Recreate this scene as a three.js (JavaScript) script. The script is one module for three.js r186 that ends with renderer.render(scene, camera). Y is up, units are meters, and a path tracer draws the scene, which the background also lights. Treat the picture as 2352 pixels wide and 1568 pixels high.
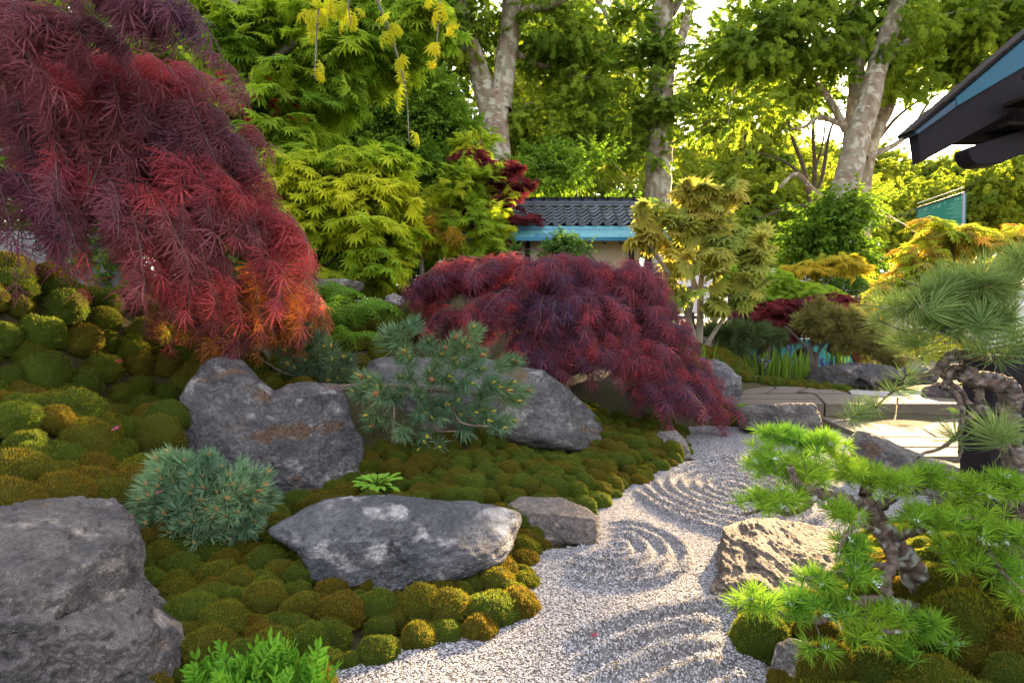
import * as THREE from 'three';
import { ImprovedNoise } from 'three/addons/math/ImprovedNoise.js';
import { MarchingCubes } from 'three/addons/objects/MarchingCubes.js';
import { mergeGeometries, mergeVertices } from 'three/addons/utils/BufferGeometryUtils.js';

// ---------- camera, sky, sun, exposure ----------
const F = 1317, CX = 1176, CY = 784, EYE = 1.6, TILT = THREE.MathUtils.degToRad(-2.4);
const scene = new THREE.Scene();
const camera = new THREE.PerspectiveCamera(2 * Math.atan(CY / F) * 180 / Math.PI, 1024 / 682, 0.05, 600);
camera.position.set(0, EYE, 0);
camera.rotation.set(TILT, 0, 0);
const renderer = new THREE.WebGLRenderer({ antialias: true });
renderer.toneMapping = THREE.LinearToneMapping;
renderer.toneMappingExposure = 9;
renderer.shadowMap.enabled = true;
const SUN = new THREE.Vector3(0.586, 0.325, -0.80).normalize();
{
  const W = 512, H = 256, data = new Float32Array(W * H * 4), d = new THREE.Vector3();
  for (let j = 0; j < H; j++) for (let i = 0; i < W; i++) {
    const el = ((j + 0.5) / H - 0.5) * Math.PI, az = ((i + 0.5) / W - 0.5) * 2 * Math.PI;
    d.set(Math.cos(el) * Math.cos(az), Math.sin(el), Math.cos(el) * Math.sin(az));
    const t = Math.pow(Math.max(0, d.y), 0.5), c = d.dot(SUN);
    const glow = 0.4 * Math.exp((c - 1) * 9), near = 3 * Math.exp((c - 1) * 160);
    const o = (j * W + i) * 4;
    data[o] = 0.41 + (0.215 - 0.41) * t + glow * 0.95 + near;
    data[o + 1] = 0.395 + (0.22 - 0.395) * t + glow * 0.80 + near * 0.8;
    data[o + 2] = 0.375 + (0.265 - 0.375) * t + glow * 0.56 + near * 0.5;
    data[o + 3] = 1;
  }
  const sky = new THREE.DataTexture(data, W, H, THREE.RGBAFormat, THREE.FloatType);
  sky.mapping = THREE.EquirectangularReflectionMapping;
  sky.magFilter = THREE.LinearFilter;
  sky.needsUpdate = true;
  scene.background = sky;
  scene.environment = sky;
}
const sun = new THREE.DirectionalLight(new THREE.Color(1.0, 0.70, 0.37), 5);
sun.position.copy(SUN).multiplyScalar(60);
sun.castShadow = true;
sun.shadow.mapSize.set(4096, 4096);
Object.assign(sun.shadow.camera, { left: -40, right: 40, top: 40, bottom: -40, near: 1, far: 200 });
sun.shadow.radius = 1.5;
scene.add(sun);

// ---------- helpers ----------
let rs = 12345;
const rnd = () => { rs = (rs + 0x6d2b79f5) | 0; let t = Math.imul(rs ^ (rs >>> 15), 1 | rs); t = (t + Math.imul(t ^ (t >>> 7), 61 | t)) ^ t; return ((t ^ (t >>> 14)) >>> 0) / 4294967296; };
const seed = (n) => { rs = n * 7919 + 17; for (let i = 0; i < 3; i++) rnd(); };
const rr = (a, b) => a + (b - a) * rnd();
const gauss = () => (rnd() + rnd() + rnd() + rnd() - 2);
const lerp = THREE.MathUtils.lerp, clamp = THREE.MathUtils.clamp;
const smooth = (a, b, x) => { const t = clamp((x - a) / (b - a), 0, 1); return t * t * (3 - 2 * t); };
const V = (x, y, z) => new THREE.Vector3(x, y, z);
const NZ = new ImprovedNoise();
const noise = (x, y, z) => NZ.noise(x + 100.3, y + 57.1, z + 211.7);
const fbm = (x, y, z, o = 4) => { let s = 0, a = 1, n = 0; for (let i = 0; i < o; i++) { s += a * noise(x, y, z); n += a; a *= 0.5; x = x * 2.03 + 3.1; y = y * 2.03 + 1.7; z = z * 2.03 + 5.3; } return s / n; };
const cT = Math.cos(TILT), sT = Math.sin(TILT);
// the point Z metres ahead of the eye on the sight line through a place of the photograph (2352 x 1568)
function P(px, py, Z) {
  const dx = (px - CX) / F, dy = -(py - CY) / F, wy = dy * cT + sT, wz = dy * sT - cT, k = Z / -wz;
  return V(dx * k, EYE + wy * k, -Z);
}
function G(px, py, Y = 0) { // where that sight line meets the level Y
  const dx = (px - CX) / F, dy = -(py - CY) / F, wy = dy * cT + sT, wz = dy * sT - cT, k = (Y - EYE) / wy;
  return V(dx * k, Y, wz * k);
}
function proj(p) {
  const y = p.y - EYE, cy = y * cT + p.z * sT, cz = -y * sT + p.z * cT;
  return [CX + F * p.x / -cz, CY - F * cy / -cz];
}
const inPoly = (poly, x, y) => { let c = false; for (let i = 0, j = poly.length - 1; i < poly.length; j = i++) { const a = poly[i], b = poly[j]; if ((a[1] > y) !== (b[1] > y) && x < (b[0] - a[0]) * (y - a[1]) / (b[1] - a[1]) + a[0]) c = !c; } return c; };
function sdPoly(poly, x, y) {
  let d = 1e9;
  for (let i = 0, j = poly.length - 1; i < poly.length; j = i++) {
    const [ax, ay] = poly[j], ex = poly[i][0] - ax, ey = poly[i][1] - ay, t = clamp(((x - ax) * ex + (y - ay) * ey) / (ex * ex + ey * ey + 1e-9), 0, 1);
    d = Math.min(d, (x - ax - ex * t) ** 2 + (y - ay - ey * t) ** 2);
  }
  return Math.sqrt(d) * (inPoly(poly, x, y) ? -1 : 1);
}

const taken = {};
const numbered = (n) => { const k = (taken[n] = (taken[n] ?? -1) + 1); return k ? `${n}_${String(k).padStart(3, '0')}` : n; };
const shade = (o) => { o.castShadow = o.receiveShadow = true; return o; };
function tag(o, label, category, group, kind) {
  o.userData.label = label; o.userData.category = category;
  if (group) o.userData.group = group;
  if (kind) o.userData.kind = kind;
  return o;
}
function thing(name, label, category, pos = V(0, 0, 0), group) {
  const o = new THREE.Group(); o.name = numbered(name); o.position.copy(pos); scene.add(o);
  return tag(o, label, category, group);
}
function part(name, geo, mat, parent, kind) {   // geometry given in world axes is moved into the parent's
  const m = shade(new THREE.Mesh(geo, mat)); m.name = name;
  if (kind) m.userData.kind = kind;
  parent.add(m);
  return m;
}
function solo(name, geo, mat, label, category, group, kind) {
  const m = shade(new THREE.Mesh(geo, mat)); m.name = numbered(name); scene.add(m);
  if (label) tag(m, label, category, group, kind); else if (kind) m.userData.kind = kind;
  return m;
}
const rel = (g, root) => g.translate(-root.position.x, -root.position.y, -root.position.z);
// triangles collected into one geometry, with an optional colour per vertex
class Tris {
  constructor() { this.p = []; this.c = []; }
  tri(a, b, c, col) { this.p.push(a.x, a.y, a.z, b.x, b.y, b.z, c.x, c.y, c.z); if (col) for (let i = 0; i < 3; i++) this.c.push(col[0], col[1], col[2]); }
  quad(a, b, c, d, col) { this.tri(a, b, c, col); this.tri(a, c, d, col); }
  geo() {
    const g = new THREE.BufferGeometry();
    g.setAttribute('position', new THREE.Float32BufferAttribute(this.p, 3));
    if (this.c.length) g.setAttribute('color', new THREE.Float32BufferAttribute(this.c, 3));
    g.computeVertexNormals();
    return g;
  }
}
const colored = (g, f) => { // f(x, y, z) -> [r, g, b]
  const p = g.attributes.position, c = new Float32Array(p.count * 3);
  for (let i = 0; i < p.count; i++) { const k = f(p.getX(i), p.getY(i), p.getZ(i)); c[i * 3] = k[0]; c[i * 3 + 1] = k[1]; c[i * 3 + 2] = k[2]; }
  return g.setAttribute('color', new THREE.BufferAttribute(c, 3));
};
const mixc = (a, b, t) => [lerp(a[0], b[0], t), lerp(a[1], b[1], t), lerp(a[2], b[2], t)];
function basis(out, up) { // +Z along out, +Y near up
  const z = out.clone().normalize(), x = up.clone().cross(z);
  if (x.lengthSq() < 1e-6) x.set(1, 0, 0).cross(z);
  x.normalize();
  return new THREE.Matrix4().makeBasis(x, z.clone().cross(x), z);
}
function inst(name, geos, mat, items, parent) { // items: {p, m (rotation), s, c}
  const per = geos.map(() => []);
  items.forEach((it, i) => per[it.g ?? (i % geos.length)].push(it));
  geos.forEach((g, k) => {
    if (!per[k].length) return;
    const im = new THREE.InstancedMesh(g, mat, per[k].length), M = new THREE.Matrix4(), col = new THREE.Color(), S = V(0, 0, 0);
    per[k].forEach((it, i) => {
      M.copy(it.m); S.setScalar(it.s); if (it.sv) S.copy(it.sv); M.scale(S); M.setPosition(it.p.x - parent.position.x, it.p.y - parent.position.y, it.p.z - parent.position.z);
      im.setMatrixAt(i, M);
      if (it.c) im.setColorAt(i, col.setRGB(...it.c));
    });
    im.name = name; im.userData.kind = 'stuff'; shade(im); parent.add(im);
  });
}
// a round limb through points with a radius at each
function sweep(pts, radii, seg = 7, steps = 0, knob = 0, freq = 6) {
  steps = steps || Math.max(2, (pts.length - 1) * 4);
  const curve = new THREE.CatmullRomCurve3(pts, false, 'centripetal'), pos = [], idx = [], uv = [];
  let n = V(0.31, 0.2, 0.93), len = 0, last = null;
  for (let i = 0; i <= steps; i++) {
    const t = i / steps, p = curve.getPoint(t), tan = curve.getTangent(t), f = t * (radii.length - 1), k = Math.min(radii.length - 2, Math.floor(f));
    const r = radii.length === 1 ? radii[0] : lerp(radii[k], radii[k + 1], f - k);
    n = n.sub(tan.clone().multiplyScalar(n.dot(tan))).normalize();
    const b = tan.clone().cross(n);
    if (last) len += last.distanceTo(p); last = p;
    for (let j = 0; j <= seg; j++) {
      const a = j / seg * Math.PI * 2, d = n.clone().multiplyScalar(Math.cos(a)).addScaledVector(b, Math.sin(a));
      const q = p.clone().addScaledVector(d, r);
      if (knob) q.addScaledVector(d, r * knob * fbm(q.x * freq, q.y * freq, q.z * freq, 3) * 2);
      pos.push(q.x, q.y, q.z); uv.push(j / seg * 6.28 * r, len);
    }
  }
  for (let i = 0; i < steps; i++) for (let j = 0; j < seg; j++) { const a = i * (seg + 1) + j, b = a + seg + 1; idx.push(a, b, a + 1, b, b + 1, a + 1); }
  const g = new THREE.BufferGeometry();
  g.setAttribute('position', new THREE.Float32BufferAttribute(pos, 3)); g.setAttribute('uv', new THREE.Float32BufferAttribute(uv, 2)); g.setIndex(idx);
  g.computeVertexNormals();
  return g;
}
function box(w, h, d, x = 0, y = 0, z = 0, bev = 0) {
  if (!bev) return new THREE.BoxGeometry(w, h, d).translate(x, y, z);
  const s = new THREE.Shape(); s.moveTo(-w / 2 + bev, -h / 2 + bev); s.lineTo(w / 2 - bev, -h / 2 + bev); s.lineTo(w / 2 - bev, h / 2 - bev); s.lineTo(-w / 2 + bev, h / 2 - bev); s.closePath();
  return new THREE.ExtrudeGeometry(s, { depth: d - 2 * bev, bevelThickness: bev, bevelSize: bev, bevelSegments: 1 }).translate(x, y, z - d / 2 + bev);
}
// grey noise texture for bump and grain
function noiseTex(size, f, lo, hi, rgb, contrast = 1) {
  const d = new Uint8Array(size * size * 4);
  const R = 1 / (2 * Math.PI);
  for (let j = 0; j < size; j++) for (let i = 0; i < size; i++) {
    const u = i / size * 2 * Math.PI, v = j / size * 2 * Math.PI;
    const n = clamp(0.5 + contrast * f(Math.cos(u) * R, Math.sin(u) * R, Math.cos(v) * R, Math.sin(v) * R), 0, 1), o = (j * size + i) * 4, k = lerp(lo, hi, n);
    for (let c = 0; c < 3; c++) d[o + c] = 255 * (rgb ? clamp(rgb[c] * k, 0, 1) : k);
    d[o + 3] = 255;
  }
  const t = new THREE.DataTexture(d, size, size); t.wrapS = t.wrapT = THREE.RepeatWrapping; t.magFilter = THREE.LinearFilter; t.needsUpdate = true;
  return t;
}
const n4 = (a, b, c, d, s) => noise(a * s + c * s * 0.7, b * s - c * s * 0.4 + 3, d * s + a * 0.3 * s);
const grainTex = noiseTex(512, (a, b, c, d) => n4(a, b, c, d, 60) * 0.5 + n4(a, b, c, d, 150) * 0.4 + n4(a, b, c, d, 350) * 0.35, 0, 1);
const woodTex = noiseTex(256, (a, b, c, d) => noise(a * 120, b * 120, c * 6 + d * 4) * 0.8, 0, 1);
const rep = (t, x, y = x) => { const q = t.clone(); q.repeat.set(x, y); q.needsUpdate = true; return q; };
const std = (c, rough = 0.85, o = {}) => new THREE.MeshStandardMaterial({ color: new THREE.Color().setRGB(...c), roughness: rough, ...o });
const vcol = (rough = 0.9, o = {}) => new THREE.MeshStandardMaterial({ vertexColors: true, roughness: rough, ...o });
const dullStd = (c, rough = 0.85, o = {}) => new THREE.MeshPhysicalMaterial({ color: new THREE.Color().setRGB(...c), roughness: rough, specularIntensity: 0.25, ...o });
const leafMat = (c, t = 0.5, o = {}) => new THREE.MeshPhysicalMaterial({ color: new THREE.Color().setRGB(...c), roughness: 0.95, transmission: t, thickness: 0, specularIntensity: 0.12, side: THREE.DoubleSide, ...o });
// ---------- the ground ----------
const gravelPx = [[700, 1640], [770, 1540], [1000, 1490], [1120, 1462], [1232, 1402], [1222, 1340], [1222, 1285], [1262, 1264], [1340, 1262], [1380, 1240], [1380, 1172], [1430, 1132], [1545, 1068], [1600, 1058], [1570, 1010], [1590, 982], [1640, 976], [1720, 984], [1860, 1005], [1890, 985], [1990, 1000], [2060, 1075], [2120, 1150], [2090, 1215], [1960, 1215], [1880, 1300], [1850, 1400], [1690, 1440], [1690, 1500], [1790, 1560], [1840, 1640]];
const gravelPoly = gravelPx.map(([x, y]) => { const p = G(x, y); return [p.x, p.z]; });
const ctl = [[0, 640, 5.6], [-350, 590, 5.6], [250, 695, 6.3], [490, 808, 6.5], [100, 960, 4.3], [385, 970, 5.0], [0, 1140, 3.4], [250, 1140, 3.9], [-350, 1120, 3.2], [330, 1220, 3.6], [450, 1185, 4.55], [560, 1195, 4.6], [520, 1120, 5.4],
  [200, 1760, 2.2], [-300, 1760, 2.1], [600, 1310, 3.45], [450, 1450, 2.75], [1000, 1420, 3.05], [700, 1480, 2.7], [1150, 1300, 3.6], [1000, 1085, 5.3], [1300, 1065, 6.0], [1450, 1010, 7.1], [880, 1140, 4.9],
  [1000, 900, 6.8], [1250, 930, 7.2], [700, 900, 6.4], [800, 800, 7.6], [900, 720, 9], [700, 690, 9], [1000, 670, 11], [1250, 710, 11], [1400, 850, 9.2], [1550, 900, 9], [1500, 780, 11.5], [1600, 800, 12.3], [1690, 855, 12.6], [1660, 950, 8.5],
  [1850, 884, 11.6], [2000, 890, 11.2], [2300, 900, 11], [1725, 852, 17], [2100, 850, 17.5], [1500, 760, 17], [1100, 640, 17], [600, 640, 14], [100, 600, 12], [-500, 560, 10],
  [2000, 1290, 3.75], [2260, 1420, 2.55], [2352, 1330, 2.75], [1950, 1500, 2.6], [2200, 1250, 3.4], [2120, 1130, 5.2], [2352, 1180, 4.6], [2600, 1300, 3]].map((a) => P(...a));
for (const [x, z] of [[-30, -30], [0, -30], [30, -30], [-14, -22], [0, -23], [14, -23], [-30, 0], [30, 0], [0, 10], [-8, 4], [8, 4], [30, -12], [12, -9], [12, -16], [-60, -60], [60, -60], [0, -70], [0, 40]]) ctl.push(V(x, 0, z));
const terraceFlat = [V(4.2, 0.02, -8.2), V(7, 0.02, -7.5), V(5, 0.16, -10), V(8.5, 0.16, -10), V(4.6, 0.02, -6.8), V(6.8, 0.02, -6.3)]; ctl.push(...terraceFlat);
function bank(x, z) {
  let s = 0, w = 0;
  for (const c of ctl) { const d = (c.x - x) ** 2 + (c.z - z) ** 2 + 0.03, k = 1 / Math.pow(d, 1.7); s += k * c.y; w += k; }
  return s / w;
}
function ground(x, z) {
  const far = x < -6 || x > 9 || z < -12 || z > 1, d = far ? 9 : sdPoly(gravelPoly, x, z);
  return d < 0 ? -0.06 : lerp(-0.06, Math.max(-0.02, bank(x, z)), smooth(0, 0.45, d));
}
{
  const line = (lo, hi, step, end) => { const a = []; for (let x = lo; x <= hi; x += step) a.push(x); for (let s = step, x = hi; x < end;) { s *= 1.25; x += s; a.push(x); } for (let s = step, x = lo; x > -end;) { s *= 1.25; x -= s; a.unshift(x); } return a; };
  const xs = line(-7, 9, 0.14, 260), zs = line(-20, 0.5, 0.14, 260), pos = [], idx = [], uv = [];
  for (const z of zs) for (const x of xs) { pos.push(x, ground(x, z), z); uv.push(x, z); }
  for (let j = 0; j < zs.length - 1; j++) for (let i = 0; i < xs.length - 1; i++) { const a = j * xs.length + i, b = a + xs.length; idx.push(a, b, a + 1, b, b + 1, a + 1); }
  const g = new THREE.BufferGeometry();
  g.setAttribute('position', new THREE.Float32BufferAttribute(pos, 3)); g.setAttribute('uv', new THREE.Float32BufferAttribute(uv, 2)); g.setIndex(idx); g.computeVertexNormals();
  colored(g, (x, y, z) => z < -14 && x > 4 ? mixc([0.30, 0.25, 0.18], [0.22, 0.18, 0.12], 0.5 + fbm(x, 0, z)) : mixc([0.060, 0.060, 0.010], [0.07, 0.052, 0.012], clamp(0.5 + fbm(x * 2, y, z * 2) * 1.4, 0, 1)));
  const m = solo('ground', g, vcol(0.95, { bumpMap: rep(grainTex, 2), bumpScale: 0.03 }), null, null, null, 'structure');
  m.userData.label = 'dark soil and moss ground under the planting';
}
// ---------- the raked gravel ----------
const ringA = G(1690, 1128), ringB = G(1400, 1262), arcC = V(1.46, 0, -1.09);
function rake(x, z) {
  const base = 0.006 * fbm(x * 5, 0, z * 5, 3); let h = 0;
  const ridge = (r, step) => Math.pow(0.5 + 0.5 * Math.cos(r / step * 2 * Math.PI), 1.8);
  const wob = 0.012 * noise(x * 6, 1, z * 6);
  const ra = Math.hypot((x - ringA.x) / 0.85, (z - ringA.z) / 1.12);
  h += 0.052 * ridge(ra + wob, 0.135) * smooth(1.14, 1.08, ra + wob);
  const rb = Math.hypot(x - ringB.x, z - ringB.z) + wob * 0.5, side = (x - ringB.x) + 0.25 * (z - ringB.z);
  h += 0.046 * ridge(rb, 0.13) * smooth(0.6, 0.56, rb) * smooth(-0.30, -0.14, side);
  const rc = Math.hypot(x - arcC.x, z - arcC.z) + wob, along = x - 0.15 - (z + 2.9) * 0.2;
  h += 0.06 * ridge(rc - 1.42, 0.155) * smooth(1.3, 1.4, rc) * smooth(2.12, 2.05, rc) * smooth(0.05, 0.2, along) * smooth(-3.3, -3.15, z);
  const re = Math.hypot((x - 1.9) / 1, (z + 8.6) / 1);
  h += 0.03 * ridge(re + wob, 0.13) * smooth(1.05, 1.0, re) * smooth(0.4, 0.5, re) * smooth(-6.6, -7, z);
  return base + (h > 0.001 ? h * smooth(0.02, 0.22, -sdPoly(gravelPoly, x, z)) : 0);
}
{
  const xs = [], zs = []; for (let x = -1.2; x < 6.2; x += 0.025) xs.push(x);
  for (let z = -1.6; z > -9.2; z -= 0.025) zs.push(z);
  const pos = [], idx = [], uv = [], n = xs.length, edge = new Float32Array(n * zs.length);
  zs.forEach((z, j) => xs.forEach((x, i) => { edge[j * n + i] = sdPoly(gravelPoly, x, z); pos.push(x, rake(x, z) - 0.004, z); uv.push(x, z); }));
  for (let j = 0; j < zs.length - 1; j++) for (let i = 0; i < n - 1; i++) { const a = j * n + i, b = a + n; if (edge[a] < 0.04) idx.push(a, a + 1, b, b, a + 1, b + 1); }
  const g = new THREE.BufferGeometry();
  g.setAttribute('position', new THREE.Float32BufferAttribute(pos, 3)); g.setAttribute('uv', new THREE.Float32BufferAttribute(uv, 2)); g.setIndex(idx); g.computeVertexNormals();
  const gt = noiseTex(1024, (a, b, c, d) => n4(a, b, c, d, 330) * 0.8 + n4(a, b, c, d, 700) * 0.6, 0.28, 1.0, [1, 1, 1.02], 1.1);
  gt.colorSpace = THREE.NoColorSpace; gt.repeat.set(1.1, 1.1);
  const m = solo('gravel_path', g, new THREE.MeshStandardMaterial({ color: new THREE.Color().setRGB(0.21, 0.205, 0.21), map: gt, roughness: 0.95, bumpMap: gt, bumpScale: 0.004 }), 'raked pale grey gravel path with curved ridges between the moss beds', 'gravel path', null, 'structure');
}
{ // loose grains on it
  seed(5);
  const grains = [0, 1, 2, 3].map((k) => {
    const T = new Tris();
    for (let i = 0; i < 24; i++) {
      const a = rnd() * 6.28, d = Math.sqrt(rnd()) * 0.024, c = V(Math.cos(a) * d, rr(0, 0.0025), Math.sin(a) * d), r = rr(0.0032, 0.006);
      const q = [[1, 0, 0], [0, 1, 0], [0, 0, 1], [-1, 0, 0], [0, -1, 0], [0, 0, -1]].map(([x, y, z]) => c.clone().add(V(x + gauss() * 0.25, (y + gauss() * 0.15) * 0.26, z + gauss() * 0.25).multiplyScalar(r * rr(0.75, 1.25))));
      const w = rnd(), g = w < 0.2 ? rr(0.035, 0.10) : w < 0.5 ? rr(0.12, 0.21) : rr(0.22, 0.40), col = [g * rr(0.98, 1.02), g, g * rr(1.0, 1.07)];
      for (const [i0, i1, i2] of [[0, 1, 2], [2, 1, 3], [3, 1, 5], [5, 1, 0], [0, 2, 4], [2, 3, 4], [3, 5, 4], [5, 0, 4]]) T.tri(q[i0], q[i2], q[i1], col);
    }
    const g = T.geo();
    return g;
  });
  const items = [];
  for (let z = -1.9; z > -9; z -= z > -6 ? 0.03 : 0.045) for (let x = -1.2; x < 5.5; x += z > -6 ? 0.03 : 0.045) {
    const X = x + gauss() * 0.012, Z = z + gauss() * 0.012;
    if (sdPoly(gravelPoly, X, Z) > 0.06 * rnd()) continue;
    const [px, py] = proj(V(X, 0, Z)); if (px < -60 || px > 2420 || py > 1640) continue;
    const h = rake(X, Z), nx = (rake(X + 0.01, Z) - h) / 0.01, nz = (rake(X, Z + 0.01) - h) / 0.01, up = V(-nx, 1, -nz).normalize(), a = rnd() * 6.28;
    const k = rr(0.86, 1.1);
    items.push({ p: V(X, h, Z), m: basis(V(Math.cos(a), 0, Math.sin(a)).projectOnPlane(up), up), s: rr(0.9, 1.15) * (z > -6 ? 1 : 1.4), c: [k, k, k * 1.02] });
  }
  const root = new THREE.Group(); root.name = 'gravel'; scene.add(root);
  tag(root, 'loose white and grey gravel grains covering the raked path', 'gravel', null, 'stuff');
  inst('gravel_grains', grains, vcol(0.9), items, root);
}

// ---------- stones ----------
const rockBump = noiseTex(512, (a, b, c, d) => { const n = n4(a, b, c, d, 14) * 0.5 + n4(a, b, c, d, 45) * 0.5 + n4(a, b, c, d, 120) * 0.35; return n - 0.3 * Math.abs(n4(c, d, a, b, 26)); }, 0, 1, null, 1.1);
const rockMat = vcol(0.88, { bumpMap: rockBump, bumpScale: 0.034 });
const GREY = { base: [0.20, 0.195, 0.195], pale: [0.42, 0.41, 0.40], dark: [0.085, 0.083, 0.086], stain: [0.13, 0.085, 0.05], paleAt: 0.18, stainAt: 0.22, f: 3 };
function rockGeo(o) {
  seed(o.seed ?? 1);
  const front = camera.position.clone().sub(P(o.c[0], o.c[1], o.c[2])).normalize(), c = P(o.c[0], o.c[1], o.c[2]), right = V(0, 1, 0).cross(front).normalize(), up = front.clone().cross(right);
  const ol = o.outline.map(([x, y]) => { const d = P(x, y, 1).sub(camera.position), k = c.clone().sub(camera.position).dot(front) / d.dot(front), q = camera.position.clone().addScaledVector(d, k).sub(c); return [q.dot(right), q.dot(up)]; });
  const N = 256, R = new Float32Array(N);
  for (let i = 0; i < N; i++) {
    const a = i / N * 2 * Math.PI, cx = Math.cos(a), cy = Math.sin(a); let best = 0.02;
    for (let k = 0, j = ol.length - 1; k < ol.length; j = k++) {
      const [ax, ay] = ol[j], ex = ol[k][0] - ax, ey = ol[k][1] - ay, den = cx * ey - cy * ex; if (Math.abs(den) < 1e-9) continue;
      const t = (ax * ey - ay * ex) / den, u = (ax * cy - ay * cx) / den;
      if (t > 0 && u >= -1e-6 && u <= 1 + 1e-6) best = Math.max(best, t);
    }
    R[i] = best;
  }
  for (let k = 0; k < (o.soft ?? 2); k++) { const q = R.slice(); for (let i = 0; i < N; i++) R[i] = (q[(i + N - 1) % N] + 2 * q[i] + q[(i + 1) % N]) / 4; }
  const Rat = (a) => { const f = ((a / (2 * Math.PI) + 1) % 1) * N, i = Math.floor(f) % N, t = f - Math.floor(f); return lerp(R[i], R[(i + 1) % N], t); };
  const size = Math.max(...R), T = o.thick, n = o.n ?? 2.6, lean = o.lean ?? 0;
  const raw = (d) => { const h = Math.hypot(d.x, d.y), a = Math.atan2(d.y, d.x); return 1 / Math.pow(Math.pow(h / Rat(a), n) + Math.pow(Math.abs(d.z) / (T * (0.55 + 0.45 * Math.min(1, Rat(a) / T))), n), 1 / n); };
  const cuts = (o.cuts ?? []).map(([x, y, z, f]) => [V(x, y, z).normalize(), f]);
  for (let k = 0; k < (o.facets ?? 12); k++) { const d = V(gauss(), gauss(), rr(0.5, 1.6) * (rnd() < 0.8 ? 1 : -1)).normalize(); cuts.push([d, rr(0.80, 0.97)]); }
  cuts.forEach((q) => { let m = 0; for (let i = 0; i < 220; i++) { const a = i * 2.399, z = 1 - 2 * (i + 0.5) / 220, s = Math.sqrt(1 - z * z), d = V(Math.cos(a) * s, Math.sin(a) * s, z); m = Math.max(m, raw(d) * d.dot(q[0])); } q[2] = m * q[1]; });
  let g = new THREE.IcosahedronGeometry(1, o.detail ?? 36); g.deleteAttribute('normal'); g.deleteAttribute('uv'); g = mergeVertices(g, 1e-5);
  const p = g.attributes.position, d = V(), w = V(), uv = new Float32Array(p.count * 2), rough = (o.rough ?? 0.06) * Math.min(size, T * 1.4), s0 = 2.2 / size, off = (o.seed ?? 1) * 3.7;
  const st = V(...(o.strata ?? [0.15, 1, 0.2])).normalize(), stf = o.strataF ?? 1.7;
  for (let i = 0; i < p.count; i++) {
    d.fromBufferAttribute(p, i).normalize();
    let r = raw(d);
    for (const [q, , m] of cuts) { const k = d.dot(q); if (k > 0.02) { const lim = m / k; if (lim < r * 1.06) { const t = clamp(0.5 + 0.5 * (r - lim) / (0.05 * size), 0, 1); r = lerp(r, lim, t) - 0.025 * size * t * (1 - t); } } }
    w.copy(d).multiplyScalar(r);
    const sd = w.dot(st) * s0 * (stf - 1), qx = w.x * s0 + off + st.x * sd, qy = w.y * s0 + st.y * sd, qz = w.z * s0 + off + st.z * sd;
    const a = fbm(qx, qy, qz, 3), b = 1 - Math.abs(fbm(qx * 2.3, qy * 2.3, qz * 2.3, 4)) * 2.4, e = fbm(qx * 9, qy * 9, qz * 9, 3);
    r += rough * (a * 1.2 + (b - 0.6) * 0.55 + e * 0.42);
    w.copy(d).multiplyScalar(r); w.z -= lean * w.y;
    p.setXYZ(i, w.x * right.x + w.y * up.x + w.z * front.x, w.x * right.y + w.y * up.y + w.z * front.y, w.x * right.z + w.y * up.z + w.z * front.z);
  }
  g.computeVertexNormals();
  const nn = g.attributes.normal;
  for (let i = 0; i < p.count; i++) {
    const ax = Math.abs(nn.getX(i)), ay = Math.abs(nn.getY(i)), az = Math.abs(nn.getZ(i)), x = p.getX(i), y = p.getY(i), z = p.getZ(i);
    if (ay > ax && ay > az) { uv[i * 2] = x; uv[i * 2 + 1] = z; } else if (ax > az) { uv[i * 2] = z; uv[i * 2 + 1] = y; } else { uv[i * 2] = x; uv[i * 2 + 1] = y; }
    uv[i * 2] *= 2.2; uv[i * 2 + 1] *= 2.2;
  }
  g.setAttribute('uv', new THREE.BufferAttribute(uv, 2));
  const k = { ...GREY, ...o.look };
  colored(g, (x, y, z) => {
    const f = k.f; x += off; let col = mixc(k.base, k.dark, clamp(0.5 + fbm(x * f, y * f * 1.6, z * f, 4) * 1.8, 0, 1));
    const v = fbm(x * f * 1.1 + 9, y * f * 1.9, z * f * 1.1, 5); col = mixc(col, k.pale, smooth(k.paleAt, k.paleAt + 0.22, v) * 0.9);
    col = mixc(col, k.stain, smooth(k.stainAt, k.stainAt + 0.15, fbm(x * f * 0.8 - 4, y * f, z * f * 0.8 + 8, 5)));
    const sp = noise(x * 26, y * 26, z * 26) * 0.5 + noise(x * 60, y * 60, z * 60) * 0.5 + noise(x * 140, y * 140, z * 140) * 0.4, m = 1 + clamp(sp * 0.85, -0.5, 0.9);
    return [col[0] * m, col[1] * m, col[2] * m];
  });
  return { g, c };
}
function rock(o) {
  const { g, c } = rockGeo(o), m = shade(new THREE.Mesh(g, rockMat));
  m.name = numbered(o.name ?? 'rock'); m.position.copy(c); scene.add(m);
  return tag(m, o.label, o.category ?? 'rock', o.group);
}
rock({ seed: 3, label: 'huge brownish grey boulder at the lower left corner of the garden', category: 'boulder', name: 'boulder', c: [130, 1420, 2.75], thick: 0.62, lean: 0.55, n: 3, detail: 64, rough: 0.06, facets: 9, soft: 3, strata: [-0.2, 1, 0.3],
  outline: [[-330, 1190], [0, 1152], [120, 1128], [190, 1112], [270, 1140], [305, 1185], [330, 1260], [322, 1340], [370, 1400], [415, 1450], [432, 1530], [400, 1610], [300, 1760], [-330, 1800]], cuts: [[0.1, 0.9, 0.9, 0.8]],
  look: { base: [0.145, 0.13, 0.124], pale: [0.30, 0.262, 0.23], dark: [0.068, 0.063, 0.064], stain: [0.20, 0.14, 0.09], paleAt: 0.16, stainAt: 0.27, f: 4.5 } });
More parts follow.
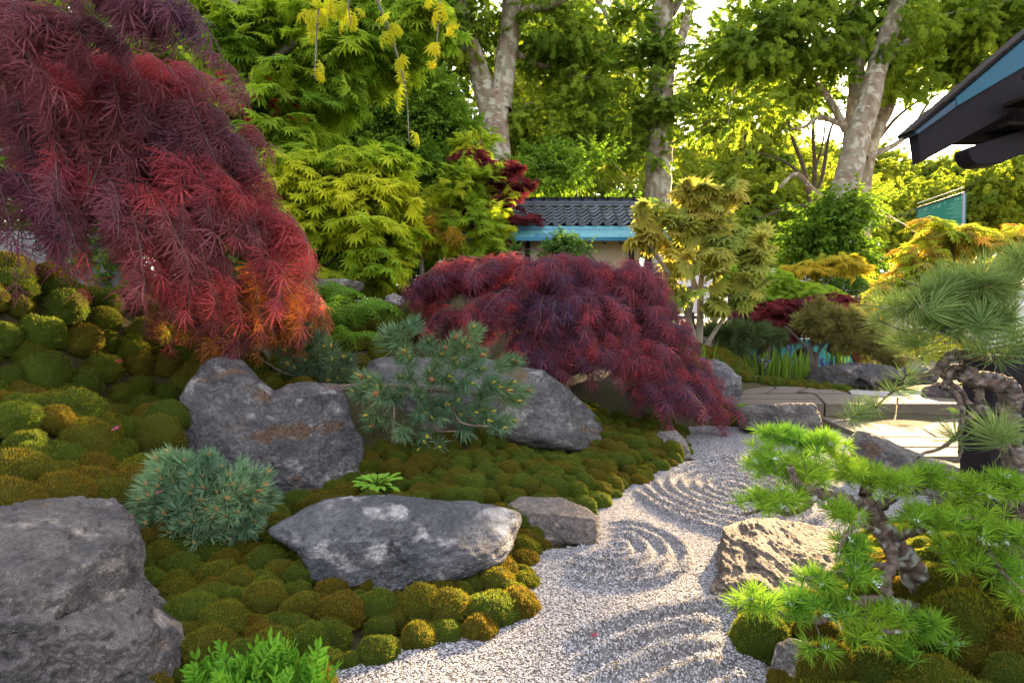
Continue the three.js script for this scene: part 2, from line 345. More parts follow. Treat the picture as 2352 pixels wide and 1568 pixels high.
rock({ seed: 8, label: 'tall grey rock with two peaks between the moss bank and the blue green pine', c: [625, 1060, 5.35], thick: 0.5, lean: 0.15, n: 3.2, detail: 60, rough: 0.06, facets: 14, soft: 0,
  outline: [[420, 905], [450, 850], [482, 818], [525, 812], [562, 830], [598, 876], [630, 900], [660, 884], [705, 880], [775, 884], [792, 922], [808, 970], [828, 1010], [838, 1090], [800, 1140], [720, 1152], [640, 1165], [560, 1180], [450, 1170], [405, 1080], [405, 990]],
  look: { base: [0.145, 0.14, 0.142], pale: [0.34, 0.33, 0.32], dark: [0.062, 0.06, 0.066], stain: [0.13, 0.08, 0.05], paleAt: 0.15, stainAt: 0.2, f: 4 } });
rock({ seed: 21, label: 'long slanting grey rock with white patches overhanging the front moss', c: [900, 1245, 3.62], thick: 0.36, lean: 0.75, n: 3, detail: 60, rough: 0.07, facets: 8, soft: 2, strata: [-0.25, 1, 0.3],
  outline: [[605, 1222], [690, 1170], [740, 1142], [790, 1134], [900, 1136], [950, 1140], [1080, 1150], [1150, 1162], [1192, 1172], [1196, 1190], [1178, 1225], [1165, 1262], [1140, 1290], [1070, 1322], [960, 1345], [840, 1357], [760, 1352], [722, 1322], [690, 1270]],
  look: { base: [0.13, 0.134, 0.148], pale: [0.44, 0.43, 0.43], dark: [0.058, 0.062, 0.074], stain: [0.26, 0.22, 0.18], paleAt: 0.09, stainAt: 0.3, f: 3.4 } });
rock({ seed: 5, label: 'box shaped flat topped brownish stone at the gravel edge', name: 'stone', category: 'stone', c: [1270, 1198, 4.35], thick: 0.34, lean: 0.35, n: 4.5, detail: 40, rough: 0.035, facets: 3, soft: 2,
  outline: [[1162, 1162], [1200, 1140], [1290, 1144], [1345, 1165], [1372, 1188], [1375, 1225], [1366, 1250], [1300, 1254], [1230, 1252], [1190, 1230]], cuts: [[0.05, 0.85, 0.6, 0.72], [-0.05, -0.1, 1, 0.8]],
  look: { base: [0.20, 0.17, 0.15], pale: [0.33, 0.28, 0.24], dark: [0.12, 0.105, 0.10], stain: [0.17, 0.12, 0.09], f: 4 } });
rock({ seed: 14, label: 'broad layered grey rock behind the spreading dark pine', c: [1110, 945, 6.7], thick: 0.62, lean: 0.5, n: 2.5, detail: 56, rough: 0.06, facets: 12, soft: 1,
  outline: [[790, 860], [830, 820], [900, 812], [1000, 815], [1080, 812], [1190, 838], [1250, 850], [1300, 885], [1345, 922], [1392, 962], [1388, 1005], [1370, 1036], [1280, 1030], [1150, 1022], [1000, 1025], [850, 1010], [790, 950]],
  look: { base: [0.15, 0.15, 0.15], pale: [0.31, 0.305, 0.29], dark: [0.08, 0.08, 0.082], stain: [0.14, 0.10, 0.055], paleAt: 0.15, f: 2.8 } });
rock({ seed: 31, label: 'small pale wedge stone where the red maple meets the gravel', name: 'stone', category: 'stone', c: [1548, 1028, 6.75], thick: 0.18, lean: 0.3, detail: 28, rough: 0.06, facets: 8,
  outline: [[1500, 1005], [1515, 992], [1550, 988], [1575, 1010], [1590, 1048], [1585, 1064], [1550, 1062], [1520, 1040]], look: { base: [0.27, 0.25, 0.23], pale: [0.40, 0.37, 0.33], dark: [0.18, 0.165, 0.155], f: 6 } });
rock({ seed: 34, label: 'blue grey upright rock beside the drooping tip of the red maple', c: [1650, 888, 9.1], thick: 0.4, lean: 0.2, detail: 36, rough: 0.06, facets: 10,
  outline: [[1600, 870], [1612, 830], [1640, 824], [1672, 838], [1690, 858], [1702, 865], [1702, 912], [1690, 935], [1640, 950], [1600, 930]], look: { base: [0.17, 0.175, 0.19], pale: [0.3, 0.3, 0.31], dark: [0.10, 0.10, 0.115], f: 3 } });
rock({ seed: 36, label: 'low grey brown rock with a ragged face in front of the paving step', c: [1790, 968, 7.9], thick: 0.3, lean: 0.35, n: 3.4, detail: 44, rough: 0.085, facets: 6, soft: 1,
  outline: [[1688, 945], [1705, 932], [1760, 930], [1830, 926], [1870, 926], [1884, 950], [1890, 985], [1880, 1005], [1820, 1002], [1740, 1000], [1705, 985]], look: { base: [0.19, 0.18, 0.17], pale: [0.34, 0.31, 0.28], dark: [0.08, 0.075, 0.072], stain: [0.17, 0.13, 0.09], f: 4 } });
rock({ seed: 39, label: 'long low dark rock behind the paving beside the irises', c: [1975, 868, 11.4], thick: 0.55, lean: 0.3, n: 2.8, detail: 44, rough: 0.075, facets: 9,
  outline: [[1848, 868], [1880, 845], [1910, 838], [2000, 834], [2050, 842], [2085, 868], [2078, 893], [2000, 900], [1900, 892], [1855, 884]], look: { base: [0.125, 0.12, 0.12], pale: [0.28, 0.25, 0.22], dark: [0.055, 0.053, 0.055], stain: [0.12, 0.09, 0.06], f: 2.5 } });
rock({ seed: 41, label: 'grey rock sloping down to the right below the paving step', c: [2100, 1062, 5.5], thick: 0.34, lean: 0.6, n: 2.6, detail: 44, rough: 0.06, facets: 8,
  outline: [[1950, 1010], [1965, 986], [2000, 990], [2060, 1020], [2120, 1050], [2180, 1060], [2235, 1085], [2240, 1110], [2180, 1160], [2050, 1150], [1960, 1080]], look: { base: [0.165, 0.155, 0.15], pale: [0.3, 0.27, 0.24], dark: [0.09, 0.085, 0.083], f: 3.4 } });
rock({ seed: 44, label: 'sunlit tan boulder with furrows under the larch branches', name: 'boulder', category: 'boulder', c: [1790, 1310, 3.62], thick: 0.6, lean: 1.15, n: 2.8, detail: 60, rough: 0.075, facets: 8, soft: 1, strata: [0.5, 0.9, 0.3], strataF: 3,
  outline: [[1636, 1352], [1660, 1310], [1652, 1290], [1662, 1215], [1700, 1190], [1770, 1186], [1840, 1192], [1920, 1215], [1965, 1260], [1970, 1330], [1930, 1410], [1860, 1450], [1760, 1470], [1700, 1440], [1672, 1400]],
  look: { base: [0.21, 0.165, 0.125], pale: [0.29, 0.235, 0.18], dark: [0.14, 0.11, 0.085], stain: [0.24, 0.18, 0.12], f: 4 } });
rock({ seed: 47, label: 'rounded grey stone at the bottom edge under the larch tips', name: 'stone', category: 'stone', c: [1895, 1540, 2.5], thick: 0.18, lean: 0.5, n: 3, detail: 48, rough: 0.055, facets: 8,
  outline: [[1775, 1530], [1785, 1480], [1815, 1466], [1860, 1475], [1930, 1482], [1985, 1510], [2018, 1545], [1990, 1575], [1960, 1620], [1800, 1640], [1776, 1590]], look: { base: [0.20, 0.19, 0.185], pale: [0.42, 0.38, 0.33], dark: [0.12, 0.115, 0.115], paleAt: 0.12, f: 7 } });
rock({ seed: 50, label: 'slim upright grey stone standing behind the moss hummock', name: 'stone', category: 'stone', c: [1637, 798, 12.2], thick: 0.16, detail: 22, rough: 0.05, facets: 6,
  outline: [[1619, 815], [1622, 795], [1632, 778], [1640, 780], [1652, 800], [1656, 820], [1640, 828], [1622, 826]], look: { base: [0.24, 0.24, 0.23], f: 3 } });
// the pile of boulders of the dry waterfall
[[[865, 740, 8.8], [[832, 770], [835, 730], [850, 705], [880, 698], [912, 715], [918, 750], [905, 778], [870, 788]], 'large brown grey boulder at the foot of the dry waterfall'],
 [[905, 690, 9.3], [[882, 700], [886, 680], [905, 674], [925, 682], [932, 705], [915, 716]], 'pale squarish stone on top of the waterfall pile'],
 [[925, 735, 9.1], [[908, 720], [930, 712], [944, 738], [940, 775], [925, 790], [912, 760]], 'narrow standing stone at the right of the waterfall pile'],
 [[868, 695, 9.6], [[835, 702], [850, 686], [875, 686], [888, 700], [870, 712], [845, 712]], 'small white stone in the waterfall pile'],
 [[835, 715, 9.4], [[805, 725], [815, 690], [835, 688], [848, 712], [840, 735]], 'reddish small stone left in the waterfall pile'],
 [[950, 722, 9.4], [[935, 725], [945, 708], [965, 718], [962, 745], [945, 748]], 'low broken stone beside the purple maple branches'],
 [[870, 800, 8.2], [[830, 800], [850, 778], [900, 780], [925, 800], [910, 830], [850, 830]], 'dark mossy stone below the waterfall pile'],
].forEach(([c, outline, label], i) => rock({ seed: 60 + i, name: 'waterfall_stone', category: 'stone', group: 'stones of the dry waterfall', label, c, outline, thick: 0.22, detail: 26, rough: 0.08, facets: 10, lean: 0.2, look: i === 6 ? { base: [0.10, 0.09, 0.05] } : i === 0 ? { base: [0.22, 0.20, 0.19], f: 4 } : { base: [0.32, 0.30, 0.27], pale: [0.48, 0.46, 0.42], dark: [0.2, 0.18, 0.16], f: 5 } }));
rock({ seed: 71, name: 'stone_slab', category: 'stone', label: 'bark like grey slab lying under the lime green maple', c: [765, 654, 9.6], thick: 0.25, detail: 26, rough: 0.06, facets: 5, n: 4, outline: [[700, 652], [720, 642], [790, 640], [835, 648], [836, 668], [800, 672], [740, 664]], look: { base: [0.30, 0.27, 0.23], f: 5 } });
rock({ seed: 72, name: 'stone', category: 'stone', label: 'flat pale stone ledge under the middle of the red maple', c: [1240, 852, 8.6], thick: 0.3, detail: 26, rough: 0.06, facets: 5, n: 4, outline: [[1180, 842], [1240, 832], [1330, 838], [1350, 850], [1300, 868], [1190, 868]], look: { base: [0.19, 0.18, 0.165], f: 5 } });
[[1700, 868, 'first'], [1716, 870, 'second'], [1738, 872, 'third'], [1752, 875, 'fourth']].forEach(([x, y, nth], i) => rock({ seed: 80 + i, name: 'edge_stone', category: 'stone', group: 'small stones edging the paving', label: `${nth} small grey edging stone from the left in front of the irises`, c: [x, y, 12.2], thick: 0.1, detail: 14, rough: 0.06, facets: 6, outline: [[x - 12, y + 4], [x - 8, y - 7], [x + 6, y - 8], [x + 12, y], [x + 9, y + 7], [x - 6, y + 8]], look: { base: [0.28, 0.27, 0.25] } }));
[[1760, 812, 14.5, 26, 20, 'dark pond edge stone behind the irises under a moss cap'], [1700, 822, 14.2, 40, 16, 'low flat dark stone at the pond edge beside the iris clump'], [1850, 815, 14.8, 30, 18, 'grey stone at the foot of the bare stemmed small maple'], [1990, 812, 13, 22, 22, 'grey block stone beside the leaning red pine trunk'], [1930, 790, 14.5, 30, 25, 'brown boulder behind the leaning red pine trunk'], [2170, 905, 9.6, 60, 30, 'reddish low stone at the right of the upper paving'], [2105, 860, 11, 55, 22, 'flat sunlit stone behind the reddish low stone'], [2190, 838, 11.5, 40, 32, 'upright grey stone seen between the old pine limbs'], [610, 890, 6.6, 28, 17, 'small mauve stone on the soil under the left rear pine'], [1615, 790, 11.6, 22, 18, 'brown stone at the foot of the yellow green maple'], [1580, 830, 11, 45, 25, 'rounded grey stone on the hummock below the yellow green maple']]
  .forEach(([x, y, z, w, h, label], i) => rock({ seed: 90 + i, name: 'stone', category: 'stone', label, c: [x, y, z], thick: w / F * z * 0.8, detail: 22, rough: 0.08, facets: 9, outline: [[x - w, y + h * 0.6], [x - w * 0.8, y - h * 0.5], [x - w * 0.2, y - h], [x + w * 0.5, y - h * 0.8], [x + w, y], [x + w * 0.8, y + h], [x - w * 0.5, y + h * 1.1]], look: { base: i === 4 || i === 5 || i === 8 ? [0.20, 0.15, 0.14] : [0.19, 0.185, 0.18], f: 4 } }));

// ---------- moss ----------
const mossBody0 = [[0.062, 0.078, 0.008], [0.074, 0.066, 0.008], [0.050, 0.076, 0.010], [0.066, 0.074, 0.009], [0.056, 0.086, 0.010]];
const mossBody = mossBody0.map((c) => new THREE.MeshPhysicalMaterial({ color: new THREE.Color().setRGB(...c), roughness: 1, specularIntensity: 0.08, bumpMap: rep(grainTex, 3), bumpScale: 0.012 }));
const mossFuzz = [[0.19, 0.22, 0.014], [0.21, 0.18, 0.016], [0.15, 0.21, 0.018], [0.20, 0.205, 0.016], [0.17, 0.24, 0.02]].map((c) => leafMat(c, 0.6, { vertexColors: true }));
function cushion(k, blades, detail) {
  seed(300 + k);
  let g = new THREE.IcosahedronGeometry(1, detail); g.deleteAttribute('normal'); g.deleteAttribute('uv'); g = mergeVertices(g, 1e-5);
  const p = g.attributes.position, d = V(), sx = rr(0.9, 1.15), sz = rr(0.9, 1.1);
  const shape = (d) => { const r = 1 + 0.26 * fbm(d.x * 1.2 + k * 5, d.y * 1.2, d.z * 1.2, 3) + 0.10 * fbm(d.x * 4 + k, d.y * 4, d.z * 4 + 7, 2); return V(d.x * r * sx, d.y * r * (d.y < 0 ? 0.5 : 0.92), d.z * r * sz); };
  for (let i = 0; i < p.count; i++) { d.fromBufferAttribute(p, i).normalize(); const q = shape(d); p.setXYZ(i, q.x, q.y, q.z); }
  g.computeVertexNormals();
  const uv = new Float32Array(p.count * 2); for (let i = 0; i < p.count; i++) { uv[i * 2] = p.getX(i) * 0.3 + p.getY(i) * 0.17; uv[i * 2 + 1] = p.getZ(i) * 0.3 + p.getY(i) * 0.21; }
  g.setAttribute('uv', new THREE.BufferAttribute(uv, 2));
  const T = new Tris();
  for (let i = 0; i < blades; i++) {
    const y = rr(-0.05, 1), a = rnd() * 6.2832, s = Math.sqrt(1 - y * y); d.set(Math.cos(a) * s, y, Math.sin(a) * s);
    const q = shape(d), n = V(d.x / sx, d.y / 0.8, d.z / sz).normalize(), t = V(gauss(), gauss(), gauss()).projectOnPlane(n).normalize(), L = rr(0.04, 0.11), w = rr(0.011, 0.02);
    const tip = q.clone().addScaledVector(n, L).addScaledVector(V(gauss(), gauss(), gauss()), 0.028), v = rr(0.6, 1.25), pt = fbm(d.x * 2.5 + k * 3, d.y * 2.5, d.z * 2.5, 3), c = mixc([v, v, v], [v * 1.2, v * 0.85, v * 0.9], clamp(0.5 + pt * 2, 0, 1));
    q.addScaledVector(n, -0.012);
    T.tri(q.clone().addScaledVector(t, w), q.clone().addScaledVector(t, -w), tip, c);
  }
  const f = T.geo(), body = g.toNonIndexed(), bc = new Float32Array(body.attributes.position.count * 3).fill(1);
  body.setAttribute('color', new THREE.BufferAttribute(bc, 3)); f.setAttribute('uv', new THREE.BufferAttribute(new Float32Array(f.attributes.position.count * 2), 2));
  return mergeGeometries([body, f], true);
}
const cushNear = [0, 1, 2, 3, 4, 5].map((k) => cushion(k, 3000, 8)), cushFar = [6, 7, 8, 9, 10].map((k) => cushion(k, 1100, 5));
function mossBed(name, label, poly, step, o = {}) {
  seed(o.seed ?? 11);
  const root = thing(name, label, 'moss'), xs = poly.map((q) => q[2].x), zs = poly.map((q) => q[2].z), items = [];
  const cand = [];
  for (let z = Math.min(...zs) - 0.4; z < Math.max(...zs) + 0.4; z += step * 0.4) for (let x = Math.min(...xs) - 0.4; x < Math.max(...xs) + 0.4; x += step * 0.4) cand.push([rnd(), x + gauss() * step * 0.2, z + gauss() * step * 0.2]);
  cand.sort((p, q) => p[0] - q[0]);
  for (const [, X, Z] of cand) {
    if (Z > -1.7) continue;
    const Y = ground(X, Z), [px, py] = proj(V(X, Y + step * 0.2, Z));
    if (!inPoly(poly, px, py)) continue;
    if (!o.free && sdPoly(gravelPoly, X, Z) < step * 0.12) continue;
    const own = step * rr(0.62, 1.12);
    if (items.some((q) => (q[0] - X) ** 2 + (q[1] - Y) ** 2 + (q[2] - Z) ** 2 < (own * 0.41 + q[8] * 0.41) ** 2)) continue;
    const near = Z > -(o.near ?? 3.9), r = own * rr(0.58, 0.68) * (o.k ?? 1), e = 0.1, n = V(-(ground(X + e, Z) - ground(X - e, Z)) / (2 * e), 1, -(ground(X, Z + e) - ground(X, Z - e)) / (2 * e)).normalize();
    n.lerp(V(0, 1, 0), 0.35).normalize();
    const a = rnd() * 6.28, tint = clamp(Math.floor(2.5 + fbm(X * 0.9, 1, Z * 0.9, 2) * 4 + gauss() * 2), 0, 4);
    items.push([X, Y + r * (o.lift ?? 0.2), Z, r, n, a, near, tint, own]);
  }
  items.sort((a, b) => b[2] - a[2]);
  items.forEach(([x, y, z, r, n, a, near, tint], i) => {
    if (i >= 300) return;
    const set = near ? cushNear : cushFar, m = part('moss_cushion', set[i % set.length], [mossBody[tint], mossFuzz[tint]], root);
    m.position.set(x, y, z); m.quaternion.setFromRotationMatrix(basis(V(Math.cos(a), 0, Math.sin(a)).projectOnPlane(n), n)); m.scale.set(r, r * rr(0.85, 1.1) * (o.tall ?? 1.12), r);
  });
  console.log(name, items.length);
  return root;
}
const pl = (a) => a.map(([x, y, z]) => [x, y, z ? P(x, y, z) : G(x, y)]);
mossBed('moss_bank', 'tall bank of big round moss cushions under the weeping red maple', pl([[-80, 590, 5.6], [100, 608, 5.8], [200, 640, 6.2], [320, 690, 6.4], [440, 775, 6.6], [505, 800, 6.5], [470, 850, 6], [415, 920, 5.2], [420, 1010, 5], [360, 1090, 4.4], [320, 1200, 3.7], [250, 1180, 3.6], [-80, 1190, 3.1]]), 0.255, { seed: 21, near: 4.6, free: true, k: 1.2, tall: 1.15 });
mossBed('moss_bed', 'bed of plump moss cushions in front of the slanting white patched rock', pl([[310, 1180, 3.8], [420, 1200, 3.9], [620, 1190, 4.2], [1180, 1190, 4.4], [1230, 1200, 4.3], [1260, 1265], [1235, 1290], [1225, 1340], [1240, 1400], [1120, 1465], [1000, 1495], [770, 1545], [700, 1660], [330, 1660], [300, 1300, 3.2]]), 0.165, { seed: 22, near: 4.4, k: 1.12 });
mossBed('moss_bed', 'slope of many small moss cushions between the pine rock and the gravel', pl([[610, 1175, 4.5], [700, 1152, 4.8], [830, 1100, 5.3], [830, 1040, 5.9], [1000, 1000, 6.4], [1250, 960, 7.2], [1290, 890, 8], [1420, 860, 8.6], [1540, 920, 8.4], [1560, 985, 7.9], [1600, 1000], [1560, 1062], [1430, 1140], [1378, 1180], [1290, 1165], [1160, 1160], [800, 1165, 4.5]]), 0.175, { seed: 23, near: 1 , k: 1.08 });
mossBed('moss_bed', 'mound of large moss cushions at the lower right beneath the larch', pl([[1660, 1425], [1760, 1460], [1900, 1400, 3.2], [1960, 1300, 3.7], [2060, 1215, 4.1], [2380, 1180, 4.5], [2440, 1300, 3], [2440, 1660, 2], [1850, 1660], [1770, 1560], [1680, 1490]]), 0.195, { seed: 24, near: 4.2, k: 1.15 });
mossBed('moss_patch', 'small patch of moss cushions between the red maple tip and the low rock', pl([[1635, 935, 8.8], [1690, 930, 8.6], [1720, 985], [1640, 985], [1600, 960, 8.6]]), 0.17, { seed: 25, near: 1 });
mossBed('moss_hummock', 'hummock of moss cushions below the yellow green maple', pl([[1560, 800, 12], [1620, 796, 12.4], [1690, 820, 12.6], [1735, 850, 12.6], [1722, 868, 12.4], [1640, 850, 11.6], [1560, 850, 10.8]]), 0.24, { seed: 26, near: 1, free: true });
mossBed('moss_patch', 'strip of dark moss behind the two peaked rock around the rear pines', pl([[480, 820, 6.6], [640, 830, 7], [800, 760, 8], [880, 790, 8], [860, 850, 7.4], [700, 905, 6.3], [600, 890, 6.2]]), 0.24, { seed: 27, near: 1, free: true });
mossBed('moss_patch', 'dark moss cushions in the hollow of the dry waterfall', pl([[690, 690, 9], [760, 670, 9.5], [900, 690, 9.6], [1000, 700, 9.6], [960, 770, 9], [850, 790, 8.3], [740, 780, 7.8]]), 0.24, { seed: 30, near: 1, free: true });
mossBed('moss_patch', 'line of moss along the back of the upper paving', pl([[1740, 868, 12.2], [1840, 876, 12], [1950, 896, 10.8], [1930, 905, 10.6], [1840, 888, 11.2], [1750, 878, 11.8]]), 0.16, { seed: 28, near: 1, free: true });
mossBed('moss_patch', 'golden moss beside the old pine at the right end of the paving', pl([[2200, 848, 11], [2260, 860, 11], [2260, 930, 9.3], [2240, 930, 9.3], [2190, 885, 10.5]]), 0.16, { seed: 29, near: 1, free: true });
// ---------- paving ----------
const slabMat = vcol(0.85, { bumpMap: rep(grainTex, 2), bumpScale: 0.02 });
function slab(root, poly, Y, th, k = 1) { // poly: sight line places on the level Y
  const q = poly.map(([x, y]) => G(x, y, Y)), s = new THREE.Shape(q.map((p) => new THREE.Vector2(p.x, -p.z)));
  const g = new THREE.ExtrudeGeometry(s, { depth: th - 0.02, bevelThickness: 0.01, bevelSize: 0.008, bevelOffset: -0.014, bevelSegments: 2 }).rotateX(-Math.PI / 2).translate(0, Y - th + 0.01, 0);
  const m = mergeVertices(g.deleteAttribute('normal')).toNonIndexed(); m.computeVertexNormals();
  colored(m, (x, y, z) => { const t = 0.5 + fbm(x * 2.3, y * 6, z * 2.3, 4) * 1.5; const c = mixc([0.15, 0.12, 0.092], [0.20, 0.168, 0.136], clamp(t, 0, 1)); return c.map((v) => v * k); });
  part('paving_slab', m, slabMat, root);
}
const YU = 0.28, YL = 0.08;
{
  const up = thing('stone_paving', 'upper level of worn flagstones with cracks and a rough front edge', 'paving');
  const A = [[1690, 903], [1700, 874], [1756, 877], [1780, 890], [1760, 902]], B = [[1758, 877], [1845, 883], [1852, 890], [1834, 897], [1818, 901], [1764, 902], [1784, 890]], C = [[1848, 883], [1900, 889], [1953, 903], [1874, 903], [1838, 898], [1856, 890]];
  for (const s of [A, B, C]) slab(up, s, YU, 0.12, rr(0.92, 1.08));
  slab(up, [[1680, 904.5], [1870, 904.5], [1885, 916], [1675, 914.5]], YU, 0.12, 0.96); slab(up, [[1675, 916], [1884, 917.5], [1894, 927], [1665, 927]], YU, 0.26, 1.02);
  slab(up, [[1874, 904.5], [1955, 905], [2062, 911], [2060, 927], [1897, 927], [1887, 916]], YU, 0.26, 1.06); slab(up, [[2064, 911], [2300, 910], [2300, 927], [2062, 927]], YU, 0.26, 0.98);
  const lo = thing('stone_paving', 'lower level of sunlit long flagstones leading to the dark post', 'paving');
  slab(lo, [[1870, 950], [2420, 950], [2420, 967], [1900, 966]], YL, 0.2, 0.98); slab(lo, [[1902, 967], [2090, 968], [2150, 1003], [1985, 1001]], YL, 0.2, 1.04); slab(lo, [[2093, 968], [2420, 968], [2420, 1003], [2154, 1003]], YL, 0.2, 1);
  slab(lo, [[1987, 1003], [2420, 1005], [2420, 1025], [2030, 1025]], YL, 0.2, 1.05); slab(lo, [[2032, 1027], [2420, 1027], [2420, 1048], [2070, 1048]], YL, 0.2, 0.97);
}
{ // a bed of white gravel behind the paving
  const q = [[1945, 893], [2020, 898], [2110, 896], [2160, 905], [2150, 912], [2050, 913], [1960, 906]].map(([x, y]) => G(x, y, 0.27)), s = new THREE.Shape(q.map((p) => new THREE.Vector2(p.x, -p.z)));
  solo('gravel_bed', new THREE.ShapeGeometry(s).rotateX(-Math.PI / 2).translate(0, 0.265, 0), std([0.46, 0.46, 0.47], 0.95, { bumpMap: rep(grainTex, 3), bumpScale: 0.02 }), 'small bed of white gravel behind the upper paving', 'gravel', null, 'structure');
}
// ---------- the tea house ----------
const tileMat = vcol(0.6, { bumpMap: rep(grainTex, 3), bumpScale: 0.006 }), copper = vcol(0.6), darkWood = std([0.022, 0.02, 0.024], 0.7, { bumpMap: rep(woodTex, 1, 1), bumpScale: 0.006 }), plaster = std([0.55, 0.50, 0.40], 0.9, { bumpMap: rep(grainTex, 1), bumpScale: 0.004 });
{
  seed(40);
  const o = P(1340, 545, 12.0), H = thing('tea_house', 'low tea house with dark tiled roof and turquoise copper eaves', 'building', V(o.x, 0.9, o.z - 0.9));
  const X0 = P(1060, 545, 12).x - H.position.x, X1 = P(1558, 545, 12).x - H.position.x, Ye = o.y - 0.9, Zf = 0.9, slope = 0.60;
  const at = (d) => [Ye + d * slope, Zf - d]; // a place d metres up the roof from the eave
  const roof = new THREE.Group(); roof.name = 'roof'; H.add(roof);
  const th = Math.atan(slope);
  const deck = part('roof_deck', box(X1 - X0 - 0.05, 0.05, 1.75).rotateX(th).translate((X0 + X1) / 2, Ye + 0.80 * slope - 0.06, Zf - 0.80), darkWood, roof);
  part('roof_deck', box(X1 - X0 - 0.05, 0.05, 1.75).rotateX(-th).translate((X0 + X1) / 2, Ye + 0.80 * slope - 0.06, Zf - 2.36), darkWood, roof);
  // copper shingles in four courses
  for (let k = 0; k < 4; k++) for (let x = X0 - rnd() * 0.5, n; x < X1 - 0.02; x = n) {
    n = Math.min(X1, x + rr(0.75, 1.1)); const a = Math.max(x, X0), w = n - a - 0.006; if (w < 0.05) continue;
    const d = 0.06 + k * 0.11, [y, z] = at(d), u = rnd();
    part('copper_sheet', colored(box(w, 0.03, 0.15).rotateX(th + 0.16).translate(a + w / 2, y + 0.008 + k * 0.001, z), () => [0.025 + 0.05 * u, 0.13 + 0.14 * u, 0.19 + 0.10 * u]), copper, roof);
  }
  part('eave_fascia', colored(box(X1 - X0, 0.075, 0.03, (X0 + X1) / 2, Ye - 0.035, Zf + 0.02), () => [0.006, 0.13, 0.23]), copper, roof);
  for (let k = 0; k < 10; k++) { const d = 0.5 + k * 0.11, [y, z] = at(d); part('copper_sheet', colored(box(0.42, 0.012, 0.15).rotateX(th + 0.07).translate(X1 - 0.21, y + 0.008, z), () => [0.035, 0.19 + 0.07 * rnd(), 0.26]), copper, roof); }
  // pantiles: a wave across, stepped course by course
  const w = 0.278, tile = (() => {
    const T = new Tris(), n = 9, prof = (u) => u < 0.72 ? -0.045 * Math.sin(u / 0.72 * Math.PI) : 0.042 * Math.sin((u - 0.72) / 0.28 * Math.PI);
    for (let i = 0; i < n; i++) {
      const u0 = i / n, u1 = (i + 1) / n, a = (u, z, y) => V(u * w, prof(u) + y, z);
      T.quad(a(u0, 0, 0.03), a(u1, 0, 0.03), a(u1, -0.19, 0), a(u0, -0.19, 0)); T.quad(a(u0, 0, 0.0), a(u1, 0, 0.0), a(u1, 0, 0.03), a(u0, 0, 0.03)); T.quad(a(u0, -0.19, -0.02), a(u1, -0.19, -0.02), a(u1, 0, 0.0), a(u0, 0, 0.0));
    }
    return T.geo();
  })();
  const tiles = [0, 1, 2, 3].map((k) => colored(tile.clone(), (x, y, z) => mixc([0.055, 0.075, 0.095], [0.10, 0.12, 0.13], clamp(0.5 + fbm(x * 9 + k * 5, y * 9, z * 9, 3) * 1.6, 0, 1)).map((v) => v * (0.85 + 0.12 * k))));
  for (let r = 0; r < 6; r++) for (let x = X0, i = 0; x < X1 - 0.5; x += w, i++) { const [y, z] = at(0.46 + r * 0.165), m = part('roof_tile', tiles[Math.floor(rnd() * 4)], tileMat, roof); m.position.set(x, y + 0.07 + rr(0, 0.004), z); m.rotation.set(th - 0.09, 0, rr(-0.012, 0.012)); }
  for (let x = X0, i = 0; x < X1 - 0.5; x += w, i++) { const [y, z] = at(0.45), g = colored(new THREE.CylinderGeometry(0.06, 0.06, 0.05, 12, 1, false, 0, Math.PI).rotateX(Math.PI / 2).rotateZ(Math.PI).scale(2.05, 1.4, 1), () => [0.06, 0.08, 0.10]); const m = part('eave_tile', g, tileMat, roof); m.position.set(x + 0.1, y + 0.10, z + 0.01); }
  // ridge
  const [yr, zr] = at(1.5);
  for (let r = 0; r < 3; r++) for (let x = X0, n; x < X1 - 0.45; x = n) { n = Math.min(X1 - 0.45, x + (r === 2 ? 0.30 : 0.38)); part('ridge_tile', colored(r === 2 ? new THREE.CylinderGeometry(0.085, 0.085, n - x - 0.012, 10, 1, false, 0, Math.PI).rotateZ(Math.PI / 2).rotateX(-Math.PI / 2).translate((x + n) / 2, yr + 0.16, zr - 0.05) : box(n - x - 0.008, 0.05, 0.24 - r * 0.03, (x + n) / 2, yr + 0.05 + r * 0.06, zr - 0.05, 0.006), () => { const k = rr(0.8, 1.2); return [0.07 * k, 0.09 * k, 0.115 * k]; }), tileMat, roof); if (r === 2) part('ridge_band', colored(new THREE.CylinderGeometry(0.1, 0.1, 0.03, 10, 1, false, 0, Math.PI).rotateZ(Math.PI / 2).rotateX(-Math.PI / 2).translate(x, yr + 0.16, zr - 0.05), () => [0.08, 0.10, 0.12]), tileMat, roof); }
  for (let x = X0 + 0.3; x < X1; x += 0.335) part('rafter', box(0.055, 0.07, 0.7).rotateX(th).translate(x, Ye + 0.06, Zf - 0.26), darkWood, roof);
  // walls
  const z0 = 0.18, top = Ye + 0.25, yb = Ye - 0.62, xr = P(1492, 600, 12.6).x - H.position.x;
  part('wall', box(xr - X0 - 0.2, top - yb, 0.1, (X0 + xr) / 2 - 0.1, (top + yb) / 2, z0), plaster, H);
  part('lintel', box(xr - X0 + 0.1, 0.16, 0.14, (X0 + xr) / 2, yb - 0.08, z0 + 0.01), darkWood, H);
  part('back_wall', box(xr - X0, top + 0.9, 0.1, (X0 + xr) / 2, (top - 0.9) / 2, -1.5), std([0.07, 0.06, 0.055], 0.9), H);
  part('side_wall', box(0.1, top + 0.9, 1.6, X0 + 0.05, (top - 0.9) / 2, -0.7), plaster, H);
  part('shutter', box(xr - X0 - 0.9, yb - 0.2, 0.05, (X0 + xr) / 2 - 0.5, (yb - 0.2) / 2 - 0.1, z0 - 0.35), std([0.03, 0.026, 0.025], 0.8), H);
  const win = part('window_lattice', box(0.7, 0.05, 0.05, xr - 0.85, yb - 0.2, z0), darkWood, H);
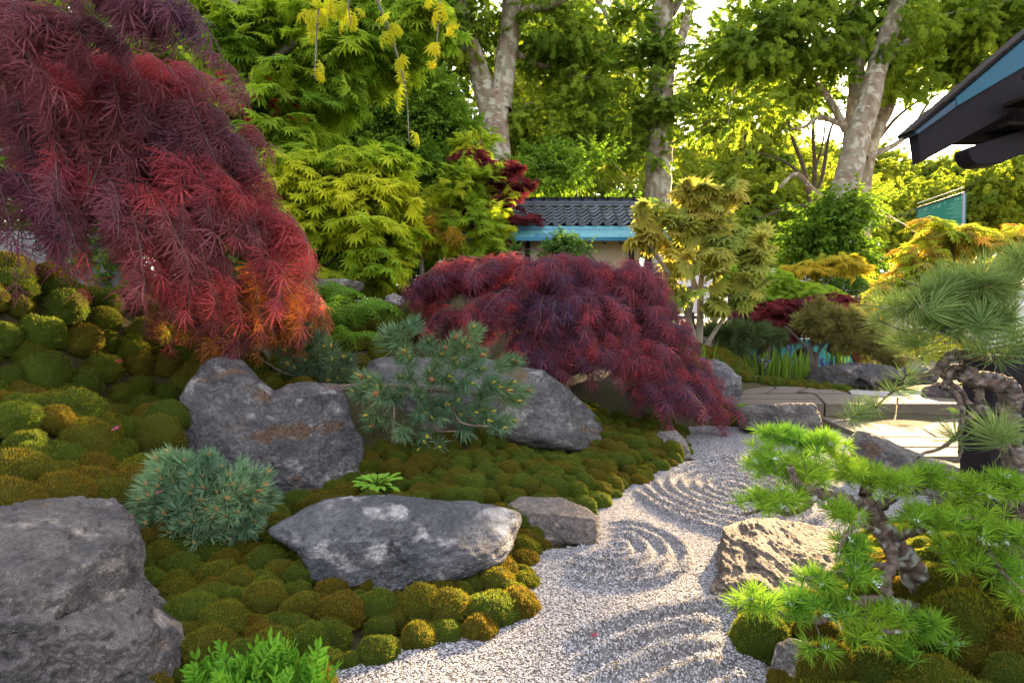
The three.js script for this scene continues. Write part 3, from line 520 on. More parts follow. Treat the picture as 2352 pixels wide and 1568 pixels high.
  part('window_pane', box(0.66, 0.34, 0.02, xr - 0.85, yb - 0.38, z0 - 0.05), std([0.16, 0.16, 0.17], 0.6), win);
  for (let i = 0; i < 9; i++) part('lattice_slat', box(0.028, 0.36, 0.03, xr - 1.16 + i * 0.078, yb - 0.38, z0), darkWood, win);
  part('window_lattice', box(0.7, 0.05, 0.05, xr - 0.85, yb - 0.58, z0), darkWood, H);
  for (const x of [P(1212, 560, 12.6).x - H.position.x, xr - 0.38, xr]) part('post', box(0.11, top + 0.9, 0.13, x, (top - 0.9) / 2, z0 + 0.025), darkWood, H);
  part('door_panel', box(0.09, 1.35, 0.05, xr - 0.12, yb - 0.7, z0 + 0.06), std([0.27, 0.33, 0.40], 0.7), H);
}
// the low wall beside it
solo('garden_wall', box(1.7, 1.0, 0.15).translate(P(1555, 690, 14.2).x, P(1555, 716, 14.2).y + 0.45, -14.2), std([0.66, 0.69, 0.72], 0.9, { bumpMap: rep(grainTex, 1), bumpScale: 0.004 }), 'low white garden wall at the right end of the tea house', 'wall');
{ const c = P(1555, 664, 14.2); solo('wall_coping', box(1.8, 0.09, 0.3, c.x, c.y + 0.02, -14.2, 0.02), std([0.05, 0.055, 0.06], 0.8), 'dark coping on top of the low white garden wall', 'coping'); }
solo('garden_wall', box(3.4, 1.6, 0.15).rotateY(0.25).translate(P(20, 590, 8.6).x, P(20, 590, 8.6).y - 0.42, -8.6), dullStd([0.16, 0.165, 0.17], 0.9), 'grey rendered wall glimpsed at the left edge behind the weeping red maple', 'wall');
{ // dark plank railing
  const r = thing('plank_railing', 'low black plank railing behind the drooping red maple', 'railing', P(1560, 745, 12.9));
  part('rail', box(1.1, 0.08, 0.1, 0, 0.16, 0, 0.01), darkWood, r); part('plank', box(1.0, 0.35, 0.05, 0, -0.2, 0, 0.008), darkWood, r);
  for (const x of [-0.3, 0.28]) part('post', box(0.1, 0.75, 0.12, x, -0.1, 0.02, 0.01), darkWood, r);
}
// ---------- the roof corner and the post at the right ----------
{
  const wood = dullStd([0.013, 0.011, 0.015], 0.7, { bumpMap: rep(woodTex, 2, 2), bumpScale: 0.0012 }), dull = dullStd([0.012, 0.009, 0.008], 0.85, { bumpMap: rep(woodTex, 1), bumpScale: 0.004 });
  const post = thing('timber_post', 'square dark stained timber post behind the gnarled pine trunk', 'post', V(2.665, 0, -3.15));
  part('shaft', box(0.205, 1.40, 0.205, 0, 0.70, 0, 0.008), wood, post); part('cap', box(0.19, 0.02, 0.19, 0, 1.41, 0, 0.006), wood, post);
  const g = thing('roof_corner', 'corner of a dark timber roof with teal copper verge at the upper right', 'roof', V(3.4, 2.6, -3));
  const Q = (x, y, z) => P(x, y, z).sub(g.position), prism = (pts, z, d) => { const q = pts.map(([x, y]) => Q(x, y, z)), s = new THREE.Shape(q.map((p) => new THREE.Vector2(p.x, p.y))); return new THREE.ExtrudeGeometry(s, { depth: d - 0.008, bevelThickness: 0.004, bevelSize: 0.004, bevelOffset: -0.003, bevelSegments: 1 }).translate(0, 0, q[0].z - d + 0.004); };
  part('barge_board', prism([[2108, 303], [2352, 146], [2700, -75], [2700, 30], [2352, 243], [2118, 371]], 3.0, 0.07), wood, g);
  part('copper_verge', colored(prism([[2102, 303], [2196, 228], [2197, 246], [2110, 307]], 2.98, 0.10), (x, y, z) => { const t = fbm(x * 14, y * 14, z * 9, 3); return [0.035 + 0.02 * t, 0.075 + 0.04 * t, 0.115 + 0.05 * t]; }), vcol(0.8), g);
  part('copper_verge', colored(prism([[2197, 224], [2352, 92], [2700, -205], [2700, -60], [2352, 154], [2199, 244]], 2.985, 0.10), (x, y, z) => { const t = fbm(x * 14, y * 14, z * 9, 3); return [0.015 + 0.01 * t, 0.095 + 0.04 * t, 0.15 + 0.05 * t]; }), vcol(0.8), g);
  for (let k = 0; k < 5; k++) part('roof_edge_sheet', prism([[2094 + k * 70, 299 - k * 59.6], [2170 + k * 70, 232 - k * 59.6], [2172 + k * 70, 240 - k * 59.6], [2100 + k * 70, 302 - k * 59.6]], 2.97, 0.12), dull, g);
  part('gable_board', prism([[2165, 326], [2700, 326], [2700, 30], [2352, 225], [2200, 310]], 3.1, 0.06), dull, g);
  for (let k = 0; k < 3; k++) part('soffit_board', box(2.2, 0.02, 0.14, 0, 0, 0, 0.004).translate(Q(2240, 326, 3.1).x + 1.15, Q(2240, 326, 3.1).y + 0.05 + k * 0.1, -0.02 + k * 0.10), dull, g);
  part('beam', prism([[2229, 338], [2352, 298], [2700, 185], [2700, 265], [2352, 352], [2300, 374], [2262, 378], [2246, 376], [2235, 369], [2228, 358], [2225, 347]], 3.03, 0.10), wood, g);
  part('post', box(0.2, 2.9, 0.2, 1.2, -1.2, 0.1, 0.008), wood, g);
}
// ---------- beyond the garden ----------
{
  const f = thing('board_fence', 'low teal green board fence behind the irises', 'fence', P(1848, 850, 17.2)), teal = std([0.008, 0.16, 0.16], 0.6, { bumpMap: rep(woodTex, 1), bumpScale: 0.004 }), teal2 = std([0.010, 0.20, 0.19], 0.6);
  const a = P(1722, 850, 16.9).x - f.position.x, b = P(1968, 850, 17.2).x - f.position.x;
  seed(3);
  for (let x = a; x < b - 0.05; x += 0.135) part('board', box(0.128, 0.86, 0.025, x + 0.067, 0.5 + rr(-0.004, 0.004), rr(-0.004, 0.004), 0.004), rnd() < 0.5 ? teal : teal2, f);
  for (const x of [a + 0.02, a + 1.05, a + 1.95, b - 0.35, b]) part('post', box(0.08, 1.0, 0.08, x, 0.52, 0.055, 0.008), teal2, f);
  part('cap_rail', box(b - a + 0.1, 0.05, 0.12, (a + b) / 2, 1.0, 0.02, 0.01), teal2, f);
}
{
  const A = P(1690, 612, 17), B = P(1988, 641, 22.5), L = Math.hypot(B.x - A.x, B.z - A.z), ang = Math.atan2(-(B.z - A.z), B.x - A.x), h = A.y;
  const w = thing('show_wall', 'long white painted display wall behind the clipped hedge', 'wall', V((A.x + B.x) / 2, 0, (A.z + B.z) / 2)); w.rotation.y = ang;
  part('panel', box(L, h, 0.12, 0, h / 2, 0), std([0.74, 0.74, 0.76], 0.8), w); part('cap', box(L + 0.05, 0.05, 0.2, 0, h + 0.02, 0, 0.008), std([0.6, 0.6, 0.62], 0.7), w);
  const purple = std([0.23, 0.015, 0.42], 0.7), white = std([0.75, 0.75, 0.77], 0.7);
  const ban = thing('banner', 'tall violet and white banner seen through the yellow green maple', 'banner', P(1688, 712, 16.4));
  part('cloth', box(0.42, 0.86, 0.02, 0, 0.15, 0), purple, ban); part('lower_band', box(0.42, 0.22, 0.022, 0, -0.39, 0), white, ban); part('lower_band', box(0.26, 0.42, 0.022, 0.1, -0.71, 0), white, ban); part('upper_band', box(0.16, 0.9, 0.022, 0.36, 0.15, 0), white, ban);
  seed(9); for (let i = 0; i < 5; i++) part('print', box(rr(0.1, 0.2), 0.035, 0.004, 0.06, 0.4 - i * 0.12, 0.013), white, ban);
}
{
  const v = thing('catering_trailer', 'large beige panelled trailer parked behind the pines', 'trailer', P(2070, 790, 22.5)), cream = std([0.44, 0.40, 0.33], 0.7), dk = std([0.03, 0.03, 0.03], 0.7);
  const y0 = P(2070, 778, 22.5).y - v.position.y, H = 3.3 - P(2070, 778, 22.5).y;
  part('body', box(3.9, H, 2.2, 0.9, y0 + H / 2, -1.1, 0.04), cream, v);
  for (let i = 0; i < 5; i++) part('side_panel', box(0.7, H - 0.25, 0.03, -0.68 + i * 0.76, y0 + H / 2, 0.012, 0.008), std([0.46 + 0.01 * i, 0.42, 0.345], 0.65), v);
  part('roof', box(4.1, 0.08, 2.4, 0.9, y0 + H + 0.05, -1.1, 0.02), std([0.5, 0.49, 0.45], 0.7), v); part('chassis', box(3.6, 0.16, 1.9, 0.9, y0 - 0.1, -1.1, 0.02), dk, v);
  for (const x of [0.1, 1.6]) { const k = part('wheel', new THREE.CylinderGeometry(0.3, 0.3, 0.18, 20).rotateX(Math.PI / 2).translate(x, 0.12 + (ground(0, -40) - v.position.y) + 0.18, -0.12), dk, v); part('rim', new THREE.CylinderGeometry(0.15, 0.15, 0.19, 16).rotateX(Math.PI / 2).translate(x, 0.30 + (ground(0, -40) - v.position.y), -0.115), std([0.4, 0.4, 0.4], 0.5), k); }
  const c = P(2255, 760, 25), t = thing('white_marquee', 'pale grey tent wall seen between the old pine twigs', 'tent', V(c.x, 0, c.z)); const tw = std([0.55, 0.57, 0.60], 0.8);
  part('wall', box(4.5, 2.6, 0.05, 0.6, 1.3, 0), tw, t); const T = new Tris(); T.quad(V(-1.75, 2.6, 0.1), V(2.95, 2.6, 0.1), V(2.2, 3.5, -2), V(-1, 3.5, -2)); T.quad(V(-1.75, 2.55, 0.1), V(-1, 3.45, -2), V(2.2, 3.45, -2), V(2.95, 2.55, 0.1)); part('canopy', T.geo(), tw, t);
  const q = P(2070, 622, 24); const s = thing('ticket_kiosk', 'grey kiosk with a flat top beyond the trailer', 'kiosk', V(P(2235, 690, 24).x, 0, -24)); part('body', box(1.3, 3.55, 1.2, 0, 1.78, 0, 0.02), std([0.30, 0.30, 0.31], 0.8), s); part('corner_panel', box(0.3, 3.5, 0.03, 0.4, 1.76, 0.62), std([0.6, 0.62, 0.64], 0.7), s);
}
{
  const b = P(2050, 640, 26), l = thing('lamp_post', 'thin pale blue lamp post behind the golden maple', 'lamp post', V(b.x, 0, b.z)), blue = std([0.30, 0.52, 0.56], 0.5), top = P(2050, 602, 26).y;
  part('pole', new THREE.CylinderGeometry(0.04, 0.055, top, 10).translate(0, top / 2, 0), blue, l); part('arm', box(0.35, 0.05, 0.06, 0.15, top - 0.1, 0, 0.01), blue, l); part('lamp_head', box(0.24, 0.09, 0.16, 0.36, top - 0.13, 0, 0.02), std([0.6, 0.62, 0.6], 0.4), l);
}
// ---------- the hanging sign ----------
{
  const corners = [P(2108, 478, 15), P(2215, 443, 12.6), P(2213, 520, 12.6), P(2105, 536, 15)];
  const s = thing('hanging_sign', 'green information board hung on cables above the golden maple', 'sign', corners[0].clone().add(corners[2]).multiplyScalar(0.5));
  const c = document.createElement('canvas'); c.width = 1024; c.height = 512; const x = c.getContext('2d');
  x.fillStyle = '#0c7a66'; x.fillRect(0, 0, 1024, 512); x.fillStyle = '#b9c9bd'; x.strokeStyle = '#b9c9bd';
  seed(77);
  // a walking figure, a ring and an arrow mark at the left and centre; lines too blurred to read below and at the right
  const mark = (cx, cy, k) => { x.globalAlpha = 0.75; if (k === 0) { x.fillRect(cx - 6, cy - 30, 12, 60); x.fillRect(cx - 16, cy - 4, 20, 10); } else if (k === 1) { x.fillStyle = '#6a4a52'; x.beginPath(); x.arc(cx, cy, 22, 0, 7); x.fill(); x.fillStyle = '#b9c9bd'; x.fillRect(cx - 5, cy - 14, 10, 28); } else { x.beginPath(); x.moveTo(cx - 22, cy + 24); x.lineTo(cx - 8, cy - 26); x.lineTo(cx + 4, cy + 10); x.lineTo(cx + 22, cy - 24); x.lineTo(cx + 26, cy + 22); x.lineTo(cx + 4, cy + 26); x.fill(); } x.globalAlpha = 1; };
  mark(80, 74, 0); mark(135, 74, 1); mark(195, 72, 2); mark(240, 72, 0); mark(412, 90, 0); mark(460, 90, 1); mark(510, 88, 2); mark(556, 84, 0); mark(650, 70, 0); mark(868, 62, 0); mark(920, 62, 2); mark(985, 60, 0);
  const line = (x0, x1, y, h) => { x.globalAlpha = 0.6; for (let a = x0; a < x1;) { const w = rr(10, 26); x.fillRect(a, y, Math.min(w, x1 - a), h); a += w + rr(3, 8); } x.globalAlpha = 1; };
  line(60, 260, 130, 12); line(50, 330, 168, 12);
  [[760, 118], [800, 150], [700, 186], [820, 224], [690, 262], [840, 300], [790, 340]].forEach(([a, y]) => line(a, 1000, y, 14));
  const t = new THREE.CanvasTexture(c); t.colorSpace = THREE.SRGBColorSpace;
  const g = new THREE.BufferGeometry(), q = corners.map((p) => p.clone().sub(s.position)), nrm = q[1].clone().sub(q[0]).cross(q[3].clone().sub(q[0])).normalize().multiplyScalar(0.05);
  const face = [...q, ...q.map((p) => p.clone().addScaledVector(nrm, -1))];
  g.setAttribute('position', new THREE.Float32BufferAttribute([q[3], q[2], q[1], q[0]].flatMap((p) => [p.x - nrm.x * 0.1, p.y, p.z - nrm.z * 0.1]), 3)); g.setAttribute('uv', new THREE.Float32BufferAttribute([0, 0, 1, 0, 1, 1, 0, 1], 2)); g.setIndex([0, 1, 2, 0, 2, 3]); g.computeVertexNormals();
  part('printed_face', g, new THREE.MeshStandardMaterial({ map: t, roughness: 0.6 }), s);
  const T = new Tris(), b = q.map((p) => p.clone().add(nrm)); T.quad(b[0], b[1], b[2], b[3]); for (let i = 0; i < 4; i++) { const j = (i + 1) % 4; T.quad(q[i], q[j], b[j], b[i]); }
  part('back_panel', T.geo(), std([0.02, 0.13, 0.11], 0.7), s);
  const grey = std([0.22, 0.27, 0.32], 0.5);
  for (let i = 0; i < 4; i++) part('frame', sweep([q[i], q[(i + 1) % 4]], [0.028, 0.028], 6, 1), i === 1 ? grey : std([0.06, 0.06, 0.055], 0.6), s);
  part('fixing_rod', sweep([q[0].clone().add(V(0, 0.12, 0)), q[1].clone().add(V(0, 0.12, 0))], [0.014, 0.014], 5, 1), grey, s);
  const cab = std([0.12, 0.115, 0.10], 0.6), W = (a) => P(...a).sub(s.position);
  for (const [e, m, f] of [[q[0], [2000, 510, 19], [1900, 468, 24]], [q[3], [2020, 480, 19], [1935, 440, 24]], [q[0], [2040, 520, 17], [1965, 500, 24]], [q[1], [2250, 410, 12], [2290, 360, 11]], [q[3], [2060, 505, 17], [1960, 478, 22]]]) part('cable', sweep([e, W(m), W(f)], [0.008, 0.008], 4, 8), cab, s);
}
// ---------- two people by the trailer ----------
function figure(name, label, pos, turn, parts) {
  const g = thing(name, label, 'person', pos); g.rotation.y = turn;
  for (const [nm, mat, bones, size, c, res] of parts) {
    const mc = new MarchingCubes(res, mat, false, false, 60000), half = size / 2;
    mc.isolation = 0; const F0 = mc.field, a = V(), b = V(), q = V(), ab = V();
    for (let k = 0; k < res; k++) for (let j = 0; j < res; j++) for (let i = 0; i < res; i++) {
      q.set((i / res * 2 - 1) * half + c[0], (j / res * 2 - 1) * half + c[1], (k / res * 2 - 1) * half + c[2]); let d = 9;
      for (const [p0, p1, r0, r1] of bones) { a.set(...p0); b.set(...p1); ab.copy(b).sub(a); const t = clamp(q.clone().sub(a).dot(ab) / (ab.lengthSq() + 1e-9), 0, 1), dd = q.distanceTo(a.addScaledVector(ab, t)) - lerp(r0, r1, t), h = Math.max(0.05 - Math.abs(d - dd), 0) / 0.05; d = Math.min(d, dd) - h * h * 0.0125; }
      F0[i + j * res + k * res * res] = -d;
    }
    mc.update();
    const n = mc.count, geo = new THREE.BufferGeometry();
    geo.setAttribute('position', new THREE.Float32BufferAttribute(mc.positionArray.slice(0, n * 3), 3)); geo.setAttribute('normal', new THREE.Float32BufferAttribute(mc.normalArray.slice(0, n * 3), 3));
    geo.scale(half, half, half).translate(...c);
    part(nm, geo, mat, g);
  }
  return g;
}
{
  const skin = std([0.50, 0.29, 0.20], 0.7), navy = std([0.02, 0.025, 0.045], 0.9), shirt = std([0.62, 0.64, 0.72], 0.9), blue = std([0.03, 0.12, 0.45], 0.8), brown = std([0.12, 0.05, 0.025], 0.9), hair = std([0.06, 0.04, 0.03], 0.9);
  const legs = [[[-0.09, 0.92, 0], [-0.1, 0.5, 0.02], 0.095, 0.065], [[-0.1, 0.5, 0.02], [-0.1, 0.08, -0.02], 0.065, 0.045], [[0.09, 0.92, 0], [0.1, 0.5, 0.03], 0.095, 0.065], [[0.1, 0.5, 0.03], [0.1, 0.08, 0], 0.065, 0.045], [[-0.1, 0.05, -0.02], [-0.1, 0.04, 0.16], 0.05, 0.04], [[0.1, 0.05, 0], [0.1, 0.04, 0.18], 0.05, 0.04], [[-0.07, 0.97, 0], [0.07, 0.97, 0], 0.12, 0.12]];
  const torso = [[[0, 1.0, 0], [0, 1.28, 0], 0.125, 0.15], [[-0.13, 1.38, 0], [0.13, 1.38, 0], 0.095, 0.095], [[-0.17, 1.39, 0], [-0.24, 1.1, 0.02], 0.06, 0.045], [[0.17, 1.39, 0], [0.24, 1.1, 0.02], 0.06, 0.045]];
  const skinB = [[[0, 1.42, 0], [0, 1.52, 0.01], 0.055, 0.055], [[0, 1.62, 0.0], [0, 1.64, 0.02], 0.095, 0.09], [[0, 1.55, 0.05], [0, 1.6, 0.05], 0.05, 0.07], [[0, 1.60, 0.105], [0, 1.62, 0.10], 0.018, 0.014], [[-0.095, 1.61, 0], [-0.1, 1.63, 0], 0.02, 0.02], [[0.095, 1.61, 0], [0.1, 1.63, 0], 0.02, 0.02],
    ...[-1, 1].flatMap((s) => [[[s * 0.24, 1.1, 0.02], [s * 0.23, 0.86, 0.1], 0.042, 0.03], [[s * 0.23, 0.85, 0.1], [s * 0.225, 0.77, 0.125], 0.034, 0.028], ...[0, 1, 2, 3].map((k) => [[s * (0.245 - k * 0.015), 0.77, 0.11 + k * 0.012], [s * (0.24 - k * 0.013), 0.70 + Math.abs(k - 1.4) * 0.01, 0.13 + k * 0.012], 0.011, 0.009]), [[s * 0.21, 0.83, 0.12], [s * 0.19, 0.77, 0.14], 0.012, 0.010]])];
  const hairB = [[[0, 1.68, -0.02], [0, 1.66, -0.05], 0.098, 0.09], [[0, 1.6, -0.06], [0, 1.58, -0.06], 0.07, 0.06]];
  const f1 = P(2124, 800, 20.5), f2 = P(2168, 800, 20);
  figure('person', 'person in a white shirt and dark trousers walking past the trailer', V(f1.x, 0, f1.z), 0.6, [['trousers', navy, legs, 1.2, [0, 0.52, 0.05], 56], ['shirt', shirt, torso, 0.9, [0, 1.2, 0], 44], ['body', skin, skinB, 1.15, [0, 1.22, 0.05], 72], ['hair', hair, hairB, 0.5, [0, 1.62, 0], 30]]);
  figure('person', 'person in a blue jacket and brown coat behind the one in white', V(f2.x, 0, f2.z), -0.5, [['trousers', brown, legs, 1.2, [0, 0.52, 0.05], 56], ['jacket', blue, torso, 0.9, [0, 1.2, 0], 44], ['body', skin, skinB, 1.15, [0, 1.22, 0.05], 72], ['hair', hair, hairB, 0.5, [0, 1.62, 0], 30]]);
}
// ---------- leaves and foliage ----------
// every leaf: base at the origin, tip along +Z, upper side +Y
function palmLeaf(T, M, lobes, spread, lw, col, droop = 0.15, notch = 0.28) {
  const q = (x, y, z) => V(x, y, z).applyMatrix4(M);
  for (let i = 0; i < lobes; i++) {
    const t = lobes === 1 ? 0 : i / (lobes - 1) * 2 - 1, a = t * spread, L = 1 - 0.38 * t * t * (lobes > 5 ? 1.25 : 1), c = Math.cos(a), s = Math.sin(a), k = noise(i * 3.1, M.elements[12] * 50, 0.5) * 0.05;
    const e = (u, v, y) => q(s * u + c * v, y - droop * u * u, c * u - s * v);
    const b = e(0, 0, 0), m1 = e(L * 0.46, lw * L, 0.035 + k), m2 = e(L * 0.46, -lw * L, 0.035 - k), mid = e(L * 0.5, 0, -0.01), tip = e(L, 0, k);
    T.tri(b, m1, mid, col); T.tri(mid, m1, tip, col); T.tri(b, mid, m2, col); T.tri(mid, tip, m2, col);
  }
}
function ovalLeaf(T, M, w, col, droop = 0.2) {
  const q = (x, y, z) => V(x, y, z).applyMatrix4(M), b = q(0, 0, 0), l1 = q(w, 0.06, 0.35), l2 = q(w * 0.85, 0.05, 0.68), r1 = q(-w, 0.06, 0.35), r2 = q(-w * 0.85, 0.05, 0.68), m = q(0, -0.02, 0.5), t = q(0, -droop, 1);
  T.tri(b, l1, m, col); T.tri(l1, l2, m, col); T.tri(l2, t, m, col); T.tri(b, m, r1, col); T.tri(r1, m, r2, col); T.tri(r2, m, t, col);
}
function laceLeaf(T, M, col, droop = 0.55, lobes = 7, w0 = 0.026) {
  const q = (x, y, z) => V(x, y, z).applyMatrix4(M);
  for (let i = 0; i < lobes; i++) {
    const t = i / (lobes - 1) * 2 - 1, a = t * 1.15 + gauss() * 0.08, L = (1 - 0.4 * t * t) * rr(0.85, 1.1), c = Math.cos(a), s = Math.sin(a), dr = droop * rr(0.7, 1.3);
    const e = (u, v) => q(s * u * L + c * v, 0.12 * u - dr * u * u, (c * u * L - s * v) * (1 - 0.16 * u * u * droop));
    const us = [0, 0.3, 0.6, 1], ws = [w0 * 0.4, w0, w0 * 0.9, 0.004];
    for (let k = 0; k < 3; k++) T.quad(e(us[k], ws[k]), e(us[k + 1], ws[k + 1]), e(us[k + 1], -ws[k + 1]), e(us[k], -ws[k]), col);
    for (const u of [0.28, 0.45, 0.62, 0.78]) for (const sd of [-1, 1]) { const l = 0.14 * (1 - u * 0.6); T.tri(e(u - 0.035, 0), e(u + 0.035, 0), e(u + 0.10, sd * l), col); }
  }
}
function fingerLeaf(T, M, col, droop = 0.5, lobes = 7, w0 = 0.045) {
  const q = (x, y, z) => V(x, y, z).applyMatrix4(M);
  for (let i = 0; i < lobes; i++) {
    const t = i / (lobes - 1) * 2 - 1, a = t * 1.35 + gauss() * 0.12, L = (1 - 0.36 * t * t) * rr(0.6, 1.2), c = Math.cos(a), s = Math.sin(a), dr = droop * rr(0.4, 1.6), cur = gauss() * 0.12;
    const e = (u, v) => q(s * u * L + c * (v + cur * u * u), 0.10 * u - dr * u * u, (c * u * L - s * (v + cur * u * u)) * (1 - 0.2 * u * u * droop));
    const us = [0.04, 0.38, 0.72, 1], ws = [w0 * 0.25, w0 * rr(0.8, 1.2), w0 * 0.75, 0.003];
    for (let k = 0; k < 3; k++) T.quad(e(us[k], ws[k]), e(us[k + 1], ws[k + 1]), e(us[k + 1], -ws[k + 1]), e(us[k], -ws[k]), col);
    for (const u of [0.42, 0.66]) for (const sd of [-1, 1]) T.tri(e(u - 0.06, sd * w0 * 0.6), e(u + 0.05, sd * w0 * 0.6), e(u + 0.11, sd * w0 * 2.2), col);
  }
}
// a twig with leaves: curved along +Z
function spray(k, n, len, leafL, draw, o = {}) {
  seed(500 + k);
  const T = new Tris(), bend = o.bend ?? 0.4, E = new THREE.Euler(), M = new THREE.Matrix4(), S = V();
  const at = (t) => V(0.12 * len * Math.sin(t * 3 + k), -bend * len * t * t, len * t);
  for (let i = 0; i < n; i++) {
    const t = (i + 0.6) / n, sd = i % 2 ? 1 : -1, last = i >= n - 1, p = at(t), out = o.out ?? 0.9, L = leafL * rr(0.75, 1.15);
    E.set((o.pitch ?? 0.25) + bend * t + gauss() * (o.wild ?? 0.25), last ? 0 : sd * rr(out * 0.6, out * 1.3), sd * 0.15 + gauss() * (o.wild ?? 0.25), 'YXZ');
    M.makeRotationFromEuler(E); M.scale(S.setScalar(L)); M.setPosition(p);
    const v = rr(0.78, 1.2);
    draw(T, M, o.tone ? o.tone(v) : [v, v, v]);
  }
  if (o.twig !== 0) { const w = (o.twig ?? 0.006) * len, tc = o.twigCol ?? [0.5, 0.4, 0.3]; for (let i = 0; i < 4; i++) { const a = at(i / 4), b = at((i + 1) / 4); T.quad(a.clone().add(V(w, 0, 0)), b.clone().add(V(w * 0.7, 0, 0)), b.clone().add(V(-w * 0.7, 0, 0)), a.clone().add(V(-w, 0, 0)), tc); T.quad(a.clone().add(V(0, w, 0)), b.clone().add(V(0, w * 0.7, 0)), b.clone().add(V(0, -w * 0.7, 0)), a.clone().add(V(0, -w, 0)), tc); } }
  return T.geo();
}
const R3 = [0, 1, 2];
const SP = { // leaf length 1 = 1 metre of the drawn leaf; sprays are scaled when placed
  lace: R3.map((k) => spray(k, 6, 0.5, 0.50, (T, M, c) => laceLeaf(T, M, c, 0.6, 7, 0.022), { bend: 0.5, pitch: 0.35, out: 0.8 })),
  laceHang: R3.map((k) => spray(10 + k, 7, 0.62, 0.46, (T, M, c) => laceLeaf(T, M, c, 0.45, 5, 0.022), { bend: 0.75, pitch: 0.5, out: 0.55 })),
  weep: [0, 1, 2, 3, 4].map((k) => spray(90 + k, 2, 0.3, 0.52, (T, M, c) => fingerLeaf(T, M, c, 0.55, 7, 0.02), { bend: 0.4, pitch: 0.2, out: 0.9, wild: 0.5 })),
  finger: [0, 1, 2, 3, 4].map((k) => spray(14 + k, 4, 0.5, 0.52, (T, M, c) => fingerLeaf(T, M, c, 0.55), { bend: 0.45, pitch: 0.3, out: 1.0, wild: 0.45 })),
  palm: R3.map((k) => spray(20 + k, 7, 0.5, 0.36, (T, M, c) => palmLeaf(T, M, 7, 1.5, 0.095, c, 0.25), { bend: 0.3, pitch: 0.2, out: 1.1, wild: 0.42 })),
  few: R3.map((k) => spray(25 + k, 4, 0.4, 0.42, (T, M, c) => palmLeaf(T, M, 7, 1.5, 0.10, c, 0.35), { bend: 0.5, pitch: 0.6, out: 1.0, wild: 0.4 })),
  moon: R3.map((k) => spray(30 + k, 4, 0.4, 0.74, (T, M, c) => palmLeaf(T, M, 9, 1.8, 0.16, c, 0.3), { bend: 0.25, pitch: 0.3, out: 1.1, wild: 0.25 })),
  plane: R3.map((k) => spray(40 + k, 9, 0.8, 0.30, (T, M, c) => palmLeaf(T, M, 5, 1.25, 0.22, c, 0.25), { bend: 0.3, pitch: 0.4, out: 1.1, wild: 0.6 })),
  oval: R3.map((k) => spray(50 + k, 12, 0.55, 0.15, (T, M, c) => ovalLeaf(T, M, 0.27, c), { bend: 0.3, pitch: 0.3, out: 1.0, wild: 0.5 })),
  far: R3.map((k) => spray(60 + k, 14, 1.3, 0.42, (T, M, c) => palmLeaf(T, M, 3, 1.0, 0.30, c, 0.2), { bend: 0.3, out: 1.2, wild: 0.9, twig: 0 })),
};
const litWay = (p) => { // drops crown leaves along sun rays: gaps shaped so the garden is lit
  if (p.z < -9.5 && p.y > 2.6) for (const h of [1.1, 1.7]) { // nearer crowns thinned so sun reaches the tall moss bank
    const t = (p.y - h) / SUN.y, x = p.x - SUN.x * t, z = p.z - SUN.z * t;
    if (x > -5.4 && x < -2.6 && z < -4.2 && z > -6.8 && rnd() < 0.62) return false;
  }
  if (p.z > -13 || p.y < 3.4) return true;
  for (const [h, k, z1, x0] of [[0, 0.97, -1.5, -0.5], [1.2, 0.97, -2, -0.5], [2.4, 0.93, -4, -5], [3.6, 0.62, -5, -5]]) {
    const t = (p.y - h) / SUN.y, x = p.x - SUN.x * t, z = p.z - SUN.z * t;
    if (t > 0 && z < z1 && z > -13 && x > (z < -4.6 ? -6 : x0) && x < 6.5 && rnd() < (noise(x * 0.55, h, z * 0.55) > -0.3 ? k : 0.45)) return false;
  }
  return true;
};
// crowns are made of lumps: [px, py, Z, half width in px, half height in px, half depth in m, share]
const lump = ([px, py, Z, rx, ry, rz, k = 1]) => ({ c: P(px, py, Z), rx: rx / F * Z, ry: ry / F * Z, rz, k });
function inLumps(lumps, n, o) {
  const L = lumps.map(lump), area = L.map((l) => l.k * Math.pow((Math.pow(l.rx * l.ry, 1.6) + Math.pow(l.rx * l.rz, 1.6) + Math.pow(l.ry * l.rz, 1.6)) / 3, 1 / 1.6)), sum = area.reduce((a, b) => a + b), out = [];
  L.forEach((l, li) => {
    const m = Math.round(n * area[li] / sum);
    for (let i = 0, tries = 0, lost = 0; i < m && tries < m * 12; tries++) {
      const d = V(gauss(), gauss(), gauss()).normalize(), f = 1 - (o.shell ?? 0.55) * Math.pow(rnd(), o.pow ?? 1.6);
      if (d.y < (o.floor ?? -0.9)) continue;
      if (o.front && d.z < -0.35 && rnd() < o.front) continue;
      const p = V(l.c.x + d.x * l.rx * f, l.c.y + d.y * l.ry * f, l.c.z + d.z * l.rz * f);
      if (o.clump && noise(p.x * o.clump, p.y * o.clump * (o.flat ?? 1), p.z * o.clump) < (o.gap ?? -0.05) + gauss() * 0.04) continue;
      if (!o.solid && !litWay(p)) { if (++lost > 3) { lost = 0; i++; } continue; }
      out.push({ p, o: V(d.x / l.rx, d.y / l.ry, d.z / l.rz).normalize(), l: li }); i++;
    }
  });
  return out;
}
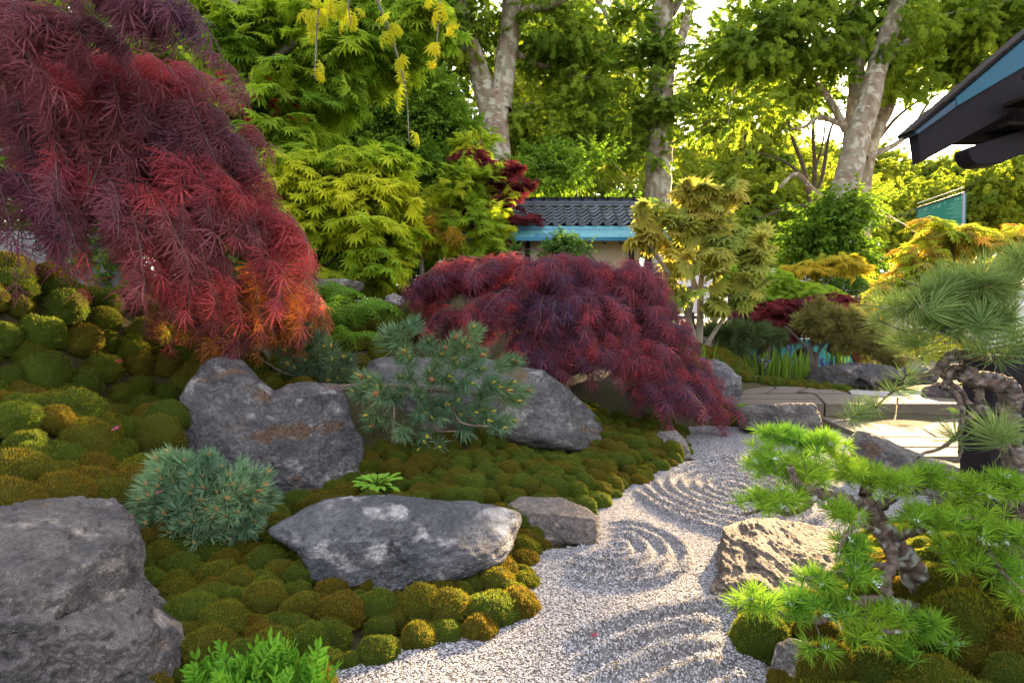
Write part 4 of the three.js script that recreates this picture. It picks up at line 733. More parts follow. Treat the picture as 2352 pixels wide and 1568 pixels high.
// mode: 'droop' (weeping), 'tier' (layered flat sprays), 'any'
function leafItems(spots, o) {
  const s = o.size ?? 1;
  return spots.map(({ p, o: d }) => {
    const h = V(d.x, 0, d.z); if (h.lengthSq() < 0.01) h.set(gauss(), 0, gauss()); h.normalize();
    let out, up;
    if (o.mode === 'droop') { out = h.clone().addScaledVector(o.pull ?? V(0, 0, 0), 1).add(V(gauss() * 0.35, rr(-1.1, 0.05) * (o.hang ?? 1), gauss() * 0.35)); up = d.clone().add(V(0, 0.5, 0)); }
    else if (o.mode === 'tier') { const a = rnd() * 6.28; out = h.multiplyScalar(1.0).add(V(Math.cos(a) * 0.9, rr(-0.35, 0.15), Math.sin(a) * 0.9)); up = V(gauss() * 0.25, 1, gauss() * 0.25); }
    else { out = d.clone().add(V(gauss(), gauss() * 0.6 - 0.1, gauss()).multiplyScalar(0.9)); up = V(gauss() * 0.6, 1, gauss() * 0.6); }
    const c = o.color ? o.color(p, d) : [1, 1, 1];
    return { p, m: basis(out, up), s: s * rr(0.75, 1.25), c };
  });
}
// weeping boughs: each starts in a lump, runs outward and arches down, with leaf twigs all along
function cascade(o) {
  const items = [], bough = [], mid = o.mid ? P(...o.mid) : null;
  for (const { p, o: d, l } of inLumps(o.lumps, o.boughs, { shell: 0.95, pow: 0.8, ...o })) {
    const h = mid ? p.clone().sub(mid).setY(0) : V(d.x, 0, d.z); if (h.lengthSq() < 1e-4) h.set(gauss(), 0, gauss()); h.normalize();
    const out = h.multiplyScalar(o.radial ?? 1).add(o.pull ?? V(0, 0, 0)).add(V(gauss(), 0, gauss()).multiplyScalar(0.3)).setY(0).normalize(), len = o.len * rr(0.6, 1.25), rise = (o.rise ?? 0.25) * rr(0.5, 1.4), drop = (o.drop ?? 0.8) * rr(0.7, 1.3), side = V(-out.z, 0, out.x), wob = gauss() * 0.15;
    const at = (t) => p.clone().addScaledVector(out, len * t * (1 - 0.25 * t)).addScaledVector(side, wob * len * Math.sin(t * 3)).add(V(0, len * (rise * t - drop * t * t), 0));
    const tone = o.color(p), n = Math.round(o.per * len / o.len); bough.push([at(0), at(0.35), at(0.7), at(1)]);
    for (let i = 0; i < n; i++) {
      const t = (i + rnd()) / n, q = at(t), tan = at(Math.min(1.05, t + 0.05)).sub(q).normalize(), sd = i % 2 ? 1 : -1, v = rr(0.7, 1.3);
      const dir = tan.clone().addScaledVector(side, sd * rr(0.1, 1.0) * (1 - 0.4 * t)).add(V(gauss() * 0.4, -(o.hang ?? 0.5) * rr(0.1, 1.5), gauss() * 0.4));
      q.addScaledVector(side, gauss() * 0.035).add(V(0, gauss() * 0.025, 0)); items.push({ p: q, m: basis(dir, V(gauss() * 0.35, 1, gauss() * 0.35).addScaledVector(out, 0.5)), s: o.size * rr(0.7, 1.25), c: tone.map((k) => k * v), o: d, t });
    }
  }
  return { items, bough };
}
const barkOf = (lo, hi, f = 20) => (g) => colored(g, (x, y, z) => mixc(lo, hi, clamp(0.5 + fbm(x * f, y * f * 0.35, z * f, 3) * 1.6, 0, 1)));
const woody = vcol(0.9, { bumpMap: rep(rockBump, 5, 5), bumpScale: 0.006 });
// limbs: [name, [[px, py, Z], ...], r0, r1] as parts; then thin twigs grown towards the foliage
function limbs(root, list, bark, o = {}) {
  const nodes = [];
  for (const [name, pts, r0, r1] of list) {
    const w = pts.map((q) => (q.isVector3 ? q : P(...q)).clone().sub(root.position));
    part(name, bark(sweep(w, [r0, lerp(r0, r1, 0.5), r1], o.seg ?? 9, (w.length - 1) * (o.steps ?? 6), o.knob ?? 0.1, o.freq ?? 6)), o.mat ?? woody, root);
    const c = new THREE.CatmullRomCurve3(w, false, 'centripetal'); for (let i = 0; i <= 12; i++) nodes.push(c.getPoint(i / 12));
  }
  return nodes;
}
function twigs(root, nodes, targets, bark, o = {}) {
  const geos = [], r = o.r ?? 0.006, pool = nodes.slice();
  const order = targets.map((t) => t.clone().sub(root.position)).map((t) => [t, Math.min(...nodes.map((n) => n.distanceToSquared(t)))]).sort((a, b) => a[1] - b[1]);
  for (const [t] of order) {
    let best = null, bd = 1e9; for (const n of pool) { const d = n.distanceToSquared(t); if (d < bd && d > 1e-4) { bd = d; best = n; } }
    if (!best || bd > (o.reach ?? 4) ** 2) continue;
    const L = Math.sqrt(bd), m1 = best.clone().lerp(t, 0.35).add(V(gauss(), gauss() * 0.6 + (o.arch ?? 0.3), gauss()).multiplyScalar(0.16 * L)), m2 = best.clone().lerp(t, 0.7).add(V(gauss(), gauss() * 0.6 + (o.arch ?? 0.3), gauss()).multiplyScalar(0.14 * L));
    geos.push(sweep([best, m1, m2, t], [r * (0.7 + L * (o.grow ?? 0.8)), r * 0.5], o.seg ?? 4, o.steps ?? 6));
    pool.push(m1, m2, t);
  }
  if (geos.length) part('twigs', bark(mergeGeometries(geos)), woody, root, 'stuff');
}
function tree(o) {
  if (o.push) { const k = o.push, far = ([x, y, z, ...r]) => r.length ? [x, y, z * k, r[0], r[1], r[2] * k, ...r.slice(3)] : [x, y, z * k]; o = { ...o, at: P(...o.at2.slice(0, 2), o.at2[2] * k), limbs: o.limbs.map(([n, pts, a, c]) => [n, pts.map(far), a * k, c * k]), lumps: o.lumps.map(far), size: o.size * k, len: (o.len ?? 0) * k }; }
  seed(o.seed);
  const root = thing(o.name, o.label, o.category ?? 'tree', o.at.isVector3 ? o.at : V(P(...o.at).x, P(...o.at).y, -o.at[2]), o.group);
  const nodes = limbs(root, o.limbs ?? [], o.bark, o.limbO);
  if (o.boughs) {
    const { items, bough } = cascade(o);
    const gs = bough.filter((_, i) => i % (o.show ?? 2) === 0).map((b) => sweep(b.map((q) => q.clone().sub(root.position)), [0.007, 0.0022], 4, 6));
    part('twigs', o.bark(mergeGeometries(gs)), woody, root, 'stuff');
    const b2 = items.filter((it) => o.split && o.split(it.p, it.o, it.t));
    inst('crown', o.geos, o.mat, b2.length ? items.filter((it) => !b2.includes(it)) : items, root); if (b2.length) inst('crown', o.geos, o.mat2, b2, root);
    return root;
  }
  const spots = inLumps(o.lumps, o.n, o);
  if (nodes.length && o.twigN) twigs(root, nodes, spots.filter((_, i) => i % Math.max(1, Math.floor(spots.length / o.twigN)) === 0).map((s) => s.p), o.bark, o.twigO);
  if (o.split) { const a = spots.filter((s) => o.split(s.p, s.o)), b = spots.filter((s) => !o.split(s.p, s.o)); inst('crown', o.geos, o.mat, leafItems(b, o), root); inst('crown', o.geos, o.mat2, leafItems(a, o), root); }
  else inst('crown', o.geos, o.mat, leafItems(spots, o), root);
  return root;
}
const vary = (a, b, f) => (p) => { const t = clamp(0.5 + fbm(p.x * f, p.y * f, p.z * f, 2) * 1.6 + gauss() * 0.25, 0, 1); return mixc(a, b, t); };
const greyBark = barkOf([0.13, 0.11, 0.09], [0.26, 0.23, 0.19]), darkBark = barkOf([0.05, 0.04, 0.03], [0.12, 0.10, 0.08]);
const planeBark = (g) => colored(g, (x, y, z) => { const n = fbm(x * 5, y * 2.2, z * 5, 3) + 0.25 * fbm(x * 12, y * 6, z * 12, 2), m = fbm(x * 4.6 + 7, y * 2.4, z * 4.6, 3); return n > 0.12 ? [0.36, 0.36, 0.28] : m > 0.1 ? [0.17, 0.12, 0.085] : n < -0.18 ? [0.20, 0.20, 0.14] : [0.24, 0.19, 0.14]; });
const L = (c, t, o) => leafMat(c, t, { vertexColors: true, ...o });

// ---------- far trees ----------
const farMat = L([0.27, 0.36, 0.03], 0.68), farMat2 = farMat, planeMat = L([0.25, 0.36, 0.03], 0.68), bushMat = L([0.14, 0.25, 0.016], 0.5);
[ // [lumps, n, label, mat]
  [[[60, 250, 30, 220, 330, 6], [-150, 420, 28, 200, 250, 5]], 900, 'broad green tree behind the weeping red maple at the far left', planeMat],
  [[[480, 120, 34, 240, 220, 6], [330, 350, 32, 200, 200, 5]], 1000, 'tall leafy tree behind the sloping bare branch', planeMat],
  [[[800, 150, 38, 230, 260, 7], [900, 380, 36, 200, 200, 5]], 1200, 'golden backlit tree behind the hanging yellow maple sprig', farMat2],
  [[[1280, 180, 52, 230, 260, 9], [1250, 400, 46, 260, 130, 6]], 1500, 'golden backlit tree between the forked trunk and the ivy clad trunk', farMat2],
  [[[1720, 300, 58, 190, 300, 8], [1650, 480, 50, 180, 140, 6]], 1200, 'far green tree behind the full crowned maple', farMat],
  [[[1850, 520, 48, 170, 130, 6], [1790, 590, 44, 200, 70, 5], [1770, 430, 56, 120, 120, 6]], 1000, 'dark tree filling the gap under the leaning trunk', farMat],
  [[[2150, 520, 62, 220, 110, 8], [2290, 470, 60, 130, 120, 7], [2310, 420, 58, 110, 60, 5], [2040, 520, 60, 110, 110, 6]], 1300, 'far dim tree behind the hanging green sign', farMat],
  [[[2260, 120, 60, 120, 130, 8], [2120, 70, 60, 160, 110, 8]], 800, 'far tree top above the dark roof corner', farMat],
  [[[1640, 400, 110, 130, 90, 12], [1780, 420, 112, 130, 90, 12]], 1000, 'distant wood behind the white display wall', farMat],
  [[[1930, 420, 115, 120, 80, 12], [2080, 450, 118, 120, 70, 12]], 1000, 'distant wood behind the two leaning stems', farMat],
  [[[2240, 440, 112, 120, 80, 12], [2350, 420, 112, 90, 100, 12]], 1000, 'distant wood below the dark roof corner', farMat],
  [[[1420, 330, 112, 120, 120, 12], [1300, 300, 112, 140, 120, 12]], 900, 'distant golden wood seen beside the white gap', farMat2],
  [[[1500, 520, 44, 260, 70, 5], [1200, 520, 40, 260, 70, 4]], 700, 'low dark shrubs far behind the tea house roof', planeMat],
].forEach(([lumps, n, label, mat], i) => {
  const [px, py, Z] = lumps[0], b = V(P(px, 729, Z).x, 0, -Z);
  const wood = lumps[0][2] > 100, root = tree({ seed: 900 + i, name: wood ? 'distant_wood' : 'background_tree', category: wood ? 'wood' : 'tree', label, at: b, lumps, n: n * 2.3, geos: SP.far, mat, shell: 0.8, pow: 1.0, clump: 0.45, gap: -0.08, size: px && lumps[0][2] > 100 ? 2.0 : 0.85, color: vary([0.6, 0.7, 0.8], [1.35, 1.15, 0.9], 0.3), bark: darkBark, limbs: [['trunk', [[px, 745, Z], [px + 10, 560, Z], [px - 10, py, Z + 1]], 0.45, 0.12]], twigN: 24, twigO: { r: 0.03, reach: 14, grow: 0.15 } });
  if (wood) root.userData.kind = 'stuff';
});
// ---------- the plane trees ----------
tree({ seed: 1, name: 'plane_tree', label: 'plane tree with a forked mottled trunk rising left of the tea house', at: V(P(1140, 729, 24).x, 0, -24), geos: SP.plane, mat: planeMat, bark: planeBark,
  limbs: [['trunk', [[1140, 760, 24], [1142, 500, 24], [1142, 380, 24], [1136, 290, 24], [1140, 215, 24]], 0.62, 0.55], ['limb', [[1128, 270, 24], [1108, 190, 24], [1082, 110, 23.7], [1066, 60, 23.5], [1040, -60, 23.2]], 0.46, 0.3], ['limb', [[1150, 250, 24], [1160, 150, 24], [1172, 60, 24], [1178, -40, 24], [1185, -160, 24]], 0.46, 0.36], ['limb', [[1182, 46, 24], [1220, 20, 23.5], [1270, 12, 23], [1320, -20, 22.5]], 0.22, 0.13], ['limb', [[1135, 345, 24], [1090, 330, 23.5], [1060, 345, 23]], 0.16, 0.05], ['limb', [[1290, 150, 26], [1340, 175, 26], [1390, 185, 26]], 0.10, 0.03], ['limb', [[1180, 120, 24.5], [1240, 150, 25], [1290, 150, 26]], 0.14, 0.1], ['limb', [[1372, 0, 25.5], [1395, 40, 25.5], [1405, 95, 25.5], [1385, 130, 25.5], [1430, 150, 25.5]], 0.10, 0.04]], limbO: { seg: 30, steps: 34, knob: 0.06, freq: 2 },
  lumps: [[1030, 60, 24, 110, 120, 2.5, 0.9], [1270, 60, 25, 120, 120, 3, 1], [1330, 190, 26, 90, 80, 2.5, 1], [1250, 300, 26, 150, 80, 2.5, 1], [1350, 340, 27, 100, 70, 2, 1], [960, 200, 25, 130, 100, 2.5, 0.8], [1100, -60, 24, 160, 90, 3, 0.7], [1020, 320, 25, 120, 70, 2, 0.8]], n: 3600, shell: 0.9, pow: 0.9, clump: 0.8, gap: -0.03, size: 0.64, twigN: 110, twigO: { r: 0.02, reach: 6, grow: 0.35 }, color: vary([0.7, 0.8, 0.9], [1.3, 1.2, 1], 0.5) });
tree({ seed: 2, name: 'plane_tree', label: 'tall straight plane tree with ivy green sprouts standing against the white sky', at: V(P(1515, 729, 26).x, 0, -26), geos: SP.plane, mat: planeMat, bark: planeBark,
  limbs: [['trunk', [[1512, 760, 26], [1512, 420, 26], [1518, 280, 26], [1522, 140, 26], [1522, 40, 26], [1520, -120, 26]], 0.62, 0.42], ['limb', [[1538, 150, 26], [1560, 100, 26.3], [1580, 40, 26.6], [1590, -40, 27]], 0.26, 0.18], ['limb', [[1542, 30, 26], [1562, 0, 26], [1590, -60, 26]], 0.2, 0.14]], limbO: { seg: 30, steps: 34, knob: 0.08, freq: 2 },
  lumps: [[1440, 60, 26, 70, 60, 1.5, 0.55], [1470, 150, 25.5, 60, 70, 1.5, 0.5], [1520, 250, 25.2, 55, 80, 1, 0.9], [1450, 270, 26, 60, 40, 1.2, 0.7], [1500, 360, 25.4, 50, 50, 1, 0.7], [1460, 340, 26, 60, 30, 1, 0.6], [1600, 200, 27, 40, 50, 1, 0.35], [1520, 120, 25.2, 40, 60, 0.8, 0.7], [1560, 20, 26, 40, 30, 1, 0.4]], n: 1000, shell: 1, pow: 0.8, clump: 1.0, gap: 0.0, size: 0.64, twigN: 70, twigO: { r: 0.016, reach: 4, grow: 0.35 }, color: vary([0.7, 0.8, 0.9], [1.2, 1.15, 1], 0.6) });
tree({ seed: 3, name: 'plane_tree', label: 'leaning pale plane tree with a second dark stem on the right', at: V(P(1945, 729, 24).x, 0, -24), geos: SP.plane, mat: planeMat, bark: planeBark, 
  limbs: [['trunk', [[1918, 760, 23], [1928, 480, 23.2], [1950, 400, 23.5], [1975, 300, 23.7], [1995, 240, 23.8], [2010, 170, 24]], 0.55, 0.40], ['limb', [[2008, 178, 24], [2030, 110, 24.3], [2050, 50, 24.6], [2062, 0, 24.8], [2085, -120, 25.5]], 0.40, 0.3], ['trunk', [[1972, 760, 27], [1975, 500, 27], [1985, 380, 27], [2010, 300, 27], [2040, 240, 27], [2055, 160, 27]], 0.50, 0.28], ['limb', [[1955, 330, 25.5], [1965, 220, 25.5], [1972, 120, 25.5], [1965, 0, 25.5]], 0.34, 0.22], ['limb', [[1945, 300, 25], [1900, 220, 25], [1875, 190, 25]], 0.17, 0.08], ['limb', [[1945, 290, 25], [1880, 270, 25], [1850, 290, 25], [1800, 300, 25]], 0.12, 0.04], ['limb', [[2010, 160, 25], [2080, 100, 25], [2150, 40, 25]], 0.2, 0.1], ['limb', [[1990, 360, 26], [2060, 330, 26], [2100, 290, 26], [2130, 240, 26]], 0.14, 0.06], ['limb', [[1955, 130, 25], [1900, 90, 25], [1850, 92, 25]], 0.13, 0.05], ['limb', [[1925, 470, 25], [1870, 440, 25], [1830, 400, 25], [1790, 430, 25]], 0.16, 0.06]], limbO: { seg: 30, steps: 34, knob: 0.06, freq: 2 },
  lumps: [[1720, 120, 25, 140, 110, 3, 1], [1840, 60, 25, 130, 110, 3, 1], [1990, 60, 25, 130, 110, 3, 0.9], [2180, 70, 26, 160, 100, 3, 1], [1700, 280, 25, 120, 90, 2.5, 1], [1830, 220, 26, 110, 80, 2.5, 0.7], [1660, 400, 25, 90, 60, 2, 0.9], [1790, 390, 26, 110, 60, 2, 0.8], [2300, 60, 25, 90, 110, 3, 1], [2060, 190, 26, 90, 50, 2, 0.5], [1880, 330, 27, 70, 40, 1.5, 0.4], [2230, 200, 27, 80, 60, 2, 0.6]], n: 5200, shell: 0.95, pow: 0.9, clump: 0.75, gap: -0.02, size: 0.66, twigN: 150, twigO: { r: 0.02, reach: 6, grow: 0.35 }, color: vary([0.7, 0.8, 0.9], [1.3, 1.2, 1], 0.5) });
tree({ seed: 4, name: 'plane_tree', label: 'plane tree at the upper left whose pale trunk shows through the leaves', at: V(P(455, 729, 24).x, 0, -24), geos: SP.plane, mat: planeMat, bark: planeBark,
  limbs: [['trunk', [[450, 760, 24], [455, 300, 24], [455, -60, 24]], 0.34, 0.3], ['trunk', [[120, 760, 22], [160, 140, 22], [120, -40, 22]], 0.36, 0.26], ['limb', [[905, 400, 28], [935, 100, 28], [960, -40, 28]], 0.3, 0.2]], limbO: { seg: 30, steps: 34, knob: 0.05, freq: 2 },
  lumps: [[520, 60, 22, 160, 120, 3], [700, 60, 22, 150, 110, 3], [860, 60, 25, 140, 110, 3], [600, 200, 22, 150, 110, 3], [200, 60, 21, 200, 130, 3], [780, 220, 23, 130, 100, 2.5], [50, 330, 20, 130, 130, 2]], n: 3300, shell: 0.9, pow: 1, clump: 0.8, gap: -0.04, size: 0.64, twigN: 80, twigO: { r: 0.02, reach: 6, grow: 0.3 }, color: vary([0.7, 0.85, 0.8], [1.3, 1.2, 0.9], 0.5) });
tree({ seed: 5, name: 'slender_tree', label: 'slender dark many stemmed tree seen against the light left of the leaning plane tree', at: V(P(1862, 729, 30).x, 0, -30), geos: SP.plane, mat: planeMat, bark: darkBark,
  limbs: [['trunk', [[1866, 770, 30], [1868, 600, 30], [1866, 480, 30]], 0.26, 0.2], ['limb', [[1866, 490, 30], [1850, 400, 30], [1822, 320, 30], [1800, 240, 30]], 0.14, 0.05], ['limb', [[1866, 490, 30], [1872, 390, 30], [1868, 300, 30], [1875, 220, 30]], 0.13, 0.05], ['limb', [[1868, 480, 30], [1892, 390, 30], [1905, 310, 30], [1930, 240, 30]], 0.12, 0.04], ['limb', [[1868, 400, 30], [1890, 330, 30], [1898, 260, 30]], 0.07, 0.03], ['limb', [[1852, 410, 30], [1800, 370, 30], [1740, 350, 30]], 0.08, 0.03], ['limb', [[1866, 470, 30], [1800, 480, 30], [1740, 505, 30]], 0.10, 0.03], ['limb', [[2010, 330, 28], [2060, 270, 28], [2110, 230, 28], [2150, 190, 28]], 0.10, 0.03]], limbO: { seg: 9, steps: 10 },
  lumps: [[1830, 290, 30, 100, 60, 2], [1760, 350, 30, 70, 50, 2], [1880, 240, 30, 80, 40, 2], [2060, 250, 29, 60, 40, 1.5]], n: 420, shell: 1, size: 0.6, twigN: 130, twigO: { r: 0.016, reach: 4, grow: 0.3 }, color: vary([0.7, 0.8, 0.9], [1.3, 1.2, 1], 0.5) });
// ivy round the leaning trunks
{
  const root = thing('ivy_shrub', 'leafy green ivy mound round the foot of the leaning plane tree', 'ivy', V(P(1930, 729, 22).x, 0, -22)); seed(15);
  const lumps = [[1890, 530, 22, 44, 50, 1.0], [1945, 480, 22, 34, 30, 0.8], [1862, 570, 21.5, 34, 36, 0.8], [1915, 585, 22, 40, 34, 0.8], [1960, 612, 22.5, 30, 34, 0.7]];
  inst('foliage', SP.oval, L([0.13, 0.23, 0.015], 0.5), leafItems(inLumps(lumps, 700, { shell: 0.6, clump: 1.6, gap: -0.1, solid: true }), { size: 1.5, color: vary([0.7, 0.8, 0.8], [1.25, 1.2, 1.2], 0.8) }), root);
  limbs(root, [['stem', [[1915, 760, 22], [1910, 600, 22], [1900, 520, 22]], 0.1, 0.03]], darkBark);
}
// evergreen shrubs behind the tea house and the maples
const shrub = (sd, name, label, at, lumps, n, mat, size, geos = SP.oval, extra = {}) => tree({ seed: sd, name, label, at: V(P(at[0], 729, at[1]).x, ground(P(at[0], 729, at[1]).x, -at[1]), -at[1]), category: 'shrub', lumps, n, geos, mat, size, shell: 0.45, clump: 1.3, gap: -0.16, color: vary([0.65, 0.75, 0.8], [1.25, 1.2, 1.1], 0.9), bark: darkBark, limbs: [['trunk', [[at[0], 790, at[1]], [at[0] + 6, lumps[0][1] + 60, at[1]], [at[0], lumps[0][1] + 5, at[1]]], 0.1, 0.03]], twigN: 30, twigO: { reach: 4, r: 0.01 }, ...extra });
shrub(20, 'evergreen_shrub', 'wide dark green glossy shrub rising behind the tea house roof', [1320, 17], [[1240, 420, 17, 90, 60, 1.2], [1340, 405, 17, 110, 65, 1.3], [1420, 430, 17, 70, 55, 1], [1190, 450, 17, 60, 45, 1], [1470, 445, 17.5, 35, 40, 0.8]], 2300, bushMat, 1.0);
shrub(21, 'broadleaf_shrub', 'deep green small leaved shrub behind the yellow tipped lime maple', [930, 18.5], [[930, 260, 19, 120, 90, 1.3], [1010, 330, 19, 90, 70, 1.1], [860, 330, 18.5, 110, 80, 1.2], [960, 420, 18, 130, 60, 1]], 2600, bushMat, 1.05);
shrub(22, 'broadleaf_shrub', 'mid green shrub filling the space above the waterfall stones', [800, 14.5], [[820, 520, 15, 120, 80, 1], [1000, 560, 14.5, 120, 60, 0.9], [700, 560, 14.4, 110, 80, 0.8], [900, 610, 13.8, 100, 40, 0.6], [640, 620, 13, 90, 50, 0.6], [840, 655, 12.6, 90, 34, 0.5], [960, 650, 12.8, 90, 34, 0.5], [720, 660, 12.4, 70, 34, 0.4]], 2300, bushMat, 0.8);
shrub(23, 'broadleaf_shrub', 'shaded shrub behind the hanging strands of the weeping red maple', [250, 9.5], [[120, 540, 10, 200, 120, 0.9], [350, 560, 9.5, 180, 120, 0.8], [550, 600, 9, 130, 90, 0.7]], 1700, L([0.10, 0.19, 0.02], 0.5), 0.7);
shrub(24, 'hedge_shrub', 'dark clipped hedge in front of the long white display wall', [1830, 16.5], [[1770, 680, 16.5, 60, 60, 0.6], [1850, 680, 16.8, 70, 55, 0.6], [1930, 690, 17.5, 60, 50, 0.6], [1975, 700, 18, 35, 50, 0.5], [1800, 740, 16.5, 90, 40, 0.5]], 1900, L([0.06, 0.13, 0.016], 0.4), 0.62);
shrub(25, 'flowering_shrub', 'light green shrub with tiny pale pink blossom above the red maple dome', [1290, 10.8], [[1265, 575, 10.8, 75, 20, 0.4], [1330, 580, 10.8, 70, 18, 0.4], [1215, 585, 10.8, 50, 15, 0.4]], 420, L([0.12, 0.22, 0.03], 0.5), 0.42);
// ---------- maples ----------
const limeMat = L([0.40, 0.47, 0.022], 0.62), yellowMat = L([0.54, 0.55, 0.02], 0.65), greenMapleMat = L([0.24, 0.37, 0.025], 0.62), goldLace = L([0.40, 0.34, 0.04], 0.55), purpleMat = L([0.13, 0.02, 0.026], 0.5);
tree({ seed: 30, name: 'green_maple', label: 'large fresh green maple with a sloping bare branch behind the red maple', push: 1.28, at2: [640, 660, 9.2], at: V(0, 0, 0), geos: SP.palm, mat: greenMapleMat, mode: 'tier', bark: greyBark,
  limbs: [['trunk', [[610, 700, 9.5], [560, 400, 9.8], [545, 230, 10], [520, 80, 10], [545, -40, 10]], 0.10, 0.07], ['limb', [[555, 200, 10], [600, 160, 9.7], [660, 110, 9.5], [730, 60, 9.3], [780, -30, 9]], 0.075, 0.05], ['limb', [[540, 260, 10], [480, 180, 10.3], [400, 120, 10.5]], 0.05, 0.02]], limbO: { seg: 10, steps: 8, knob: 0.06 },
  lumps: [[620, 110, 9.6, 160, 60, 1], [560, 260, 9.4, 120, 70, 0.8], [700, 210, 9.2, 150, 60, 0.9], [820, 120, 9.2, 140, 60, 0.8], [760, 20, 9.2, 150, 50, 0.8], [640, 330, 9, 120, 60, 0.7], [520, 30, 9.6, 150, 50, 0.9], [930, 40, 9.2, 110, 50, 0.7], [330, 130, 10, 130, 60, 0.7]], n: 1900, shell: 0.8, pow: 1, clump: 1.2, flat: 2.2, gap: -0.04, size: 0.52, twigN: 120, twigO: { r: 0.005, reach: 2 }, color: vary([0.75, 0.9, 0.9], [1.5, 1.25, 1], 0.9) });
tree({ seed: 31, name: 'yellow_maple', label: 'near hanging sprigs of a yellow green maple at the top left of centre', at: P(760, -220, 4.6), geos: SP.few, mat: yellowMat, mode: 'droop', hang: 1.3, bark: greyBark,
  limbs: [['branch', [[600, -260, 4.8], [720, -150, 4.6], [735, -40, 4.5], [728, 60, 4.5], [722, 180, 4.5]], 0.02, 0.004], ['branch', [[900, -260, 4.8], [1000, -120, 4.6], [1010, -20, 4.6], [1000, 140, 4.6]], 0.016, 0.004], ['branch', [[780, -180, 4.8], [890, 60, 4.9], [930, 200, 5], [940, 330, 5]], 0.014, 0.003], ['branch', [[810, -100, 4.7], [800, 0, 4.7], [805, 60, 4.7]], 0.012, 0.003]],
  lumps: [[735, 40, 4.5, 40, 55, 0.16], [722, 130, 4.5, 25, 60, 0.1, 0.7], [760, 5, 4.5, 50, 30, 0.2], [1010, 20, 4.6, 45, 40, 0.2], [995, 110, 4.6, 30, 55, 0.12, 0.7], [810, 30, 4.8, 50, 45, 0.2], [930, 215, 5, 24, 100, 0.1, 0.7], [900, 60, 4.9, 40, 60, 0.2, 0.7], [940, 300, 5, 16, 24, 0.08, 0.5]], n: 34, shell: 0.9, pow: 1, size: 0.21, color: vary([0.75, 0.85, 1], [1.25, 1.1, 1], 1.5) });
tree({ seed: 32, name: 'lime_maple', label: 'lime green layered maple in the middle left with dark thin stems', push: 1.32, at2: [690, 660, 8.4], at: V(0, 0, 0), geos: SP.palm, mat: limeMat, mode: 'tier', bark: darkBark,
  limbs: [['trunk', [[690, 690, 8.4], [715, 640, 8.3], [760, 600, 8.2], [800, 560, 8.1], [830, 545, 8]], 0.035, 0.015], ['limb', [[715, 640, 8.3], [740, 560, 8.3], [745, 480, 8.3], [775, 400, 8.3]], 0.022, 0.008], ['limb', [[690, 650, 8.4], [680, 540, 8.6], [688, 420, 8.7], [700, 340, 8.8]], 0.03, 0.012], ['limb', [[760, 600, 8.2], [840, 590, 8.1], [890, 600, 8]], 0.015, 0.006]], limbO: { seg: 7, steps: 6 },
  lumps: [[700, 400, 8.4, 120, 45, 0.7], [800, 380, 8.3, 130, 36, 0.6], [680, 470, 8.2, 110, 50, 0.6], [830, 450, 8.1, 130, 45, 0.6], [870, 530, 7.9, 100, 45, 0.55], [740, 540, 8.1, 110, 40, 0.5], [870, 600, 7.8, 60, 50, 0.4], [640, 350, 8.8, 80, 50, 0.5], [900, 360, 8.6, 70, 25, 0.4], [620, 560, 8.3, 70, 60, 0.5], [780, 640, 8, 90, 24, 0.4]], n: 2000, shell: 0.85, pow: 1, clump: 1.5, flat: 2.2, gap: -0.03, size: 0.46, twigN: 150, twigO: { r: 0.004, reach: 1.6 }, color: vary([0.55, 0.8, 0.9], [1.35, 1.2, 1], 1.1) });
tree({ seed: 33, name: 'golden_laceleaf_maple', label: 'fine leaved golden green maple mound left of the tea house roof', push: 1.28, at2: [960, 640, 9.3], at: V(0, 0, 0), geos: SP.weep, mat: goldLace, bark: greyBark, boughs: 90, per: 14, len: 0.55, rise: 0.2, drop: 0.5, hang: 0.4, radial: 1, mid: [940, 560, 9.6],
  limbs: [['trunk', [[965, 680, 9.4], [968, 600, 9.3], [950, 520, 9.3], [920, 470, 9.3]], 0.05, 0.02], ['limb', [[960, 560, 9.3], [920, 480, 9.2], [890, 450, 9.2]], 0.02, 0.008]],
  lumps: [[920, 455, 9.2, 75, 40, 0.6], [980, 500, 9.1, 75, 40, 0.6], [1010, 550, 9, 60, 40, 0.5], [940, 540, 8.9, 60, 45, 0.5], [890, 420, 9.4, 50, 20, 0.4]], n: 650, floor: -0.4, size: 0.34, twigN: 50, twigO: { r: 0.004, reach: 1.5 }, color: vary([0.7, 0.95, 0.8], [1.4, 1.05, 0.9], 1.5) });
